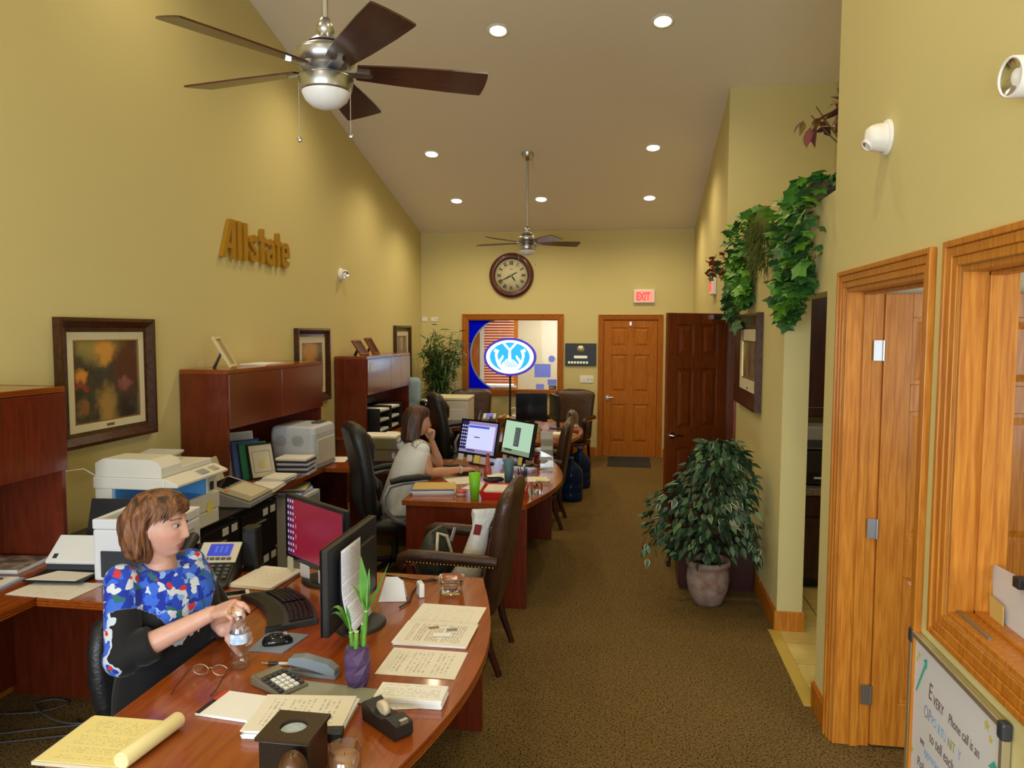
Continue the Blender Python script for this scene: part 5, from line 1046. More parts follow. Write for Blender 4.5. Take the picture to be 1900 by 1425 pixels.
desk_phone('black desk phone with lit blue screen beside the woman in the floral blouse', -1.918, 3.20, Z, math.radians(12)).scale = (1.16,1.16,1.16); stack('pile of cream papers below the red monitor', -1.66, 3.26, Z, -0.1, FORM, 5, t=0.003, edge=PAPER)
# left part: scanner, printer, copier, fax, papers
sc_ = thing('document_scanner', 'white sheet-fed scanner with black tray on the near bridge table', 'scanner', (-2.61, 3.245, Z), math.radians(6))
vs = [(-0.14,-0.06,0.0),(0.14,-0.06,0.0),(0.14,0.09,0.0),(-0.14,0.09,0.0),(-0.14,-0.045,0.045),(0.14,-0.045,0.045),(0.14,0.065,0.13),(-0.14,0.065,0.13)]
obj('body', MB().add(vs,[(0,3,2,1),(4,5,6,7),(0,1,5,4),(1,2,6,5),(2,3,7,6),(3,0,4,7)]), DGREY, sc_, bevel=0.006); cv = Matrix.Translation((0,0.008,0.092)) @ Matrix.Rotation(math.atan2(0.085,0.11),4,'X')
obj('cover', MB().box(-0.138,0.138,-0.078,0.085,0.0,0.018,cv), WHITEP, sc_, bevel=0.005); obj('button', MB().box(-0.11,-0.09,-0.055,-0.03,0.018,0.021,cv), DGREY, sc_); obj('marking', MB().box(0.07,0.12,0.06,0.068,0.018,0.0188,cv), GREY, sc_)
obj('output_tray', MB().box(-0.14,0.14,-0.22,-0.05,0.012,0.02), BLACK, sc_, bevel=0.004); obj('feed_sheet', MB().prism([(-0.13,-0.21),(0.11,-0.215),(0.13,-0.10),(-0.06,-0.08)],0.021,0.023), PAPER, sc_)
obj('rear_support', MB().box(-0.10,0.12,0.075,0.09,0.10,0.34,Matrix.Translation((0.02,0.06,0.0)) @ Matrix.Rotation(-0.3,4,'X')), BLACK, sc_, bevel=0.004)
sheet('printed sheet on the near bridge edge beside the floral sleeve', -2.53, 2.985, Z, -PI/2-0.05, FORM, 0.21, 0.33)
mg = stack('magazine with a car picture on a stack at the left edge', -3.0, 3.24, Z, 0.1, noise_mat('magazine_cover',[(0.35,(0.10,0.09,0.10)),(0.5,(0.32,0.24,0.17)),(0.62,(0.55,0.50,0.45))],14,3,0.3), 4, 0.26, 0.22, 0.006, 'magazine_stack')
fd = thing('open_folder', 'cream folder with pen on a blue folder at the left edge', 'folder', (-2.90, 2.98, Z), 0.1); obj('blue_cover', MB().box(-0.13,0.13,-0.10,0.10,0,0.006), mat('pale_blue_card',(0.30,0.36,0.55),0.6), fd); obj('cream_sheet', MB().box(-0.12,0.11,-0.09,0.09,0.006,0.012), PAPER, fd); obj('pen', MB().cyl((-0.06,-0.02,0.016),(0.06,0.05,0.016),0.004), BLACK, fd)
pr = thing('laser_printer', 'white laser printer with dark front behind the floral blouse', 'printer', (-2.265, 3.275, Z), math.radians(4))
PW = mat('printer_white',(0.72,0.74,0.78),0.4)
obj('body', MB().box(-0.185,0.185,-0.15,0.15,0.0,0.245), PW, pr, bevel=0.012); obj('front_door', MB().box(-0.145,0.15,-0.158,-0.148,0.02,0.145), mat('slate_plastic',(0.035,0.042,0.055),0.4), pr, bevel=0.004); obj('top_frame', MB().frame(-0.185,0.185,-0.15,0.15,0.03,-0.292,-0.245,Matrix(((1,0,0,0),(0,0,1,0),(0,-1,0,0),(0,0,0,1)))), PW, pr, bevel=0.006)
obj('output_bay', MB().box(-0.15,0.15,-0.12,0.12,0.245,0.256), mat('warm_grey_plastic',(0.22,0.19,0.13),0.5), pr); obj('badge', MB().box(0.05,0.068,-0.152,-0.15,0.175,0.19), DGREY, pr)
vg = MB()
for k in range(10): vg.box(0.185,0.188,-0.10,0.08,0.06+0.015*k,0.066+0.015*k)
o = obj('side_vents', vg, GREY, pr); o['kind'] = 'stuff'
cp = thing('copier', 'white multifunction copier with blue inner tray on black cabinets', 'copier', (-2.655, 3.96, TOPZ), 0.0)
CW = mat('copier_white',(0.70,0.68,0.60),0.45); CBL = mat('blue_inner_plastic',(0.10,0.34,0.72),0.4)
x0,x1,y0,y1 = -0.22,0.215,-0.25,0.25
obj('base_unit', MB().box(x0,x1,y0,y1,0.01,0.105), CW, cp, bevel=0.008); obj('front_wall', MB().box(x1-0.02,x1,y0+0.16,y1,0.105,0.20), CW, cp); obj('paper_drawer', MB().box(x1,x1+0.012,y0+0.02,y1-0.02,0.02,0.10), CW, cp, bevel=0.004)
obj('rear_column', MB().box(x0,x0+0.10,y0,y1,0.105,0.30), CW, cp); obj('side_column', MB().box(x0+0.10,x1-0.01,y1-0.10,y1,0.105,0.30), CW, cp)
obj('blue_tray', MB().box(x0+0.10,x0+0.11,y0+0.01,y1-0.10,0.106,0.30).box(x0+0.10,x1-0.02,y1-0.115,y1-0.10,0.106,0.30), CBL, cp)
vs = [(x0+0.10,y0+0.005,0.106),(x1-0.02,y0+0.005,0.106),(x1-0.02,y1-0.10,0.106),(x0+0.10,y1-0.10,0.106),(x0+0.10,y0+0.005,0.15),(x1-0.02,y0+0.005,0.12),(x1-0.02,y1-0.10,0.20),(x0+0.10,y1-0.10,0.215)]
obj('output_ramp', MB().add(vs,[(0,3,2,1),(4,5,6,7),(0,1,5,4),(1,2,6,5),(2,3,7,6),(3,0,4,7)]), CBL, cp)
obj('side_panel', MB().box(x0,x0+0.10,y0-0.004,y0,0.02,0.30), CW, cp); obj('port_cover', MB().box(x0+0.02,x0+0.07,y0-0.008,y0-0.004,0.03,0.12), GREY, cp); obj('inner_side', MB().box(x0+0.10,x1-0.06,y0-0.004,y0,0.03,0.11), CBL, cp)
obj('scanner_deck', MB().box(x0-0.01,x1-0.02,y0-0.01,y1+0.01,0.30,0.365), CW, cp, bevel=0.006)
vs = [(x1-0.02,y0-0.01,0.315),(x1+0.06,y0-0.01,0.318),(x1+0.06,y1+0.01,0.318),(x1-0.02,y1+0.01,0.315),(x1-0.02,y0-0.01,0.365),(x1+0.06,y0-0.01,0.332),(x1+0.06,y1+0.01,0.332),(x1-0.02,y1+0.01,0.365)]
kp = obj('control_panel', MB().add(vs,[(0,3,2,1),(4,5,6,7),(0,1,5,4),(1,2,6,5),(2,3,7,6),(3,0,4,7)]), CW, cp, bevel=0.003)
obj('panel_display', MB().cb((x1+0.02,0.05,0.352),(0.045,0.08,0.004),(0,math.atan2(0.033,0.08),0)), GREY, kp); obj('keypad', MB().cb((x1+0.02,0.17,0.352),(0.045,0.06,0.004),(0,math.atan2(0.033,0.08),0)), mat('warm_key_grey',(0.40,0.36,0.26),0.5), kp)
ad = MB().prism([(y0,0.366),(y0+0.19,0.366),(y0+0.19,0.425),(y0+0.15,0.455),(y0+0.08,0.466),(y0+0.03,0.455),(y0,0.43)], x0, x1-0.03, Matrix(((0,0,1,0),(1,0,0,0),(0,1,0,0),(0,0,0,1)))); 
ad = MB().prism([(x0,0.366),(x1-0.04,0.366),(x1-0.04,0.42),(x1-0.06,0.45),(x1-0.11,0.466),(x0+0.05,0.466),(x0,0.44)], -(y0+0.19), -y0, Matrix.Rotation(PI/2,4,'X'))
obj('document_feeder', ad, CW, cp, bevel=0.006); obj('feeder_lid', MB().box(x0,x1-0.04,y0+0.19,y1,0.366,0.40), CW, cp, bevel=0.005); obj('feed_tray', MB().cb((-0.07,0.06,0.435),(0.22,0.24,0.012),(0.12,0,0)), mat('copier_tray_grey',(0.50,0.52,0.48),0.4), cp); obj('yellow_note', MB().box(x1+0.012,x1+0.0135,0.10,0.16,0.085,0.16), YEL, cp, label='yellow sticky note'); obj('badge', MB().box(x1-0.01,x1-0.006,0.17,0.21,0.215,0.265), DGREY, cp); obj('front_cover', MB().box(x1,x1+0.01,y0+0.14,y1-0.005,0.105,0.20), CW, cp, bevel=0.004)
tag(obj('charging_cable', MB().tube([(XL+0.01,3.50,0.90),(XL+0.01,3.58,1.0),(XL+0.01,3.70,1.10),(-3.0,3.78,1.12),(-2.885,3.80,1.05)],0.004,6), WHITEP), 'white cord hanging on the left wall beside the copier', 'cord')
fx = thing('fax_machine', 'grey-beige fax machine with papers on the black cabinets', 'fax machine', (-2.60, 4.76, TOPZ), math.radians(4))
vs = [(-0.17,-0.19,0),(0.155,-0.19,0),(0.155,0.19,0),(-0.17,0.19,0),(-0.17,-0.19,0.13),(0.155,-0.19,0.035),(0.155,0.19,0.035),(-0.17,0.19,0.13)]
FXG = mat('fax_beige',(0.34,0.31,0.22),0.45); obj('body', MB().add(vs,[(0,3,2,1),(4,5,6,7),(0,1,5,4),(1,2,6,5),(2,3,7,6),(3,0,4,7)]), mat('fax_grey_blue',(0.30,0.31,0.34),0.45), fx, bevel=0.008); Mfx = Matrix.Translation((-0.008,0,0.086)) @ Matrix.Rotation(math.atan2(0.095,0.325),4,'Y')
obj('top_cover', MB().box(-0.165,0.165,-0.185,0.185,0,0.010,Mfx), FXG, fx, bevel=0.003); obj('document', MB().box(-0.03,0.14,-0.10,0.15,0.010,0.012,Mfx), mat('cream_insert',(0.55,0.50,0.36),0.7), fx); obj('gloss_lid', MB().box(-0.15,-0.05,-0.12,0.14,0.010,0.016,Mfx), BLACK_GLOSS, fx, bevel=0.002); obj('rear_support', MB().cb((-0.20,0.0,0.21),(0.012,0.26,0.17),(0,-0.35,0)), mat('fax_tray',(0.45,0.43,0.30),0.5), fx, bevel=0.005); obj('red_button', MB().box(-0.03,-0.01,-0.17,-0.14,0.010,0.014,Mfx), mat('orange_key',(0.65,0.15,0.03),0.5), fx)
stack('cream papers stacked behind the fax machine', -2.62, 5.145, Z, 0.1, PAPER, 8, t=0.004, edge=[PAPER_W,PAPER])
# floor cables near the left
for k, (lab, P) in enumerate((('long grey cable on the floor at lower left', [(-2.98,2.98,0.004),(-2.75,3.08,0.006),(-2.55,3.16,0.005),(-2.2,3.30,0.004)]), ('looping grey cable on the floor beside the chair', [(-3.05,3.18,0.005),(-2.85,3.22,0.012),(-2.78,3.33,0.006),(-2.88,3.36,0.005),(-2.92,3.27,0.012),(-2.65,3.14,0.016),(-2.45,3.22,0.005),(-2.35,3.34,0.005)]), ('black cable crossing the floor under the near desk', [(-2.62,3.20,0.005),(-2.5,3.10,0.006),(-2.35,2.95,0.005),(-2.2,2.75,0.005)]), ('pale cable lying nearest the camera on the floor', [(-2.95,2.90,0.005),(-2.6,3.03,0.011),(-2.4,3.10,0.014),(-2.1,3.15,0.006)]))):
    Q = []
    for q in range(len(P)-1):
        a0, a1, a2, a3 = [Vector(P[max(0, min(len(P)-1, q+w_))]) for w_ in (-1,0,1,2)]
        for f in (0, 0.2, 0.4, 0.6, 0.8): Q.append(0.5*((2*a1)+(a2-a0)*f+(2*a0-5*a1+4*a2-a3)*f*f+(3*a1-a0-3*a2+a3)*f**3))
    Q.append(Vector(P[-1])); tag(obj('floor_cable', MB().tube(Q, 0.0035, 6), mat('grey_cable',(0.10,0.10,0.11),0.5) if k != 2 else BLACK), lab, 'cable', 'cables on the floor')
# ================================================================ middle desk
fdr = thing('folder_stack', 'stack of folders with a manila one on top beside the green cup', 'folders', (-1.375, 5.30, Z), math.radians(12))
MAN = mat('manila_card',(0.62,0.42,0.14),0.7); BLC = mat('blue_card',(0.10,0.16,0.45),0.6)
for k in range(9):
    o = obj('folder', MB().box(-0.15,0.15,-0.12,0.12,0,0.0046), MAN if k == 8 else (BLC if k in (6,7) else PAPER_W), fdr); o.location = ((random.random()-.5)*0.02,(random.random()-.5)*0.02,k*0.0048); o.rotation_euler = (0,0,(random.random()-.5)*0.12)
rt = thing('food_tub', 'small clear tub with a red lid between folders and green cup', 'container', (-1.15, 5.19, Z)); obj('tub', MB().lathe([(0.0,0),(0.032,0),(0.038,0.026),(0.0,0.026)],22), mat('milky_plastic',(0.60,0.50,0.42),0.3), rt); obj('lid', MB().lathe([(0.040,0.024),(0.041,0.034),(0.034,0.036),(0.032,0.032),(0.0,0.032)],24,cap=False), mat('red_lid',(0.55,0.03,0.02),0.35), rt)
GCUP = mat('green_translucent_cup',(0.20,0.55,0.02),0.35,sss=0.3); cup('lime green plastic tumbler on the middle desk edge', -1.03, 5.085, Z, 0.029, 0.043, 0.185, GCUP)
cup('grey-blue plastic tumbler on the middle desk', -0.886, 5.70, Z, 0.031, 0.044, 0.18, mat('blue_grey_cup',(0.07,0.16,0.22),0.4))
tr = thing('letter_tray', 'bright red letter tray with papers on the middle desk', 'letter tray', (-0.845, 5.27, Z), math.radians(3)); RTM = mat('red_tray',(0.62,0.02,0.015),0.35)
vs = [(-0.15,-0.15,0),(0.15,-0.15,0),(0.15,0.15,0),(-0.15,0.15,0),(-0.165,-0.17,0.05),(0.165,-0.17,0.05),(0.165,0.165,0.05),(-0.165,0.165,0.05)]
obj('tray', MB().add(vs,[(0,3,2,1),(0,1,5,4),(1,2,6,5),(2,3,7,6),(3,0,4,7)]).add([(x*0.97,y*0.97,z+0.004) for x,y,z in vs],[(0,1,2,3)]), RTM, tr)
for k in range(4): o = obj('paper', MB().box(-0.14,0.14,-0.11,0.11,0,0.008), DOC2 if k == 3 else PAPER_W, tr); o.location = ((random.random()-.5)*0.01, 0.01, 0.014+0.0085*k); o.rotation_euler = (0,0,(random.random()-.5)*0.08)
ph_ = thing('pencil_cup', 'black mesh pencil cup with pens on the middle desk', 'pencil cup', (-0.767, 5.60, Z)); mbm = MB()
for z in (0.003, 0.035, 0.07, 0.097): mbm.tube([(0.036*math.cos(2*PI*k/20),0.036*math.sin(2*PI*k/20),z) for k in range(20)],0.0018,5,closed=True)
for k in range(12): mbm.cyl((0.036*math.cos(2*PI*k/12),0.036*math.sin(2*PI*k/12),0),(0.036*math.cos(2*PI*k/12),0.036*math.sin(2*PI*k/12),0.098),0.0014,n=5)
mbm.cyl((0,0,0),(0,0,0.003),0.036); obj('mesh_cup', mbm, BLACK, ph_)
for k in range(6): a = k*1.1; obj('pen', MB().cyl((0.01*math.cos(a),0.01*math.sin(a),0.004),(0.034*math.cos(a),0.034*math.sin(a),0.135+0.008*(k%3)),0.004,n=8), [BLACK,DGREY,mat('blue_pen',(0.03,0.05,0.3),0.4),BLACK,mat('red_pen',(0.4,0.03,0.03),0.4),DGREY][k], ph_)
cr_ = thing('crystal_paperweight', 'clear crystal paperweight near the curved edge of the middle desk', 'paperweight', (-0.628, 5.33, Z))
for k in range(3): obj('crystal', MB().loft([[( (0.016+0.004*k)*s*math.cos(2*PI*i/6)+0.02*(k-1), (0.016)*s*math.sin(2*PI*i/6), z) for i in range(6)] for s, z in ((1.0,0.0),(1.2,0.03),(0.9,0.05+0.012*k),(0.1,0.065+0.012*k))], sm=False), GLASS, cr_)
sheet('white form lying left of the green cup by the keyboard', -1.27, 5.72, Z, 0.5, DOC2); sheet('printed sheet under the red tray edge', -1.06, 5.52, Z, -0.3, DOC); sheet('printed sheet beside the grey-blue tumbler', -0.98, 5.92, Z, 0.35, FORM); sheet('cream sheet under the pencil cup', -0.73, 5.86, Z, 0.1, PAPER, 0.24, 0.2)
stack('small pad of yellow sticky notes near the pencil cup', -0.635, 5.80, Z+0.0015, 0.05, mat('pale_yellow',(0.80,0.72,0.30),0.7), 4, 0.10, 0.076, 0.003, 'sticky_pad', edge=PAPER)
wl = thing('black_pouch', 'black folded pouch with receipts between the two tumblers', 'pouch', (-1.005, 5.70, Z+0.0015), 0.4); obj('pouch', MB().ell((0,0,0.02),(0.085,0.05,0.022),18,10), LEATHER_BLK, wl); obj('receipt', MB().cb((0.01,0.0,0.047),(0.12,0.06,0.002),(0.06,0.05,0.2)), PAPER, wl)
keyboard('dark curved keyboard in front of the woman in white', -1.43, 6.17, Z, math.radians(-32)); mouse('black mouse under the hand of the woman in white', -1.205, 5.965, Z, math.radians(-60))
YN = mat('pale_yellow'); PNK = mat('pinkish_note',(0.62,0.55,0.62),0.7)
monitor('left of the two lit monitors, showing a white window', -1.282, 6.455, math.atan2(-0.25,0.386), 0.46, 0.315, 0.805, DESK, tilt=0.22, notes=((-0.17,0.002,0.065,0.055,WHT),(-0.06,0.0,0.06,0.055,WHT),(0.03,0.006,0.07,0.07,YEL),(0.13,0.0,0.12,0.065,PNK)))
monitor('right of the two lit monitors, showing a pale green page', -0.935, 6.475, math.atan2(-0.335,0.315), 0.455, 0.325, 0.80, PAGE, tilt=0.20, notes=((-0.14,0.0,0.06,0.062,mat('white_note')),(0.10,0.01,0.055,0.068,YEL)))
lo = thing('lotion_bottle', 'tall pink plastic bottle in front of the lit monitor', 'bottle', (-1.105, 5.99, Z)); PKB = mat('pink_plastic',(0.42,0.09,0.09),0.25,sss=0.2); obj('body', MB().lathe([(0,0),(0.03,0),(0.034,0.01),(0.03,0.05),(0.018,0.08),(0.014,0.15),(0.0,0.152)],20), PKB, lo); obj('cap', MB().cyl((0,0,0.152),(0,0,0.18),0.013,n=14), PKB, lo)
obj_l = thing('lavender_box', 'lavender card box lying in front of the right lit monitor', 'box', (-0.85, 6.20, Z), -0.3); obj('box', MB().box(-0.11,0.11,-0.06,0.06,0,0.025), BLUN, obj_l, bevel=0.002); obj('label', MB().box(-0.03,0.06,-0.02,0.03,0.025,0.0255), WHITEP, obj_l)
tb2 = thing('correction_tape', 'blue and clear tape holder on the lavender box', 'tape', (-0.82, 6.10, Z), 0.3); obj('body', MB().box(-0.02,0.02,-0.02,0.02,0,0.022), mat('bright_blue',(0.02,0.10,0.55),0.3), tb2, bevel=0.005); obj('spool', MB().cyl((0,-0.008,0.022),(0,0.008,0.075),0.012), mat('pale_blue_clear',(0.55,0.70,0.90),0.2), tb2)
jr = thing('candy_jar', 'glass jar of red sweets with a white lid behind the right lit monitor', 'jar', (-0.735, 6.53, Z)); obj('jar', MB().lathe([(0,0),(0.055,0),(0.060,0.01),(0.060,0.10),(0.045,0.115),(0.045,0.12),(0.057,0.10),(0.057,0.012),(0,0.010)],26,cap=False), THIN, jr); obj('sweets', MB().lathe([(0,0.012),(0.055,0.012),(0.055,0.085),(0,0.092)],22), noise_mat('red_sweets',[(0.3,(0.25,0.01,0.008)),(0.7,(0.55,0.05,0.03))],60,2,0.35,bump=0.5), jr); obj('lid', MB().lathe([(0.0,0.148),(0.04,0.146),(0.049,0.13),(0.049,0.118)],24), mat('clear_white_lid',(0.75,0.76,0.76),0.2), jr)
ac = thing('brochure_stand', 'tall clear acrylic brochure stand at the far edge of the middle desk', 'brochure stand', (-0.655, 6.30, Z), 0.12); ACR = thin_glass('acrylic', (0.90,0.92,0.90,1), 0.12)
obj('back', MB().box(-0.055,0.055,0.0,0.004,0.0,0.345), ACR, ac); obj('leaflets', MB().box(-0.05,0.05,-0.006,-0.001,0.01,0.32), print_mat('grey_leaflet',(0.42,0.40,0.34),(0.15,0.15,0.15),12,0.5,0.12,0.34,0.1,0.4), ac); obj('base', MB().box(-0.055,0.055,-0.06,0.004,0,0.004), ACR, ac)
for z in (0.08, 0.17, 0.26): obj('pocket', MB().box(-0.055,0.055,-0.013,-0.010,z-0.06,z), ACR, ac)
# bags on the guest chair
hb = thing('handbag', 'dark olive and navy handbag with a white strap on the guest chair', 'handbag', (-1.09, 4.24, 0.468), math.radians(75)); OLV = noise_mat('olive_navy_fabric',[(0.35,(0.015,0.02,0.035)),(0.5,(0.05,0.055,0.035)),(0.62,(0.02,0.024,0.03))],9,3,0.5,1.5)
rings = []
for z, w, d in ((0.0,0.24,0.13),(0.02,0.28,0.16),(0.12,0.28,0.15),(0.20,0.24,0.10),(0.26,0.18,0.045),(0.275,0.15,0.02)): rings.append([(px,py,z+0.008*math.sin(9*px)) for px,py in rounded(w,d,min(w,d)*0.45,5)])
obj('body', MB().loft(rings), OLV, hb); st = MB().tube([(-0.10,-0.06,0.17),(-0.07,-0.05,0.27),(-0.0,-0.07,0.24),(0.03,-0.085,0.14),(0.03,-0.088,0.06)],0.010,6); obj('strap', st, mat('cream_strap',(0.62,0.56,0.44),0.6), hb, label='cream strap'); obj('tag', MB().cb((0.095,-0.06,0.22),(0.03,0.006,0.09),(0.2,0.25,0)), mat('pale_tag',(0.50,0.55,0.68),0.5), hb)
pbg = thing('plastic_bag', 'crumpled white plastic shopping bag on the guest chair', 'bag', (-0.848, 4.19, 0.468), 0.3); rings = []
for z, w, d, ox in ((0.0,0.12,0.10,-0.05),(0.03,0.18,0.14,-0.05),(0.10,0.15,0.11,-0.02),(0.20,0.11,0.07,0.01),(0.30,0.10,0.05,0.035),(0.38,0.13,0.04,0.05),(0.41,0.14,0.02,0.055)): rings.append([(px*(1+0.12*math.sin(7*k+z*40))+ox,py*(1+0.15*math.cos(5*k+z*60)),z) for k,(px,py) in enumerate(rounded(w,d,min(w,d)*0.4,4))])
obj('sack', MB().loft(rings), mat('white_bag_film',(0.72,0.71,0.67),0.35,bump=0.9,bscale=22), pbg); obj('printed_mark', MB().cb((0.012,-0.035,0.30),(0.04,0.006,0.06),(0.1,0.2,0)), mat('dark_red_print',(0.25,0.02,0.02),0.5), pbg)
# ================================================================ middle credenza
p2 = thing('office_printer', 'pale grey laser printer with round side vents under the middle hutch', 'printer', (-2.76, 6.16, Z), 0.0); P2G = mat('pale_grey_blue',(0.50,0.53,0.58),0.42)
rings = []
for z, s in ((0.0,0.97),(0.02,1.0),(0.30,1.0),(0.35,0.96),(0.365,0.86)): rings.append([(px*s,py*s,z) for px,py in rounded(0.40,0.47,0.04,4)])
obj('body', MB().loft(rings, sm=False), P2G, p2, bevel=0.006); obj('front_cover', MB().box(0.198,0.208,-0.19,0.19,0.04,0.25), mat('pale_beige_panel',(0.58,0.56,0.50),0.45), p2, bevel=0.01); obj('control_panel', MB().cb((0.12,0.09,0.364),(0.10,0.20,0.012),(0,0.2,0)), DGREY, p2, bevel=0.004)
for x in (-0.10, 0.05):
    v = MB()
    for k in range(7): zz = 0.20+0.013*k; hw = math.sqrt(max(0.0, 0.05**2-(0.013*(k-3))**2)); v.box(x-hw,x+hw,-0.2375,-0.2345,zz,zz+0.006)
    o = obj('vent', v, GREY, p2); o['kind'] = 'stuff'
obj('paper_tray', MB().box(0.20,0.212,-0.18,0.18,0.01,0.035), GREY, p2)
sheet('cream sheet under the pale grey printer', -2.60, 6.47, Z, 0.2, PAPER)
def leaner(label, x, y, w, h, m, tilt=0.3, rz=PI/2-0.35, art=None):
    t = thing('framed_certificate', label, 'frame', (x, y, Z), rz); M = Matrix.Rotation(-tilt,4,'X')
    obj('frame', MB().frame(-w/2,w/2,0,h,0.012,-0.008,0.008,M), m, t); obj('sheet', MB().box(-w/2+0.01,w/2-0.01,-0.003,0.003,0.01,h-0.01,M), art or PAPER, t); return t
leaner('white document leaning behind the framed certificates', -2.985, 5.50, 0.26, 0.37, WHITEP, 0.22, 0.95, print_mat('grey_doc',(0.60,0.60,0.62),(0.3,0.3,0.32),12,0.4,0.24,0.3)); leaner('blue-edged frame leaning under the middle hutch', -2.93, 5.515, 0.24, 0.31, mat('blue_edge',(0.02,0.05,0.3),0.4), 0.25, 0.95, BLC); leaner('green folder leaning under the middle hutch', -2.875, 5.53, 0.23, 0.29, mat('green_edge',(0.02,0.18,0.08),0.4), 0.27, 0.95, mat('green_card',(0.03,0.22,0.11),0.6))
lc = leaner('front black-framed certificate leaning under the middle hutch', -2.82, 5.55, 0.22, 0.28, BLACK, 0.30, 0.95, mat('cream_certificate',(0.66,0.62,0.50),0.6)); obj('seal_border', MB().frame(-0.075,0.075,0.05,0.22,0.002,-0.0045,-0.003,Matrix.Rotation(-0.30,4,'X')), DGREY, lc); obj('gold_seal', MB().cyl((0,-0.004,0.11),(0,-0.0055,0.11),0.03,M=Matrix.Rotation(-0.30,4,'X')), mat('soft_gold',(0.65,0.58,0.25),0.5), lc)
bs = thing('binder_stack', 'stack of binders and papers in front of the leaning certificates', 'binders', (-2.675, 5.80, Z), 0.1)
for k in range(7): o = obj('binder', MB().box(-0.13,0.13,-0.11,0.11,0,0.019), PAPER if k == 6 else [mat('lavender_white',(0.50,0.52,0.66),0.6), DGREY][k % 2], bs, bevel=0.002); o.location = ((random.random()-.5)*0.02,(random.random()-.5)*0.012,k*0.0195); o.rotation_euler = (0,0,(random.random()-.5)*0.08)
ws = stack('loose papers in a wire tray under the middle hutch', -2.645, 5.43, Z, 0.0, PAPER, 8, 0.18, 0.22, 0.006, 'paper_pile', edge=[PAPER_W, mat('lavender_white')], jit=0.03); obj('wire_edge', MB().tube([(-0.12,-0.15,0.03),(0.12,-0.15,0.03),(0.125,0.0,0.02),(0.12,0.15,0.04)],0.003,6), DGREY, ws)
od = thing('drawer_unit', 'clear plastic drawer unit with papers under the middle credenza', 'drawer unit', (-2.78, 5.72, 0), 0.0); CLP = mat('frosted_plastic',(0.55,0.58,0.62),0.3,trans=0.35)
obj('case', MB().frame(-0.20,0.20,0.0,0.58,0.015,-0.26,0.26,Matrix.Rotation(PI/2,4,'Z')), WHITEP, od)
for k in range(3): d_ = obj('drawer', MB().box(-0.25,0.265,-0.18,0.18,0.02+0.185*k,0.195+0.185*k), CLP, od, bevel=0.008); obj('lip', MB().box(0.265,0.275,-0.06,0.06,0.13+0.185*k,0.15+0.185*k), CLP, d_)
for k in range(4): obj('paper', MB().cb((0.03,0,0.588+0.014*k),(0.40,0.30,0.012),(0,0,0.1*k)), [BLUN,PAPER_W,BLC,YN][k], od)
# easel frame and papers on the middle hutch
HT = TOPZ+0.001+0.885+0.001
def easel(label, x, y, w, h, lean, rz, m, art, leg=0.10, z=HT):
    t = thing('easel_frame', label, 'photo frame', (x, y, z), rz); M = Matrix.Translation((0,0,0.006)) @ Matrix.Rotation(-lean,4,'X')
    obj('frame', MB().frame(-w/2,w/2,0,h,0.025,-0.012,0.010,M), m, t, bevel=0.003); obj('mat_board', MB().box(-w/2+0.02,w/2-0.02,-0.004,0.008,0.02,h-0.02,M), art, t)
    top = M @ Vector((0,0.010,h*0.55)); obj('easel_leg', MB().add([Vector((-0.02,0,0))+top,Vector((0.02,0,0))+top,(0.03,top.y+leg,0.0),(-0.03,top.y+leg,0.0),Vector((-0.02,0.006,0.01))+top,Vector((0.02,0.006,0.01))+top,(0.03,top.y+leg+0.01,0.0),(-0.03,top.y+leg+0.01,0.0)],[(0,1,2,3),(7,6,5,4),(0,4,5,1),(1,5,6,2),(2,6,7,3),(3,7,4,0)]), BLACK, t); return t
easel('black easel frame with a cream border on the middle hutch', -2.90, 5.26, 0.17, 0.26, 0.52, PI/2+0.22, mat('cream_black_frame',(0.60,0.52,0.28),0.5), mat('olive_print',(0.36,0.28,0.11),0.5), 0.06)
easel('wooden easel plaque on the far hutch, nearer one', -2.93, 8.20, 0.18, 0.20, 0.62, PI/2-0.2, MAHOG, DARKWOOD, 0.05); easel('wooden easel plaque on the far hutch, behind the other', -2.90, 8.52, 0.18, 0.22, 0.55, PI/2-0.1, MAHOG, DARKWOOD, 0.05)
stack('flat papers lying on top of the middle hutch', -2.98, 5.85, HT, 0.1, PAPER, 3, 0.22, 0.40, 0.004, 'paper_pile')
sheet('white label note hanging on the far hutch door', 0, 0, 0, 0, PAPER, 0.075, 0.10, 0.0012, 'hanging_note', 'note').matrix_world = Matrix.Translation((-2.789, 8.02, 1.50)) @ Matrix.Rotation(PI/2,4,'Y') @ Matrix.Rotation(PI/2,4,'Z')
# ================================================================ far desk and credenza
ot = thing('desk_printer', 'olive-grey desktop printer behind the woman in white', 'printer', (-2.13, 6.40, Z), 0.05); OLG = mat('olive_grey',(0.17,0.155,0.09),0.5); obj('body', MB().box(-0.19,0.19,-0.14,0.16,0.03,0.235), OLG, ot, bevel=0.008); obj('foot_tray', MB().box(-0.18,0.18,-0.15,0.15,0,0.03), BLACK, ot); obj('seam_strip', MB().box(-0.19,0.19,-0.143,-0.139,0.135,0.139), BLACK, ot); obj('top_sheet', MB().box(-0.17,0.15,-0.12,0.14,0.236,0.25), PAPER, ot); obj('badge', MB().box(0.12,0.15,-0.143,-0.14,0.06,0.11), BLUN, ot)
tg = thing('tray_organizer', 'black multi-tier paper tray with papers under the far hutch', 'paper tray', (-2.90, 8.45, Z), 0)
for k in range(3):
    obj('tier', MB().box(-0.15,0.20,-0.42,0.40,0.03+0.11*k,0.038+0.11*k).box(-0.15,-0.14,-0.42,0.40,0.0,0.36 if k == 2 else 0.3), BLACK, tg)
    for j in range(2): obj('paper', MB().cb((0.05,-0.21+0.41*j,0.051+0.11*k),(0.26,0.30,0.022),(0,0,0.06*(j-k))), PAPER if (j+k) % 2 else PAPER_W, tg)
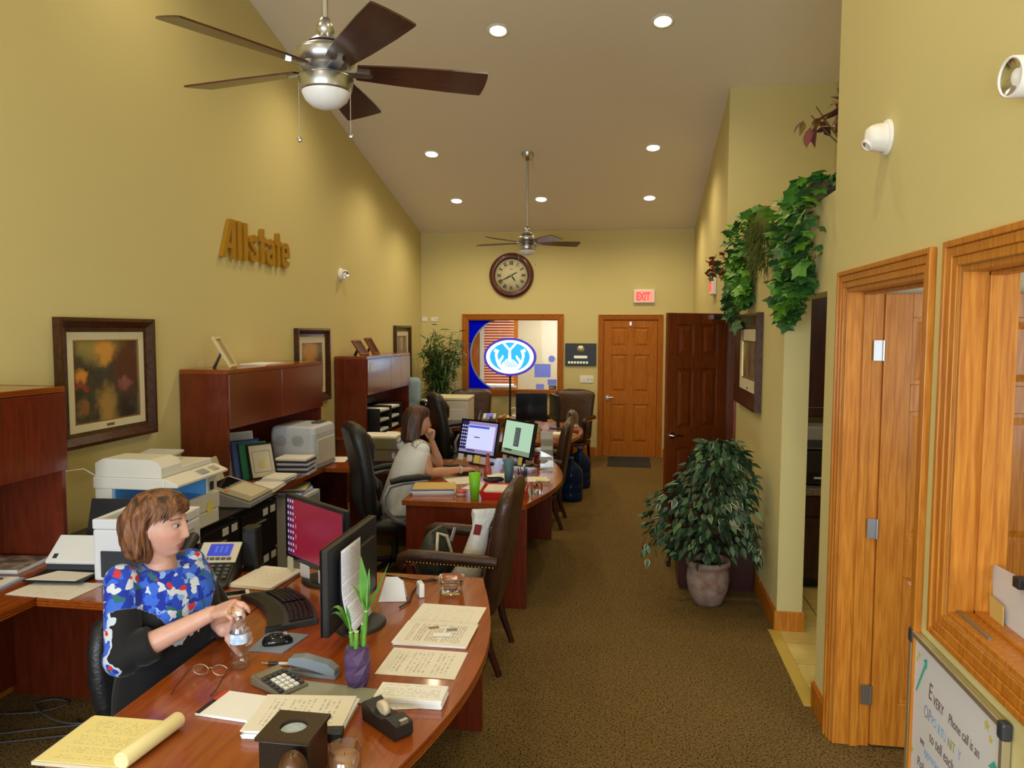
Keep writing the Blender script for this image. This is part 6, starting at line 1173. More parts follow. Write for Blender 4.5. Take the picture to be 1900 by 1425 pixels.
for y in (-0.42, 0.0, 0.41): obj('upright', MB().box(-0.15,0.20,y-0.005,y+0.005,0,0.30), BLACK, tg)
stack('papers lying in front of the black paper tray', -2.615, 8.10, Z, 0.0, PAPER, 4, 0.14, t=0.006)
cp3 = thing('copier', 'pale copier on the far bridge table behind the black chair', 'copier', (-2.13, 9.15, Z), 0.05); obj('body', MB().box(-0.23,0.23,-0.24,0.24,0,0.32), BEIGE, cp3, bevel=0.012); obj('lid', MB().box(-0.235,0.235,-0.245,0.245,0.322,0.36), mat('yellowed_white',(0.66,0.62,0.42),0.45), cp3, bevel=0.01); obj('front_panel', MB().box(-0.10,0.20,-0.248,-0.24,0.05,0.22), mat('warm_white',(0.68,0.66,0.60),0.4), cp3, bevel=0.004); obj('grey_slot', MB().box(-0.08,0.18,-0.252,-0.247,0.05,0.09), GREY, cp3); obj('red_marking', MB().box(-0.10,0.0,-0.249,-0.247,0.24,0.265), mat('red_print'), cp3)
desk_phone('far desk phone with a lit screen near the wicker basket', -1.72, 9.22, Z, 0.05)
monitor('dark switched-off monitor on the far desk', -1.10, 8.80, 0.06, 0.37, 0.33, 0.84, OFF); monitor('second far monitor seen edge-on beside the dark one', -0.86, 9.02, math.radians(-72), 0.42, 0.31, 0.83, OFF)
bk = thing('wicker_basket', 'wicker basket with wrapped sweets on the far desk', 'basket', (-1.47, 9.12, Z)); obj('basket', MB().lathe([(0,0),(0.07,0),(0.10,0.10),(0.105,0.11),(0.09,0.10),(0.06,0.012),(0,0.012)],20), wood('wicker', srgb(120,78,30), srgb(170,120,60), 0.6, (1,1,12), 0, 10), bk)
for k in range(7): a = k*0.9; obj('wrapped_sweet', MB().ell((0.05*math.cos(a),0.05*math.sin(a),0.105+0.01*(k%3)),(0.022,0.018,0.018),8,6), [mat('gold_wrap',(0.6,0.4,0.1),0.3),mat('white_wrap',(0.7,0.68,0.6),0.3),mat('orange_wrap',(0.55,0.22,0.05),0.3)][k%3], bk)
sz = thing('sanitizer_bottle', 'clear pump bottle standing by the neon sign pole', 'bottle', (-1.36, 9.30, Z)); obj('body', MB().lathe([(0,0),(0.038,0),(0.04,0.01),(0.04,0.12),(0.015,0.15),(0,0.15)],18), mat('clear_gel',(0.80,0.84,0.86),0.1,trans=0.6), sz); obj('pump', MB().tube([(0,0,0.15),(0,0,0.20),(-0.02,0,0.215),(-0.06,0,0.20)],0.007,6), WHITEP, sz)
bx2 = thing('tissue_carton', 'small tan carton with white tissue on the far desk', 'box', (-1.32, 8.98, Z), 0.1); obj('carton', MB().box(-0.07,0.07,-0.05,0.05,0,0.10), mat('tan_card',(0.42,0.30,0.15),0.7), bx2); obj('tissue', MB().cb((0,0,0.12),(0.09,0.05,0.05),(0.2,0.3,0.1)), PAPER, bx2)
bx3 = thing('note_box', 'cream note box in front of the dark far monitor', 'box', (-1.06, 8.62, Z), -0.1); obj('box', MB().box(-0.08,0.08,-0.05,0.05,0,0.075), mat('cream_card',(0.50,0.46,0.30),0.7), bx3); obj('notes', MB().box(-0.06,0.06,-0.04,0.04,0.075,0.095), PAPER, bx3)
cm = thing('black_lantern', 'small black lantern ornament beside the far phone', 'ornament', (-1.60, 8.90, Z)); obj('body', MB().box(-0.035,0.035,-0.035,0.035,0,0.09), BLACK, cm, bevel=0.004); obj('roof', MB().lathe([(0.045,0.09),(0.02,0.12),(0.008,0.135),(0.0,0.15)],12), BLACK, cm); obj('lens', MB().cyl((-0.01,-0.036,0.03),(-0.01,-0.04,0.03),0.01), CHROME, cm)
dm = thing('clear_dome', 'clear plastic dome container on the far desk edge', 'container', (-0.65, 9.28, Z)); obj('dome', MB().lathe([(0.075,0.0),(0.075,0.12),(0.06,0.17),(0.03,0.20),(0.0,0.205)],22), THIN, dm); obj('base', MB().lathe([(0,0.0),(0.078,0.0),(0.078,0.01),(0,0.01)],22), mat('pale_blue_clear'), dm)
sheet('cream papers at the near corner of the far desk', -0.79, 8.45, Z, 0.3, PAPER, 0.28, 0.22, 0.02); rf = thing('red_binder', 'red binder lying near the edge of the far desk', 'binder', (-0.64, 8.78, Z), 0.15); obj('cover', MB().box(-0.09,0.09,-0.13,0.13,0,0.03), mat('dark_red_vinyl',(0.22,0.012,0.015),0.35), rf, bevel=0.004); obj('pages', MB().box(-0.085,0.085,-0.125,0.125,0.006,0.024), PAPER, rf)
sheet('green edged leaflet beside the red binder', -0.63, 8.52, Z, 0.5, mat('green_leaflet',(0.25,0.33,0.10),0.6), 0.16, 0.10); gd = thing('headset', 'dark headset lying on the far desk', 'headset', (-1.07, 8.36, Z), 0.4); obj('band', MB().tube([(-0.07,0,0.02),(-0.04,0.06,0.03),(0.04,0.06,0.03),(0.07,0,0.02)],0.007,6), BLACK, gd); [obj('earpiece', MB().ell((x,0,0.025),(0.02,0.03,0.025),12,8), BLACK, gd) for x in (-0.07,0.07)]
# five-gallon bottles on the floor, water cooler
BLW = mat('blue_bottle',(0.018,0.04,0.10),0.10,trans=0.45,ior=1.2)
def gallon(label, x, y, rot=None, z=0.0):
    t = thing('water_jug', label, 'water jug', (x, y, z), group='five-gallon water jugs'); 
    if rot: t.rotation_euler = rot
    obj('jug', MB().lathe([(0,0.01),(0.115,0.0),(0.135,0.02),(0.135,0.09),(0.128,0.10),(0.135,0.11),(0.135,0.19),(0.128,0.20),(0.135,0.21),(0.135,0.30),(0.12,0.36),(0.06,0.42),(0.03,0.44),(0.028,0.48)],28), BLW, t); obj('cap', MB().cyl((0,0,0.47),(0,0,0.495),0.032,n=18), mat('blue_cap',(0.05,0.12,0.45),0.4), t); return t
gallon('dark blue water jug on the floor, farther one beside the far desk', -0.545, 9.15); gallon('dark blue water jug on the floor, nearer one beside the far desk', -0.60, 8.42)
wc = thing('water_cooler', 'water cooler in the back left corner by the bamboo', 'water cooler', (-2.95, 10.15, 0)); obj('cabinet', MB().box(-0.15,0.15,-0.16,0.16,0,0.80), WHITEP, wc, bevel=0.02); obj('bottle', MB().lathe([(0.03,0.80),(0.05,0.86),(0.125,0.92),(0.13,0.95),(0.13,1.18),(0.125,1.22),(0.09,1.25),(0,1.255)],24), mat('pale_blue_jug',(0.45,0.65,0.80),0.1,trans=0.5,ior=1.2), wc); obj('tap', MB().box(-0.06,0.06,-0.20,-0.16,0.60,0.66), mat('bright_blue'), wc)
cf_ = thing('coffee_maker', 'black coffee machine with chrome top beside the water cooler', 'coffee maker', (-2.55, 9.45, Z)); obj('body', MB().lathe([(0,0.0),(0.09,0.0),(0.09,0.24),(0.085,0.26),(0.0,0.27)],24), BLACK_GLOSS, cf_); obj('lid', MB().lathe([(0.086,0.265),(0.07,0.29),(0.0,0.30)],24), CHROME, cf_)
# floor clutter under the middle desk
ub = thing('power_block', 'dark power block with a looped cable under the middle desk', 'power strip', (-2.0, 5.17, 0), 0.3); obj('block', MB().box(-0.12,0.12,-0.05,0.05,0,0.06), BLACK, ub, bevel=0.008); obj('cable_loop', MB().tube([(0.09*math.cos(2*PI*k/16)+0.05,-0.06+0.02*math.sin(4*PI*k/16),0.12+0.08*math.sin(2*PI*k/16)) for k in range(16)],0.005,6,closed=True), GREY, ub); obj('red_plug', MB().box(-0.17,-0.12,-0.02,0.02,0.02,0.06), mat('orange_key'), ub)
sheet('white sheet lying on the floor under the middle desk', -1.72, 4.98, 0.001, 0.6, PAPER_W, 0.30, 0.10)
# neon sign on a floor stand in front of the back window
ng = thing('neon_sign', 'oval lit blue and white sign with cupped hands on a black stand', 'neon sign', (-1.716, 11.12, 0))
SC = 1.516; NW = mat('neon_white',(0.9,0.95,1.0),0.5,emit=(0.80,0.90,1.0),es=0.85); NC = mat('neon_cyan',(0.05,0.45,0.85),0.5,emit=(0.0,0.30,0.80),es=0.8); NB = mat('neon_blue_rim',(0.05,0.03,0.45),0.4,emit=(0.05,0.03,0.50),es=0.4)
def oval(rx, rz_, n=48): return [(rx*math.cos(2*PI*k/n), rz_*math.sin(2*PI*k/n)) for k in range(n)]
MS = Matrix(((1,0,0,0),(0,0,1,0),(0,1,0,SC),(0,0,0,1)))
def flat(p, y0, y1): return MB().prism(p, y0, y1, MS)
obj('pole', MB().cyl((0,0.02,0.02),(0,0.02,SC-0.25),0.016,n=12), BLACK, ng); obj('stand_foot', MB().lathe([(0,0.0),(0.17,0.0),(0.17,0.012),(0.02,0.03),(0,0.03)],24,M=Matrix.Translation((0,0.02,0))), BLACK, ng)
obj('rim', flat(oval(0.395,0.285), -0.02, 0.03), NB, ng, label='violet-blue rim'); obj('white_oval', flat(oval(0.358,0.250), -0.026, -0.021), NW, ng); obj('cyan_oval', flat(oval(0.30,0.215), -0.029, -0.0265), NC, ng)
def stroke(P, w, y0=-0.034, y1=-0.0295):
    L = []; R = []
    for k in range(len(P)):
        a = Vector(P[max(k-1,0)]); b = Vector(P[min(k+1,len(P)-1)]); d = (b-a).normalized(); nrm = Vector((-d.y,d.x)); ww = w[k] if isinstance(w,list) else w
        L.append(tuple(Vector(P[k])+nrm*ww/2)); R.append(tuple(Vector(P[k])-nrm*ww/2))
    return flat(L + R[::-1], y0, y1)
for s in (-1, 1):
    obj('sleeve_stroke', stroke([(s*0.235,0.10),(s*0.19,0.085),(s*0.205,0.02),(s*0.19,-0.06),(s*0.15,-0.13),(s*0.10,-0.17),(0.0,-0.19)],[0.05,0.06,0.035,0.035,0.05,0.06,0.06]), NW, ng)
    obj('cuff_stroke', stroke([(s*0.10,0.215),(s*0.06,0.165),(s*0.0,0.10)],[0.035,0.03,0.03]), NW, ng)
    obj('thumb_stroke', stroke([(s*0.16,-0.13),(s*0.15,-0.06),(s*0.115,-0.02),(s*0.10,0.02)],[0.04,0.04,0.032,0.022]), NW, ng)
obj('wrist_stroke', stroke([(0,0.11),(0,0.02),(0.0,-0.06)],[0.03,0.04,0.05]), NW, ng); obj('palm', flat([(-0.11,-0.085),(-0.04,-0.03),(0.05,-0.04),(0.10,-0.08),(0.13,-0.13),(0.06,-0.19),(-0.05,-0.19),(-0.12,-0.14)], -0.0355, -0.0345), NW, ng)
for k in range(4): obj('finger_line', stroke([(-0.085+0.042*k,-0.062+0.012*(k%2)),(-0.05+0.04*k,-0.115),(0.0+0.035*k,-0.15)],0.011,-0.037,-0.036), NC, ng)
# ================================================================ plants
def leaf_mesh(name, L, w, m, fold=0.15, n=4, rim=None, droop=0.2):
    mb = MB(); C = []; A = []; B = []
    for k in range(n+1):
        f = k/n; ww = w*math.sin(PI*min(1.0, 0.06+0.94*f)**0.75)*0.5 if 0 < k < n else 0.001
        z = -droop*L*f*f; C.append((0, L*f, z)); A.append((ww, L*f, z+fold*ww)); B.append((-ww, L*f, z+fold*ww))
    mm = n+1; mb.add(A+C+B, [(k,mm+k,mm+k+1,k+1) for k in range(n)] + [(mm+k,2*mm+k,2*mm+k+1,mm+k+1) for k in range(n)], True)
    me = mesh(name, mb); me.materials.append(m); return me
def lobed_mesh(name, r, m):
    pts = []
    for k in range(10):
        a = PI/2 + 2*PI*k/10; rr = r*(1.0 if k % 2 == 0 else 0.62); pts.append((rr*math.cos(a), rr*math.sin(a)+r*0.6, -0.12*r*(abs(math.cos(a))) if k % 2 == 0 else 0.04*r))
    mb = MB(); mb.add([(0,r*0.55,0.05*r)]+pts, [(0,1+k,1+(k+1)%10) for k in range(10)], False); me = mesh(name, mb); me.materials.append(m); return me
def put(root, name, meshes, p, d, roll=0.0, s=1.0):
    o = link(name, random.choice(meshes), None, root); q = Vector(d).normalized().to_track_quat('Y','Z'); o.rotation_mode = 'QUATERNION'
    o.rotation_quaternion = q @ Euler((0,roll,0)).to_quaternion(); o.location = p; o.scale = (s,s,s); return o
def mass(root, name, meshes, items):
    # leaves beyond the individually built ones, joined
    mb = MB(); mats = []
    for me, p, d, roll, s in items:
        q = Vector(d).normalized().to_track_quat('Y','Z') @ Euler((0,roll,0)).to_quaternion(); M = Matrix.Translation(p) @ q.to_matrix().to_4x4() @ Matrix.Scale(s,4)
        mb.add([v.co for v in me.vertices], [tuple(f.vertices) for f in me.polygons], True, M)
    o = obj(name, mb, meshes[0].materials[0], root); o['kind'] = 'stuff'; return o
R = random.Random(11)
def rnd(a, b): return a + (b-a)*R.random()
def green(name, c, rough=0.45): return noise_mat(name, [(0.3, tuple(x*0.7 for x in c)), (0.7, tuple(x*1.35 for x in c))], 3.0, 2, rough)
# variegated ficus in a weathered terracotta pot
fi = thing('potted_ficus', 'bushy variegated ficus in a weathered terracotta pot on the carpet', 'plant', (0.585, 5.33, 0))
POT = noise_mat('weathered_terracotta', [(0.3,(0.24,0.11,0.075)),(0.5,(0.30,0.20,0.15)),(0.68,(0.34,0.29,0.25))], 14, 5, 0.85, bump=0.3)
obj('pot', MB().lathe([(0,0.0),(0.085,0.0),(0.10,0.01),(0.135,0.10),(0.147,0.18),(0.143,0.24),(0.13,0.265),(0.15,0.275),(0.155,0.30),(0.146,0.315),(0.13,0.31),(0.12,0.27),(0,0.265)],32), POT, fi); obj('soil', MB().lathe([(0,0.272),(0.122,0.27)],24,cap=False), mat('soil',(0.03,0.02,0.013),0.95), fi)
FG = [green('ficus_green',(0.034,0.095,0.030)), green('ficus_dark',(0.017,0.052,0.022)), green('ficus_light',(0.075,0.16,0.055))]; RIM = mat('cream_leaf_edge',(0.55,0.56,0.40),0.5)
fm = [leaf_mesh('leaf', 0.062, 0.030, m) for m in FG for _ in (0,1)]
# variegated leaf: cream border around a green blade
def varieg():
    me = leaf_mesh('leaf', 0.066, 0.034, FG[1]); me.materials.append(RIM); 
    mb = MB(); mb.v = [tuple(v.co) for v in me.vertices]; 
    n = 4; mm = 5; extra = MB(); A = [me.vertices[k].co for k in range(mm)]; B = [me.vertices[2*mm+k].co for k in range(mm)]
    vs = []; fs = []
    for E_, s in ((A,1),(B,-1)):
        b = len(vs); vs += [tuple(p) for p in E_] + [(p[0]*0.72, p[1], p[2]+0.0006) for p in E_]; fs += [(b+k,b+k+1,b+mm+k+1,b+mm+k) for k in range(mm-1)]
    base = [tuple(v.co) for v in me.vertices]; fl = [tuple(p.vertices) for p in me.polygons]; nb = len(base)
    m2 = bpy.data.meshes.new('leaf'); m2.from_pydata(base+[(x,y,z+0.0006) for x,y,z in vs], [], fl+[tuple(i+nb for i in f) for f in fs]); m2.materials.append(FG[0]); m2.materials.append(RIM)
    for i, p in enumerate(m2.polygons): p.material_index = 1 if i >= len(fl) else 0; p.use_smooth = True
    return m2
fv = varieg()
BARK = mat('ficus_bark',(0.10,0.065,0.035),0.9)
trunk = MB()
for k in range(3): a = k*2.1; trunk.tube([(0.02*math.cos(a),0.02*math.sin(a),0.26),(0.03*math.cos(a+1),0.03*math.sin(a+1),0.45),(0.02*math.cos(a+2.2),0.02*math.sin(a+2.2),0.65),(0.04*math.cos(a+3),0.04*math.sin(a+3),0.9)],[0.012,0.011,0.009,0.006],7)
obj('trunk', trunk, BARK, fi)
def ficus_pt():
    while True:
        z = rnd(0.36, 1.16); f = (z-0.36)/0.80
        if z < 0.72: rx = 0.46 - 0.20*abs(z-0.60)/0.24*0.6; ry = 0.30
        else: rx = 0.42*(1-(z-0.72)/0.60); ry = 0.27*(1-(z-0.72)/0.62)
        a = rnd(0, 2*PI); q = R.random()**0.45; x = rx*q*math.cos(a) + (0.06 if z > 0.8 else 0); y = ry*q*math.sin(a) - 0.02
        if x > 0.29: continue
        if z < 0.5: y = min(y, 0.15)
        return Vector((x, y, z)), Vector((math.cos(a)*0.7, math.sin(a)*0.7, rnd(-1.1, 0.15)))
big = 0
for k in range(300):
    p, d = ficus_pt()
    if p.y > 0.1: p.y *= 0.2
    put(fi, 'leaf', [fv] if R.random() < 0.40 else fm, p, d, rnd(-0.8,0.8), rnd(0.8,1.3))
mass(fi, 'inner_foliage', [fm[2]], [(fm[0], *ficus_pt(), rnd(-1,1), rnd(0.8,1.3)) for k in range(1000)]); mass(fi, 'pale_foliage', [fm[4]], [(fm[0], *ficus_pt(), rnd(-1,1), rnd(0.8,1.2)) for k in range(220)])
# two long side branches
for bx, by, bz, n_ in ((-0.40,-0.05,0.52,26), (0.25,-0.22,0.58,30)):
    br = MB().tube([(0,0,0.60),(bx*0.5,by*0.5,0.66),(bx,by,bz+0.06),(bx*1.12,by,bz-0.10)],[0.007,0.006,0.004,0.002],6); b_ = obj('branch', br, BARK, fi)
    for k in range(n_): f = k/n_; put(b_, 'leaf', [fv] if k % 3 == 0 else fm, (bx*(0.8+0.36*f)+rnd(-.04,.04), by+rnd(-.06,.06), bz+0.10-0.30*f+rnd(-.05,.05)), (rnd(-.4,.4), rnd(-.6,.2), -1+rnd(0,.6)), rnd(-.6,.6), rnd(0.8,1.2))
# tall artificial bamboo in the back left corner
bb = thing('bamboo_plant', 'tall bushy bamboo plant in the back left corner', 'plant', (-2.80, 10.95, 0)); BG = [green('bamboo_foliage',(0.085,0.17,0.022)), green('bamboo_dark',(0.04,0.09,0.016)), green('bamboo_bright',(0.17,0.27,0.03))]  # three leaf greens; the joined foliage takes the dark one
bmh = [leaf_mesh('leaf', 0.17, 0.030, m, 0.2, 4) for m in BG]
obj('pot', MB().lathe([(0,0),(0.13,0),(0.17,0.30),(0.16,0.30),(0,0.27)],24), DARKWOOD, bb)
tips = []
for k in range(11):
    a = rnd(0, 2*PI); r = rnd(0.02,0.08); hx = max(-0.24, min(0.34, rnd(-0.28,0.40))); hy = rnd(-0.28,0.28); hz = rnd(1.35,1.95)
    P = [(r*math.cos(a), r*math.sin(a), 0.26),(hx*0.2,hy*0.2,0.8),(hx*0.55,hy*0.55,1.3),(hx,hy,hz)]; obj('cane', MB().tube(P,[0.010,0.009,0.007,0.003],6), mat('bamboo_cane',(0.16,0.15,0.04),0.5), bb); tips.append(P)
items = []
for k in range(1500):
    P = random.Random(k).choice(tips); f = rnd(0.15,1.0); i = min(2,int(f*3)); g = f*3-i; p = Vector(P[i]).lerp(Vector(P[i+1]), g); p += Vector((rnd(-.10,.10), rnd(-.10,.10), rnd(-.10,.10)))
    d = Vector((rnd(-1,1), rnd(-1,0.6), rnd(-0.9,0.3)))
    p.x = max(-0.30, p.x); p.y = min(0.36, p.y)
    if p.x < -0.18: d.x = abs(d.x)
    if p.y > 0.3: d.y = -abs(d.y)
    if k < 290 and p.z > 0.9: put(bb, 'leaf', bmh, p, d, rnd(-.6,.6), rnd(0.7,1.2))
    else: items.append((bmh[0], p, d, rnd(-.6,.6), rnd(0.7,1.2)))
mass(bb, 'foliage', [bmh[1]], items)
# greenery trailing from the ledge over the right wall
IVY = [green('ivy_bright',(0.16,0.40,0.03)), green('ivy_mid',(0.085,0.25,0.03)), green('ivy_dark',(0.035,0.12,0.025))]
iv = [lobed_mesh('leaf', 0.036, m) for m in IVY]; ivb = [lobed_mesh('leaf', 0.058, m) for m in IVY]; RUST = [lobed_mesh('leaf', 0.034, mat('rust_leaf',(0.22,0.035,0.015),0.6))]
MOSS = mat('moss',(0.10,0.12,0.015),0.9)
def ivy(name, label, cx, cy, prof, n, nm, bright):
    # hanging clump on the wall face: prof rows (z, y_halfwidth, y_offset)
    t = thing(name, label, 'plant', (cx, cy, LEDGE+0.0))
    def pt():
        while True:
            f = R.random(); k = min(len(prof)-2, int(f*(len(prof)-1))); g = f*(len(prof)-1)-k; a, b = prof[k], prof[k+1]
            z = a[0]+(b[0]-a[0])*g; w = a[1]+(b[1]-a[1])*g; o = a[2]+(b[2]-a[2])*g; dep = a[3]+(b[3]-a[3])*g; y = o+w*(R.random()*2-1); x = -rnd(0.01, dep)
            if z > 0.0: x = rnd(-dep, 0.10)
            return Vector((x, y, z))
    obj('planter', MB().prism([(0.06+0.10*math.cos(2*PI*k/16), prof[0][2]+0.12*math.sin(2*PI*k/16)) for k in range(16)], 0.002, 0.11), mat('basket_brown',(0.10,0.06,0.03),0.8), t)
    st = MB()
    for k in range(6):
        y = prof[0][2]+rnd(-.08,.08); P = [(0.04,y,0.10),(-0.03,y,0.12)]
        for q in prof[2:]: P.append((-0.05-0.02*R.random(), q[2]+rnd(-.6,.6)*q[1], q[0]))
        st.tube(P, 0.003, 5)
    o = obj('stems', st, mat('ivy_stem',(0.07,0.06,0.02),0.8), t)
    for k in range(n):
        p = pt(); pool = ([iv[0],ivb[0],ivb[1]] if R.random() < bright else iv[1:]+ivb[1:]); put(t, 'leaf', pool, p, (rnd(-1,-.2), rnd(-.9,.6), rnd(-1,.2)), rnd(-.7,.7), rnd(0.8,1.25))
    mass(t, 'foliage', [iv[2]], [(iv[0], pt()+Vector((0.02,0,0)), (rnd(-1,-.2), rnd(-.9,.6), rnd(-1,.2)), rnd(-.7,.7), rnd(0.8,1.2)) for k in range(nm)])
    return t
i1 = ivy('trailing_ivy', 'long trailing ivy clump over the kitchenette opening', XR, 4.60, [(0.12,0.26,-0.44,0.10),(0.03,0.52,-0.16,0.12),(-0.18,0.46,-0.16,0.12),(-0.36,0.38,-0.18,0.12),(-0.46,0.30,-0.18,0.10),(-0.54,0.14,-0.06,0.07),(-0.60,0.05,-0.02,0.05)], 300, 350, 0.42)
i2 = ivy('trailing_philodendron', 'bright green trailing plant with rusty blooms left of the ivy', XR, 6.20, [(0.28,0.45,0.15,0.10),(0.14,0.72,0.20,0.12),(-0.05,0.50,0.15,0.12),(-0.25,0.32,0.05,0.11),(-0.38,0.22,0.0,0.09),(-0.45,0.10,0.0,0.06)], 270, 160, 0.85)
for k in range(46): put(i2, 'bloom', RUST if k % 4 else [iv[2]], (rnd(-0.22,-0.06), 1.0+rnd(-.32,.32), -0.06+rnd(-.12,.10)), (rnd(-1,0),rnd(-1,1),rnd(-1,1)), rnd(-1,1), rnd(0.8,1.4))
for k in range(40): f = k/40; put(i2, 'leaf', [iv[2]]+ivb[2:], (rnd(-0.10,-0.03), 0.55+0.35*math.sin(f*3)+rnd(-.06,.06)-0.35*f, -0.12-0.50*f+rnd(-.03,.03)), (rnd(-1,0),rnd(-.6,.6),-1), rnd(-.5,.5), rnd(0.9,1.5))
mo = thing('hanging_moss', 'olive moss hanging between the two trailing plants', 'plant', (XR-0.02, 5.30, LEDGE)); mm_ = MB()
for k in range(300):
    y = rnd(-0.13,0.13); z = rnd(-0.26,0.10)*(1-abs(y)*2.5); p = Vector((-rnd(0.02,0.14), y, z)); q = p+Vector((rnd(-.05,.02), rnd(-.04,.04), -rnd(0.04,0.14))); mm_.tube([p,(p+q)/2+Vector((rnd(-.02,.02),rnd(-.02,.02),0)),q],[0.003,0.0025,0.001],3,cap=False)
o = obj('moss_strands', mm_, MOSS, mo); o['kind'] = 'stuff'; obj('moss_pad', MB().ell((-0.05,0,0.05),(0.06,0.13,0.12),14,8), MOSS, mo)
# dried arrangement high in the alcove, mostly hidden by the near wall
da = thing('dried_arrangement', 'dried autumn arrangement high in the alcove behind the near wall', 'plant', (1.14, 4.22, LEDGE+0.001)); obj('vase', MB().lathe([(0,0),(0.07,0),(0.09,0.10),(0.05,0.22),(0.045,0.25),(0.06,0.27),(0,0.26)],18), DARKWOOD, da)
AUT = [mat('rust_leaf'), mat('ochre_leaf',(0.28,0.16,0.03),0.6), mat('plum_leaf',(0.07,0.012,0.018),0.6)]; am = [leaf_mesh('leaf', 0.11, 0.045, m) for m in AUT]
for k in range(7):
    a = rnd(-0.4,0.5); b = rnd(-0.3,0.3); h = rnd(0.22,0.42); obj('stem', MB().tube([(0,0,0.25),(-0.06+b*0.2,a*0.2,0.25+h*0.5),(-0.13+b*0.3,a*0.35,0.25+h)],0.004,5), mat('dry_stem',(0.12,0.08,0.03),0.8), da)
    for j in range(5): put(da, 'leaf', am, (-0.10+b*0.3+rnd(-.08,.05), a*0.35+rnd(-.08,.08), 0.30+h*(0.4+0.6*j/9)), (rnd(-1,.3),rnd(-.2,.8),rnd(-.5,.9)), rnd(-.6,.6), rnd(0.7,1.1))
# ================================================================ people
def V3(*a): return Vector(a)
def g(t, c, s): return math.exp(-((t-c)/s)**2)
def head_point(th, ph):
    cx = math.cos(ph); x = cx*math.cos(th); y = cx*math.sin(th); z = math.sin(ph)
    px = x*(0.090 if x > 0 else 0.100); py = y*0.0745; pz = z*0.116
    if pz < -0.02:
        q = (-pz-0.02)/0.096
        py *= 1-0.34*q**1.15
        if x < 0: px *= 1-0.60*q
        else: px *= 1+0.05*q
    if x > 0:
        front = min(1.0, x/0.5)
        ay = abs(py)
        px -= 0.009*front*g(ay,0.031,0.016)*g(pz,0.012,0.013)            # eye sockets
        px += 0.0045*front*g(ay,0.028,0.022)*g(pz,0.036,0.011)           # brow
        if -0.045 < pz < 0.035:
            f = (0.035-pz)/0.072; f = max(0.0, min(1.0, f)); px += (0.004+0.019*f**1.2)*g(py,0,0.0105+0.004*f)*(1 if pz > -0.036 else max(0.0, 1-(-0.036-pz)/0.010))
        px += 0.006*front*g(py,0,0.021)*(g(pz,-0.058,0.007)+g(pz,-0.072,0.007)) - 0.004*g(py,0,0.02)*g(pz,-0.065,0.0035)
        px += 0.010*front*g(py,0,0.024)*g(pz,-0.098,0.015) - 0.004*g(py,0,0.03)*g(pz,-0.083,0.006)
        px += 0.004*front*g(ay,0.046,0.018)*g(pz,-0.02,0.02)             # cheeks
    # ears
    return Vector((px, py, pz))
def add_head(mb, M, nu=88, nv=64):
    vs = [M @ head_point(0, -PI/2)]
    for j in range(1, nv):
        for i in range(nu): vs.append(M @ head_point(2*PI*i/nu, -PI/2+PI*j/nv))
    vs.append(M @ head_point(0, PI/2)); L = len(vs)-1; fs = [(0, 1+(i+1)%nu, 1+i) for i in range(nu)]
    for j in range(nv-2): fs += [(1+j*nu+i, 1+j*nu+(i+1)%nu, 1+(j+1)*nu+(i+1)%nu, 1+(j+1)*nu+i) for i in range(nu)]
    fs += [(L, 1+(nv-2)*nu+i, 1+(nv-2)*nu+(i+1)%nu) for i in range(nu)]
    mb.add(vs, fs, True)
    for s in (-1, 1): mb.ell((-0.008, s*0.073, -0.004), (0.017, 0.007, 0.030), 12, 8, M)
def hand(mb, M, side, curls, thumb, spread=0.06):
    # wrist at origin, fingers along +x, palm faces -z, side=+1: thumb towards +y
    ring = []
    for x, w, t in ((-0.02,0.046,0.034),(0.0,0.050,0.032),(0.03,0.068,0.030),(0.065,0.078,0.028),(0.088,0.076,0.022),(0.094,0.066,0.014)):
        ring.append([(x, py, pz) for py, pz in rounded(w, t, t*0.48, 4)])
    mb.loft(ring, True, M)
    for k, (y, L, r) in enumerate(((0.029,0.070,0.0088),(0.0095,0.078,0.0090),(-0.0105,0.073,0.0086),(-0.029,0.058,0.0078))):
        p = Vector((0.080, side*y, -0.001)); P = [p - Vector((0.02,0,0)), p]; a = 0.0; az = side*spread*(1.0-0.67*k)
        for j, f in enumerate((0.46, 0.30, 0.24)):
            a += curls[k][j] if isinstance(curls[k], (list, tuple)) else curls[k]
            d = Vector((math.cos(a)*math.cos(az), math.sin(az)*math.cos(a), -math.sin(a))); n_ = p + d*L*f; P += [p.lerp(n_, 0.5), n_]; p = n_
        mb.tube(P, [r*1.12, r*1.15, r, r*1.02, r*0.93, r*0.95, r*0.86, r*0.72][:len(P)], 10, M=M); mb.ell(P[-1], (r*0.72,)*3, 8, 6, M)
    q = Vector((0.012, side*0.026, -0.006)); T = [q]
    for d, L in thumb: q = q + Vector((d[0], side*d[1], d[2])).normalized()*L; T.append(q)
    mb.tube(T, [0.016, 0.0125, 0.0105, 0.0085][:len(T)], 10, M=M); mb.ell(T[-1], (0.0085,)*3, 8, 6, M)
def remeshed(name, mb, voxel, smooth, root, m, color=None):
    me = mesh(name, mb); t = bpy.data.objects.new('tmp', me); COL.objects.link(t)
    r = t.modifiers.new('r','REMESH'); r.mode = 'VOXEL'; r.voxel_size = voxel
    if smooth: s = t.modifiers.new('s','SMOOTH'); s.factor = 0.5; s.iterations = smooth
    out = bpy.data.meshes.new_from_object(t.evaluated_get(bpy.context.evaluated_depsgraph_get())); bpy.data.objects.remove(t); bpy.data.meshes.remove(me)
    out.name = name; out.materials.clear()
    for p in out.polygons: p.use_smooth = True
    if color:
        at = out.color_attributes.new('col','FLOAT_COLOR','POINT'); buf = []
        for v in out.vertices: c = color(v.co); buf += [c[0], c[1], c[2], 1.0]
        at.data.foreach_set('color', buf)
    return link(name, out, m, root)
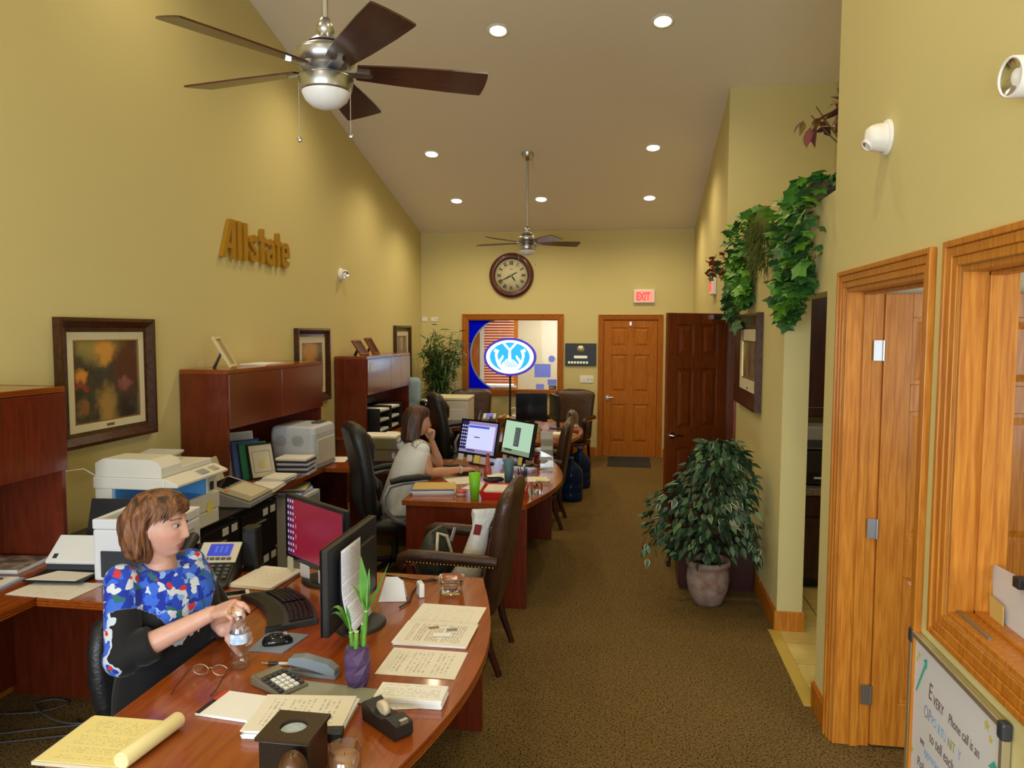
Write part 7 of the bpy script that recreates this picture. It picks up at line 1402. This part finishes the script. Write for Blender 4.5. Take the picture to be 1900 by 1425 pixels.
def skin_mat(name):
    m = bpy.data.materials.new(name); m.use_nodes = True; nt = m.node_tree; b = nt.nodes['Principled BSDF']; a = nt.nodes.new('ShaderNodeVertexColor'); a.layer_name = 'col'
    n = nt.nodes.new('ShaderNodeTexNoise'); n.inputs['Scale'].default_value = 45; tc = nt.nodes.new('ShaderNodeTexCoord'); nt.links.new(tc.outputs['Object'], n.inputs['Vector'])
    r = nt.nodes.new('ShaderNodeMapRange'); r.inputs[3].default_value = 0.90; r.inputs[4].default_value = 1.10; nt.links.new(n.outputs['Fac'], r.inputs[0])
    mx = nt.nodes.new('ShaderNodeMix'); mx.data_type = 'RGBA'; mx.blend_type = 'MULTIPLY'; mx.inputs[0].default_value = 1; nt.links.new(a.outputs['Color'], mx.inputs[6]); nt.links.new(r.outputs[0], mx.inputs[7])
    nt.links.new(mx.outputs[2], b.inputs['Base Color']); b.inputs['Roughness'].default_value = 0.48; b.inputs['Subsurface Weight'].default_value = 0.12; b.inputs['Subsurface Radius'].default_value = (0.01,0.004,0.002); return m
def frame_of(fwd_deg, loc, tilt=0.0, roll=0.0):
    return Matrix.Translation(loc) @ Matrix.Rotation(math.radians(fwd_deg),4,'Z') @ Matrix.Rotation(tilt,4,'Y') @ Matrix.Rotation(roll,4,'X')
def torso_rings(secs, F, L, n=28):
    out = []
    for c, hw, hd, bust in secs:
        ring = []
        for k in range(n):
            a = 2*PI*k/n; ca, sa = math.cos(a), math.sin(a); e = 0.85
            u = hd*math.copysign(abs(ca)**e, ca); v = hw*math.copysign(abs(sa)**e, sa)
            if ca > 0: u += bust*ca*(0.55+0.45*(g(abs(sa),0.5,0.3)))
            ring.append(Vector(c)+F*u+L*v)
        out.append(ring)
    return out
def basis(x, z):
    x = Vector(x).normalized(); z = Vector(z); z = (z-x*x.dot(z)).normalized(); y = z.cross(x)
    return Matrix(((x.x,y.x,z.x,0),(x.y,y.y,z.y,0),(x.z,y.z,z.z,0),(0,0,0,1)))
def hair_mesh(M, rows, n=96, amp=0.006, freq=17, seed=0, vf=2.0):
    # rows: (z, cx, front, back, halfwidth)
    mb = MB(); rings = []; rr = random.Random(seed); ph = [rr.random()*6 for _ in range(6)]
    rs = []
    for k in range(len(rows)-1):
        for j in range(5): f = j/5; rs.append(tuple(a+(b-a)*f for a, b in zip(rows[k], rows[k+1])))
    rs.append(rows[-1])
    for j, (z, cx, fr, bk_, hw) in enumerate(rs):
        ring = []; t = j/len(rs)
        for k in range(n):
            a = 2*PI*k/n; ca, sa = math.cos(a), math.sin(a); d = 1 + (amp/0.08)*t**0.5*(0.5*math.sin(freq*a+ph[0]+vf*t*3)+0.35*math.sin(freq*2.3*a+ph[1]-vf*t*4)+0.3*math.sin(freq*0.45*a+ph[2]+t*5))
            ring.append(M @ Vector((cx+(fr if ca > 0 else bk_)*ca*d, hw*sa*d, z + 0.004*math.sin(5*a+ph[3])*t)))
        rings.append(ring)
    return mb.loft(rings, True)
SKIN = skin_mat('skin')

# ---------------------------------------------------------------- the woman at the near desk
root = thing('person', 'seated woman in a blue floral blouse opening a water bottle', 'person', (-1.72, 2.55, 0))
O = Matrix.Translation((1.72, -2.55, 0))
F = Vector((math.cos(math.radians(-25)), math.sin(math.radians(-25)), 0)); L = Vector((-F.y, F.x, 0)); U = Vector((0,0,1))
HM = O @ frame_of(4, (-1.668, 2.484, 1.187), 0.0, 0.0); HI = HM.inverted()
loc = lambda p: O @ Vector(p)
base = loc((-1.700, 2.545, 0))
def sec(z, f, hw, hd, bust=0.0): return (base + F*f + U*z, hw, hd, bust)
neck = loc((-1.688, 2.502, 1.085))
shR = neck - L*0.138 - U*0.072 - F*0.01; shL = neck + L*0.126 - U*0.080 - F*0.01
elR = loc((-1.675, 2.265, 0.79)); wrR = loc((-1.415, 2.385, 0.915)); elL = loc((-1.555, 2.665, 0.785)); wrL = loc((-1.405, 2.438, 0.835))
mb = MB(); add_head(mb, HM)
mb.tube([HM @ Vector((-0.030,0,-0.05)), HM @ Vector((-0.036,0,-0.10)), neck-U*0.02-F*0.005, neck-U*0.07-F*0.012], [0.050,0.048,0.054,0.072], 20)
mb.loft(torso_rings([sec(0.50,0,0.15,0.10), sec(0.68,0.005,0.135,0.095), sec(0.85,0.03,0.15,0.10,0.02), sec(0.93,0.035,0.155,0.09,0.012), sec(0.985,0.035,0.135,0.072), sec(1.02,0.035,0.085,0.055)], F, L))
for s, e, w in ((shR, elR, wrR), (shL, elL, wrL)):
    mb.ell(s, (0.055,0.055,0.055), 14, 10); mb.tube([s, s.lerp(e,0.5), e], [0.052,0.046,0.041], 16); mb.ell(e, (0.041,)*3, 12, 8); mb.tube([e, e.lerp(w,0.25), e.lerp(w,0.6), w], [0.040,0.042,0.034,0.026], 16)
    mb.ell(w, (0.0255,)*3, 12, 8)
capp = loc((-1.312, 2.375, 0.935))
# right hand: comes over the cap, knuckles up, fingers closing downwards around it
dirR = (capp + Vector((0.002,-0.012,0.018)) - wrR); MRh = Matrix.Translation(wrR) @ basis((dirR.x, dirR.y, dirR.z+0.004), (-0.12,-0.35,1))
hand(mb, MRh, 1, [(0.55,0.75,0.5),(0.85,0.85,0.5),(1.05,0.95,0.6),(1.15,1.0,0.6)], [((0.6,0.55,-0.5),0.04),((0.85,0.1,-0.55),0.032),((0.9,-0.2,-0.4),0.024)])
# left hand: palm against the far side of the bottle, fingers round its right side
MLh = Matrix.Translation(wrL) @ basis((1,-0.10,0.12), (0.05,1,0.25))
hand(mb, MLh, 1, [(0.35,0.85,0.6),(0.4,0.9,0.6),(0.45,0.95,0.6),(0.5,1.0,0.6)], [((0.55,0.8,-0.3),0.04),((0.8,0.5,-0.5),0.03),((0.9,0.1,-0.6),0.022)], 0.05)
def col1(p):
    q = HI @ p; c = [0.60,0.335,0.255]
    if -0.13 < q.z < 0.13 and q.x > 0.02 and abs(q.y) < 0.08:
        ay = abs(q.y)
        if q.x > 0.07 and ay < 0.025 and abs(q.z+0.065) < 0.0125*(1-(ay/0.027)**2): c = [0.42,0.13,0.12]
        elif abs(q.z-0.036-0.10*(ay-0.03)*(1 if ay < 0.035 else -1.2)) < 0.0032 and 0.014 < ay < 0.050: c = [0.20,0.11,0.07]
        elif abs(q.z-0.012) < 0.0022 and 0.017 < ay < 0.045: c = [0.10,0.05,0.04]
        elif abs(q.z-0.017) < 0.006 and 0.016 < ay < 0.046: c = [0.46,0.25,0.20]
        else: k = 0.5*g(ay,0.045,0.022)*g(q.z,-0.03,0.028); c = [c[0]+0.04*k, c[1]-0.05*k, c[2]-0.03*k]
    elif (p-wrR).length < 0.20 or (p-wrL).length < 0.20: c = [0.60,0.34,0.265]
    return c
body = remeshed('body', mb, 0.0035, 3, root, SKIN, col1)
for s in (-1, 1):
    e = obj('eye', MB().ell((0.0715, s*0.0315, 0.010), (0.0115,0.0125,0.0075), 14, 10, HM), mat('eye_white',(0.40,0.36,0.34),0.25), root); obj('iris', MB().ell((0.0805, s*0.0315+0.001, 0.010), (0.004,0.0062,0.0060), 10, 8, HM), mat('iris_dark',(0.03,0.02,0.015),0.2), e)
obj('ring', MB().tube([MRh @ Vector((0.094, -0.011+0.0105*math.cos(2*PI*k/14), -0.008+0.0105*math.sin(2*PI*k/14))) for k in range(14)], 0.0018, 6, closed=True), BRASS, root, label='gold finger ring')
# blouse: floral torso and upper sleeves, black lower sleeves and hem
def floral(name):
    m = bpy.data.materials.new(name); m.use_nodes = True; nt = m.node_tree; b = nt.nodes['Principled BSDF']; N = nt.nodes.new; K_ = nt.links.new
    tc = N('ShaderNodeTexCoord'); nz = N('ShaderNodeTexNoise'); nz.inputs['Scale'].default_value = 26; nz.inputs['Detail'].default_value = 3; K_(tc.outputs['Object'], nz.inputs['Vector'])
    wp = N('ShaderNodeMix'); wp.data_type = 'VECTOR'; wp.inputs[0].default_value = 0.045; K_(tc.outputs['Object'], wp.inputs[4]); K_(nz.outputs['Color'], wp.inputs[5])
    v1 = N('ShaderNodeTexVoronoi'); v1.inputs['Scale'].default_value = 36; K_(wp.outputs[1], v1.inputs['Vector']); s1 = N('ShaderNodeSeparateColor'); K_(v1.outputs['Color'], s1.inputs[0])
    r1 = ramp(nt, [(0.0,(0.012,0.032,0.36)),(0.24,(0.04,0.13,0.64)),(0.46,(0.22,0.38,0.76)),(0.60,(0.58,0.62,0.70)),(0.76,(0.02,0.06,0.48)),(0.93,(0.03,0.13,0.14))]); r1.color_ramp.interpolation = 'CONSTANT'; K_(s1.outputs[0], r1.inputs[0])
    v2 = N('ShaderNodeTexVoronoi'); v2.inputs['Scale'].default_value = 24; K_(wp.outputs[1], v2.inputs['Vector']); s2 = N('ShaderNodeSeparateColor'); K_(v2.outputs['Color'], s2.inputs[0])
    a = N('ShaderNodeMath'); a.operation = 'LESS_THAN'; a.inputs[1].default_value = 0.30; K_(v2.outputs['Distance'], a.inputs[0]); c = N('ShaderNodeMath'); c.operation = 'GREATER_THAN'; c.inputs[1].default_value = 0.66; K_(s2.outputs[1], c.inputs[0]); d = N('ShaderNodeMath'); d.operation = 'MULTIPLY'; K_(a.outputs[0], d.inputs[0]); K_(c.outputs[0], d.inputs[1])
    mx = N('ShaderNodeMix'); mx.data_type = 'RGBA'; K_(d.outputs[0], mx.inputs[0]); K_(r1.outputs[0], mx.inputs[6]); mx.inputs[7].default_value = (0.58,0.035,0.025,1)
    # large petals in white near the border, black below: pattern of the cloth, follows height on the garment
    at = N('ShaderNodeVertexColor'); at.layer_name = 'col'; sp = N('ShaderNodeSeparateColor'); K_(at.outputs['Color'], sp.inputs[0])
    n2 = N('ShaderNodeTexNoise'); n2.inputs['Scale'].default_value = 16; n2.inputs['Detail'].default_value = 2; K_(tc.outputs['Object'], n2.inputs['Vector'])
    ad = N('ShaderNodeMath'); ad.operation = 'MULTIPLY_ADD'; ad.inputs[1].default_value = 0.55; K_(n2.outputs['Fac'], ad.inputs[0]); K_(sp.outputs[0], ad.inputs[2])
    rb = ramp(nt, [(0.0,(0,0,0)),(0.70,(1,1,1))]); rb.color_ramp.interpolation = 'CONSTANT'; K_(ad.outputs[0], rb.inputs[0]); rw = ramp(nt, [(0.0,(1,1,1)),(0.755,(0,0,0))]); rw.color_ramp.interpolation = 'CONSTANT'; K_(ad.outputs[0], rw.inputs[0])
    m1 = N('ShaderNodeMix'); m1.data_type = 'RGBA'; K_(rw.outputs[0], m1.inputs[0]); K_(mx.outputs[2], m1.inputs[6]); m1.inputs[7].default_value = (0.50,0.58,0.70,1)
    m0 = N('ShaderNodeMix'); m0.data_type = 'RGBA'; K_(rb.outputs[0], m0.inputs[0]); m0.inputs[6].default_value = (0.010,0.010,0.012,1); K_(m1.outputs[2], m0.inputs[7])
    K_(m0.outputs[2], b.inputs['Base Color']); b.inputs['Roughness'].default_value = 0.75; b.inputs['Specular IOR Level'].default_value = 0.2; b.inputs['Sheen Weight'].default_value = 0.1; return m
mb = MB()
rg = torso_rings([sec(0.475,-0.01,0.195,0.135), sec(0.56,-0.01,0.19,0.135), sec(0.68,0.0,0.175,0.125,0.01), sec(0.78,0.015,0.178,0.125,0.03), sec(0.86,0.03,0.18,0.118,0.04), sec(0.94,0.037,0.168,0.102,0.026), sec(1.00,0.034,0.152,0.088,0.008), sec(1.035,0.030,0.118,0.076), sec(1.062,0.026,0.076,0.064)], F, L)
top = rg[-1]
for k, p in enumerate(top):
    fr = (p-base).dot(F); p.z -= max(0.0, fr)*0.50
mb.loft(rg)
for s, e, w in ((shR, elR, wrR), (shL, elL, wrL)):
    d = (w-e).normalized(); mb.ell(s, (0.060,0.060,0.060), 16, 12); mb.ell(e, (0.066,0.066,0.064), 16, 12); mb.tube([s-(e-s)*0.05, s.lerp(e,0.5), e+d*0.0, e+d*0.06, e+d*0.105], [0.060,0.060,0.063,0.064,0.062], 20)
def colb(p):
    # red channel: 1 high on the garment, falling to 0 at hem and cuffs
    f = 0.43+(p.z-0.80)*2.2
    for e, w in ((elR, wrR), (elL, wrL)):
        d = (w-e).normalized(); t = (p-e).dot(d)
        if (p-e).length < 0.16: f = 0.36 - t*5.0 + (p.z-e.z)*1.2
    return (max(0.0, min(1.0, f)), 0, 0)
remeshed('blouse', mb, 0.006, 4, root, floral('floral_cloth'), colb)['label'] = 'blue floral blouse with black cuffs'
# trousers and shoes
TRO = mat('black_trousers', (0.016,0.018,0.026), 0.8, bump=0.2, bscale=30); mb = MB()
mb.loft(torso_rings([sec(0.452,-0.02,0.17,0.12), sec(0.50,-0.01,0.19,0.14), sec(0.58,-0.01,0.185,0.13), sec(0.62,0,0.175,0.12)], F, L))
feet = []
for s in (-1, 1):
    hip = base + L*(s*0.095) + U*0.525; kn = hip + F*0.40 + L*(s*0.02) - U*0.01; an = kn + F*0.02 - U*0.43
    mb.ell(hip,(0.095,0.095,0.075),14,10); mb.tube([hip, hip.lerp(kn,0.5), kn], [0.085,0.074,0.062], 16); mb.ell(kn,(0.062,)*3,12,8); mb.tube([kn, kn.lerp(an,0.4), an], [0.060,0.056,0.046], 16); feet.append(an)
remeshed('trousers', mb, 0.008, 3, root, TRO)
for an in feet:
    rings = []
    for f, w, h in ((-0.06,0.05,0.06),(-0.04,0.065,0.075),(0.03,0.07,0.07),(0.10,0.078,0.05),(0.16,0.066,0.038),(0.185,0.03,0.022)): rings.append([Vector((an.x,an.y,0))+F*f+L*(w/2*math.cos(a))+U*max(0.001, h*math.sin(a)) for a in [PI*k/10 for k in range(11)]])
    obj('shoe', MB().loft(rings), LEATHER_BLK, root)
HAIR1 = noise_mat('brown_auburn_hair', [(0.30,srgb(44,28,18)),(0.44,srgb(88,54,32)),(0.56,srgb(128,82,50)),(0.72,srgb(76,42,22))], 34, 6, 0.5, 0.8, sc=(1.0,1.0,0.16), bump=0.5)
hr = hair_mesh(HM, [(0.136,0.0,0.004,0.004,0.004),(0.132,0.0,0.040,0.045,0.040),(0.118,-0.002,0.072,0.078,0.066),(0.098,-0.004,0.090,0.098,0.083),(0.076,-0.006,0.094,0.108,0.092),(0.060,-0.012,0.074,0.114,0.096),(0.040,-0.020,0.046,0.116,0.099),(0.0,-0.024,0.026,0.115,0.103),(-0.035,-0.028,0.032,0.110,0.104),(-0.070,-0.030,0.034,0.102,0.101),(-0.100,-0.032,0.032,0.086,0.090),(-0.120,-0.034,0.022,0.056,0.064),(-0.128,-0.034,0.010,0.028,0.034)], 150, 0.0125, 9, 3, 3.4)
obj('hair', hr, HAIR1, root, label='layered brown bob hair')
fb = MB(); rf_ = random.Random(4)
for k in range(30):
    a = -1.25+2.3*k/29; e_ = rf_.uniform(-1,1); drop = 0.014+0.030*max(0.0, -a-0.2)+0.018*max(0.0, a-0.3)+0.010*e_
    p0 = Vector((0.050*math.cos(a),0.066*math.sin(a),0.116)); p1 = Vector((0.093*math.cos(a*0.95),0.088*math.sin(a),0.082)); p2 = Vector((0.094*math.cos(a-0.14),0.090*math.sin(a-0.14),0.082-drop)); p3 = p2 + Vector((-0.004,-0.010,-0.010-0.02*max(0,abs(a)-0.7)))
    fb.tube([HM @ p0, HM @ p1, HM @ p2, HM @ p3], [0.007,0.0065,0.0040,0.0010], 6)
obj('fringe', fb, HAIR1, root)

# ---------------------------------------------------------------- the woman at the middle desk
root = thing('person', 'seated woman in a white sleeveless top seen from behind', 'person', (-1.72, 5.68, 0)); O = Matrix.Translation((1.72, -5.68, 0)); loc = lambda p: O @ Vector(p)
fd_ = 44; F = Vector((math.cos(math.radians(fd_)), math.sin(math.radians(fd_)), 0)); L = Vector((-F.y, F.x, 0))
HM = O @ frame_of(30, (-1.655, 5.875, 1.165), 0.10, 0.0); HI = HM.inverted(); base = loc((-1.755, 5.70, 0)); neck = loc((-1.690, 5.835, 1.035))
shR = neck - L*0.155 - U*0.075; shL = neck + L*0.15 - U*0.075
elR = loc((-1.520, 5.700, 0.785)); wrR = loc((-1.295, 5.895, 0.785)); elL = loc((-1.52, 6.02, 0.80)); wrL = loc((-1.575, 5.985, 1.005))
mb = MB(); add_head(mb, HM, 64, 44); mb.tube([HM @ Vector((-0.012,0,-0.05)), HM @ Vector((-0.022,0,-0.10)), neck-U*0.02, neck-U*0.07-F*0.01], [0.050,0.048,0.052,0.07], 18)
mb.loft(torso_rings([sec(0.50,0,0.15,0.10), sec(0.68,0.03,0.13,0.09), sec(0.85,0.09,0.145,0.095,0.02), sec(0.93,0.12,0.15,0.085), sec(0.975,0.135,0.13,0.07), sec(1.0,0.14,0.08,0.05)], F, L))
for s, e, w in ((shR, elR, wrR), (shL, elL, wrL)):
    mb.ell(s, (0.052,)*3, 14, 10); mb.tube([s, s.lerp(e,0.5), e], [0.050,0.045,0.039], 16); mb.ell(e, (0.039,)*3, 12, 8); mb.tube([e, e.lerp(w,0.25), e.lerp(w,0.6), w], [0.038,0.040,0.031,0.024], 16); mb.ell(w, (0.0235,)*3, 12, 8)
md = Vector((0.080, 0.075, 0.0)); hand(mb, Matrix.Translation(wrR) @ basis((0.75,0.62,-0.05), (0,0,1)), 1, [0.25,0.28,0.3,0.35], [((0.6,0.6,-0.2),0.04),((0.9,0.1,-0.3),0.03),((0.95,-0.05,-0.2),0.022)])
hand(mb, Matrix.Translation(wrL) @ basis((0.10,-0.15,1), (0.6,0.75,0.0)), -1, [0.9,1.0,1.1,1.15], [((0.6,0.6,-0.3),0.04),((0.9,0.1,-0.4),0.03),((0.95,-0.1,-0.3),0.022)])
remeshed('body', mb, 0.005, 3, root, SKIN, lambda p: (0.52,0.26,0.15))
WHB = mat('white_blouse', (0.66,0.67,0.66), 0.8, bump=0.35, bscale=14); mb = MB()
rg = torso_rings([sec(0.475,-0.02,0.20,0.14), sec(0.56,0.0,0.195,0.135), sec(0.70,0.035,0.18,0.122,0.01), sec(0.80,0.075,0.178,0.12,0.02), sec(0.88,0.105,0.178,0.112,0.02), sec(0.94,0.128,0.172,0.096), sec(0.985,0.14,0.150,0.080), sec(1.012,0.145,0.10,0.066)], F, L)
mb.loft(rg)
for s in (shR, shL): mb.ell(s+U*0.004, (0.064,0.064,0.060), 16, 12)
remeshed('blouse', mb, 0.006, 4, root, WHB)['label'] = 'white sleeveless blouse'
LACE = noise_mat('lace_print', [(0.42,(0.70,0.69,0.66)),(0.50,(0.10,0.10,0.11)),(0.58,(0.70,0.69,0.66))], 60, 1, 0.8)
for s, sg in ((shR, -1), (shL, 1)):
    yk = MB(); P = []
    for k in range(9):
        a = -1.2+2.4*k/8; P.append(s + U*(0.012+0.058*math.cos(a)) + F*(0.075*math.sin(a)) - L*(sg*0.012))
    A_ = [p + L*(sg*0.03) - U*0.004 for p in P]; B_ = [p - L*(sg*0.045) + U*0.010 for p in P]
    yk.add(A_+B_, [(k,k+1,9+k+1,9+k) for k in range(8)], True); o = obj('shoulder_lace', yk, LACE, root, label='black and white patterned shoulder yoke'); sd = o.modifiers.new('t','SOLIDIFY'); sd.thickness = 0.004; sd.offset = 0
mb = MB(); mb.loft(torso_rings([sec(0.452,-0.02,0.17,0.12), sec(0.50,-0.01,0.19,0.14), sec(0.58,0.0,0.18,0.125)], F, L)); feet = []
for s in (-1, 1):
    hip = base + L*(s*0.09) + U*0.525; kn = hip + F*0.38 + L*(s*0.02); an = kn + F*0.0 - U*0.44
    mb.ell(hip,(0.09,0.09,0.075),14,10); mb.tube([hip, hip.lerp(kn,0.5), kn], [0.082,0.070,0.058], 14); mb.ell(kn,(0.058,)*3,12,8); mb.tube([kn, kn.lerp(an,0.4), an], [0.056,0.052,0.042], 14); feet.append(an)
remeshed('trousers', mb, 0.01, 3, root, mat('navy_trousers', (0.02,0.03,0.06), 0.8))
for an in feet:
    rings = []
    for f, w, h in ((-0.06,0.05,0.06),(-0.04,0.065,0.07),(0.03,0.07,0.065),(0.10,0.076,0.05),(0.16,0.064,0.036),(0.185,0.03,0.02)): rings.append([Vector((an.x,an.y,0))+F*f+L*(w/2*math.cos(a))+U*max(0.001, h*math.sin(a)) for a in [PI*k/10 for k in range(11)]])
    obj('shoe', MB().loft(rings), LEATHER_BLK, root)
HAIR2 = noise_mat('dark_brown_hair', [(0.30,srgb(34,18,10)),(0.5,srgb(62,34,18)),(0.70,srgb(88,50,26))], 24, 4, 0.5, 0.4, sc=(1,1,0.15), bump=0.4)
obj('hair', hair_mesh(HM, [(0.136,-0.004,0.004,0.004,0.004),(0.132,-0.004,0.040,0.045,0.040),(0.118,-0.006,0.074,0.080,0.068),(0.095,-0.008,0.092,0.100,0.085),(0.06,-0.012,0.094,0.112,0.095),(0.03,-0.018,0.066,0.116,0.098),(0.0,-0.02,0.056,0.116,0.098),(-0.05,-0.022,0.052,0.110,0.098),(-0.10,-0.026,0.048,0.104,0.102),(-0.150,-0.030,0.040,0.096,0.104),(-0.172,-0.032,0.022,0.070,0.080)], 96, 0.0035, 21, 5), HAIR2, root, label='straight dark brown bob hair')
bw = MB().tube([wrR.lerp(elR,0.06)+Vector((0.0,0.0,0.0)) + basis((wrR-elR),(0,0,1)) @ Vector((0, 0.028*math.cos(2*PI*k/18), 0.028*math.sin(2*PI*k/18))) for k in range(18)], 0.006, 6, closed=True)
obj('bracelet', bw, mat('pale_band',(0.60,0.58,0.52),0.35,0.3), root, label='pale wide bracelet')
# ================================================================ things that lie on or in other things stand on their own
bpy.context.view_layer.update()
def free(root, part, labels, cat, group, name):
    r = bpy.data.objects[root]; kids = [c for c in r.children if c.name.split('.')[0] == part]
    for k, o in enumerate(kids):
        mw = o.matrix_world.copy(); o.parent = None; o.matrix_world = mw; o.name = name
        tag(o, labels[k] if isinstance(labels, list) else labels, cat, group)
    return r
ORD = ['lowest binder', 'second binder from the bottom', 'third binder from the bottom', 'middle binder', 'third binder from the top', 'second binder from the top', 'cream pad on top']
r = free('binder_stack', 'binder', [o + ' of the stack before the leaning certificates' for o in ORD], 'binder', 'binders under the middle hutch', 'ring_binder'); bpy.data.objects.remove(r)
r = bpy.data.objects['folder_stack']; ks = sorted([c for c in r.children], key=lambda c: c.location.z)
for o, lab in zip(ks[-3:], ('lower blue folder under the manila folder on the middle desk', 'upper blue folder under the manila folder on the middle desk', 'manila folder on top of the pile beside the green cup')):
    mw = o.matrix_world.copy(); o.parent = None; o.matrix_world = mw; o.name = 'file_folder'; tag(o, lab, 'folder', 'folders on the middle desk')
r['label'] = 'pile of white papers under the blue and manila folders'; r['category'] = 'paper stack'; r.name = 'paper_stack'
for o in ks[:-3]: o.name = 'sheet'
free('letter_tray', 'paper', ['white papers lowest in the red letter tray', 'white papers second from below in the red letter tray', 'white papers just under the top page in the red tray', 'printed page on top in the red letter tray'], 'paper', 'papers in the red letter tray', 'paper_sheet')
free('tray_organizer', 'paper', [a + ' shelf of the black tray, ' + b for a in ('papers on the lowest', 'papers on the middle', 'papers on the top') for b in ('nearer half', 'farther half')], 'paper', 'papers in the black paper tray', 'paper_stack')
free('pencil_cup', 'pen', ['slim black pen in the mesh pencil cup', 'dark grey pen in the mesh pencil cup', 'blue pen in the mesh pencil cup', 'slim black pen in the mesh pencil cup', 'red pen in the mesh pencil cup', 'dark grey pen in the mesh pencil cup'], 'pen', 'pens in the pencil cup', 'pen')
free('wicker_basket', 'wrapped_sweet', 'small wrapped sweet in the wicker basket', 'sweet', 'sweets in the wicker basket', 'wrapped_sweet')
free('drawer_unit', 'paper', ['lavender papers lowest on the plastic drawer unit', 'white papers on the plastic drawer unit', 'navy folder on the plastic drawer unit', 'yellow pad on top of the plastic drawer unit'], 'paper', 'papers on the plastic drawer unit', 'paper_stack')
free('brochure_stand', 'leaflets', 'grey leaflets in the clear brochure stand', 'leaflets', None, 'leaflets')
free('black_pouch', 'receipt', 'cream receipt on the black pouch', 'receipt', None, 'receipt')
free('open_folder', 'pen', 'black pen on the cream folder at the left edge', 'pen', None, 'pen')
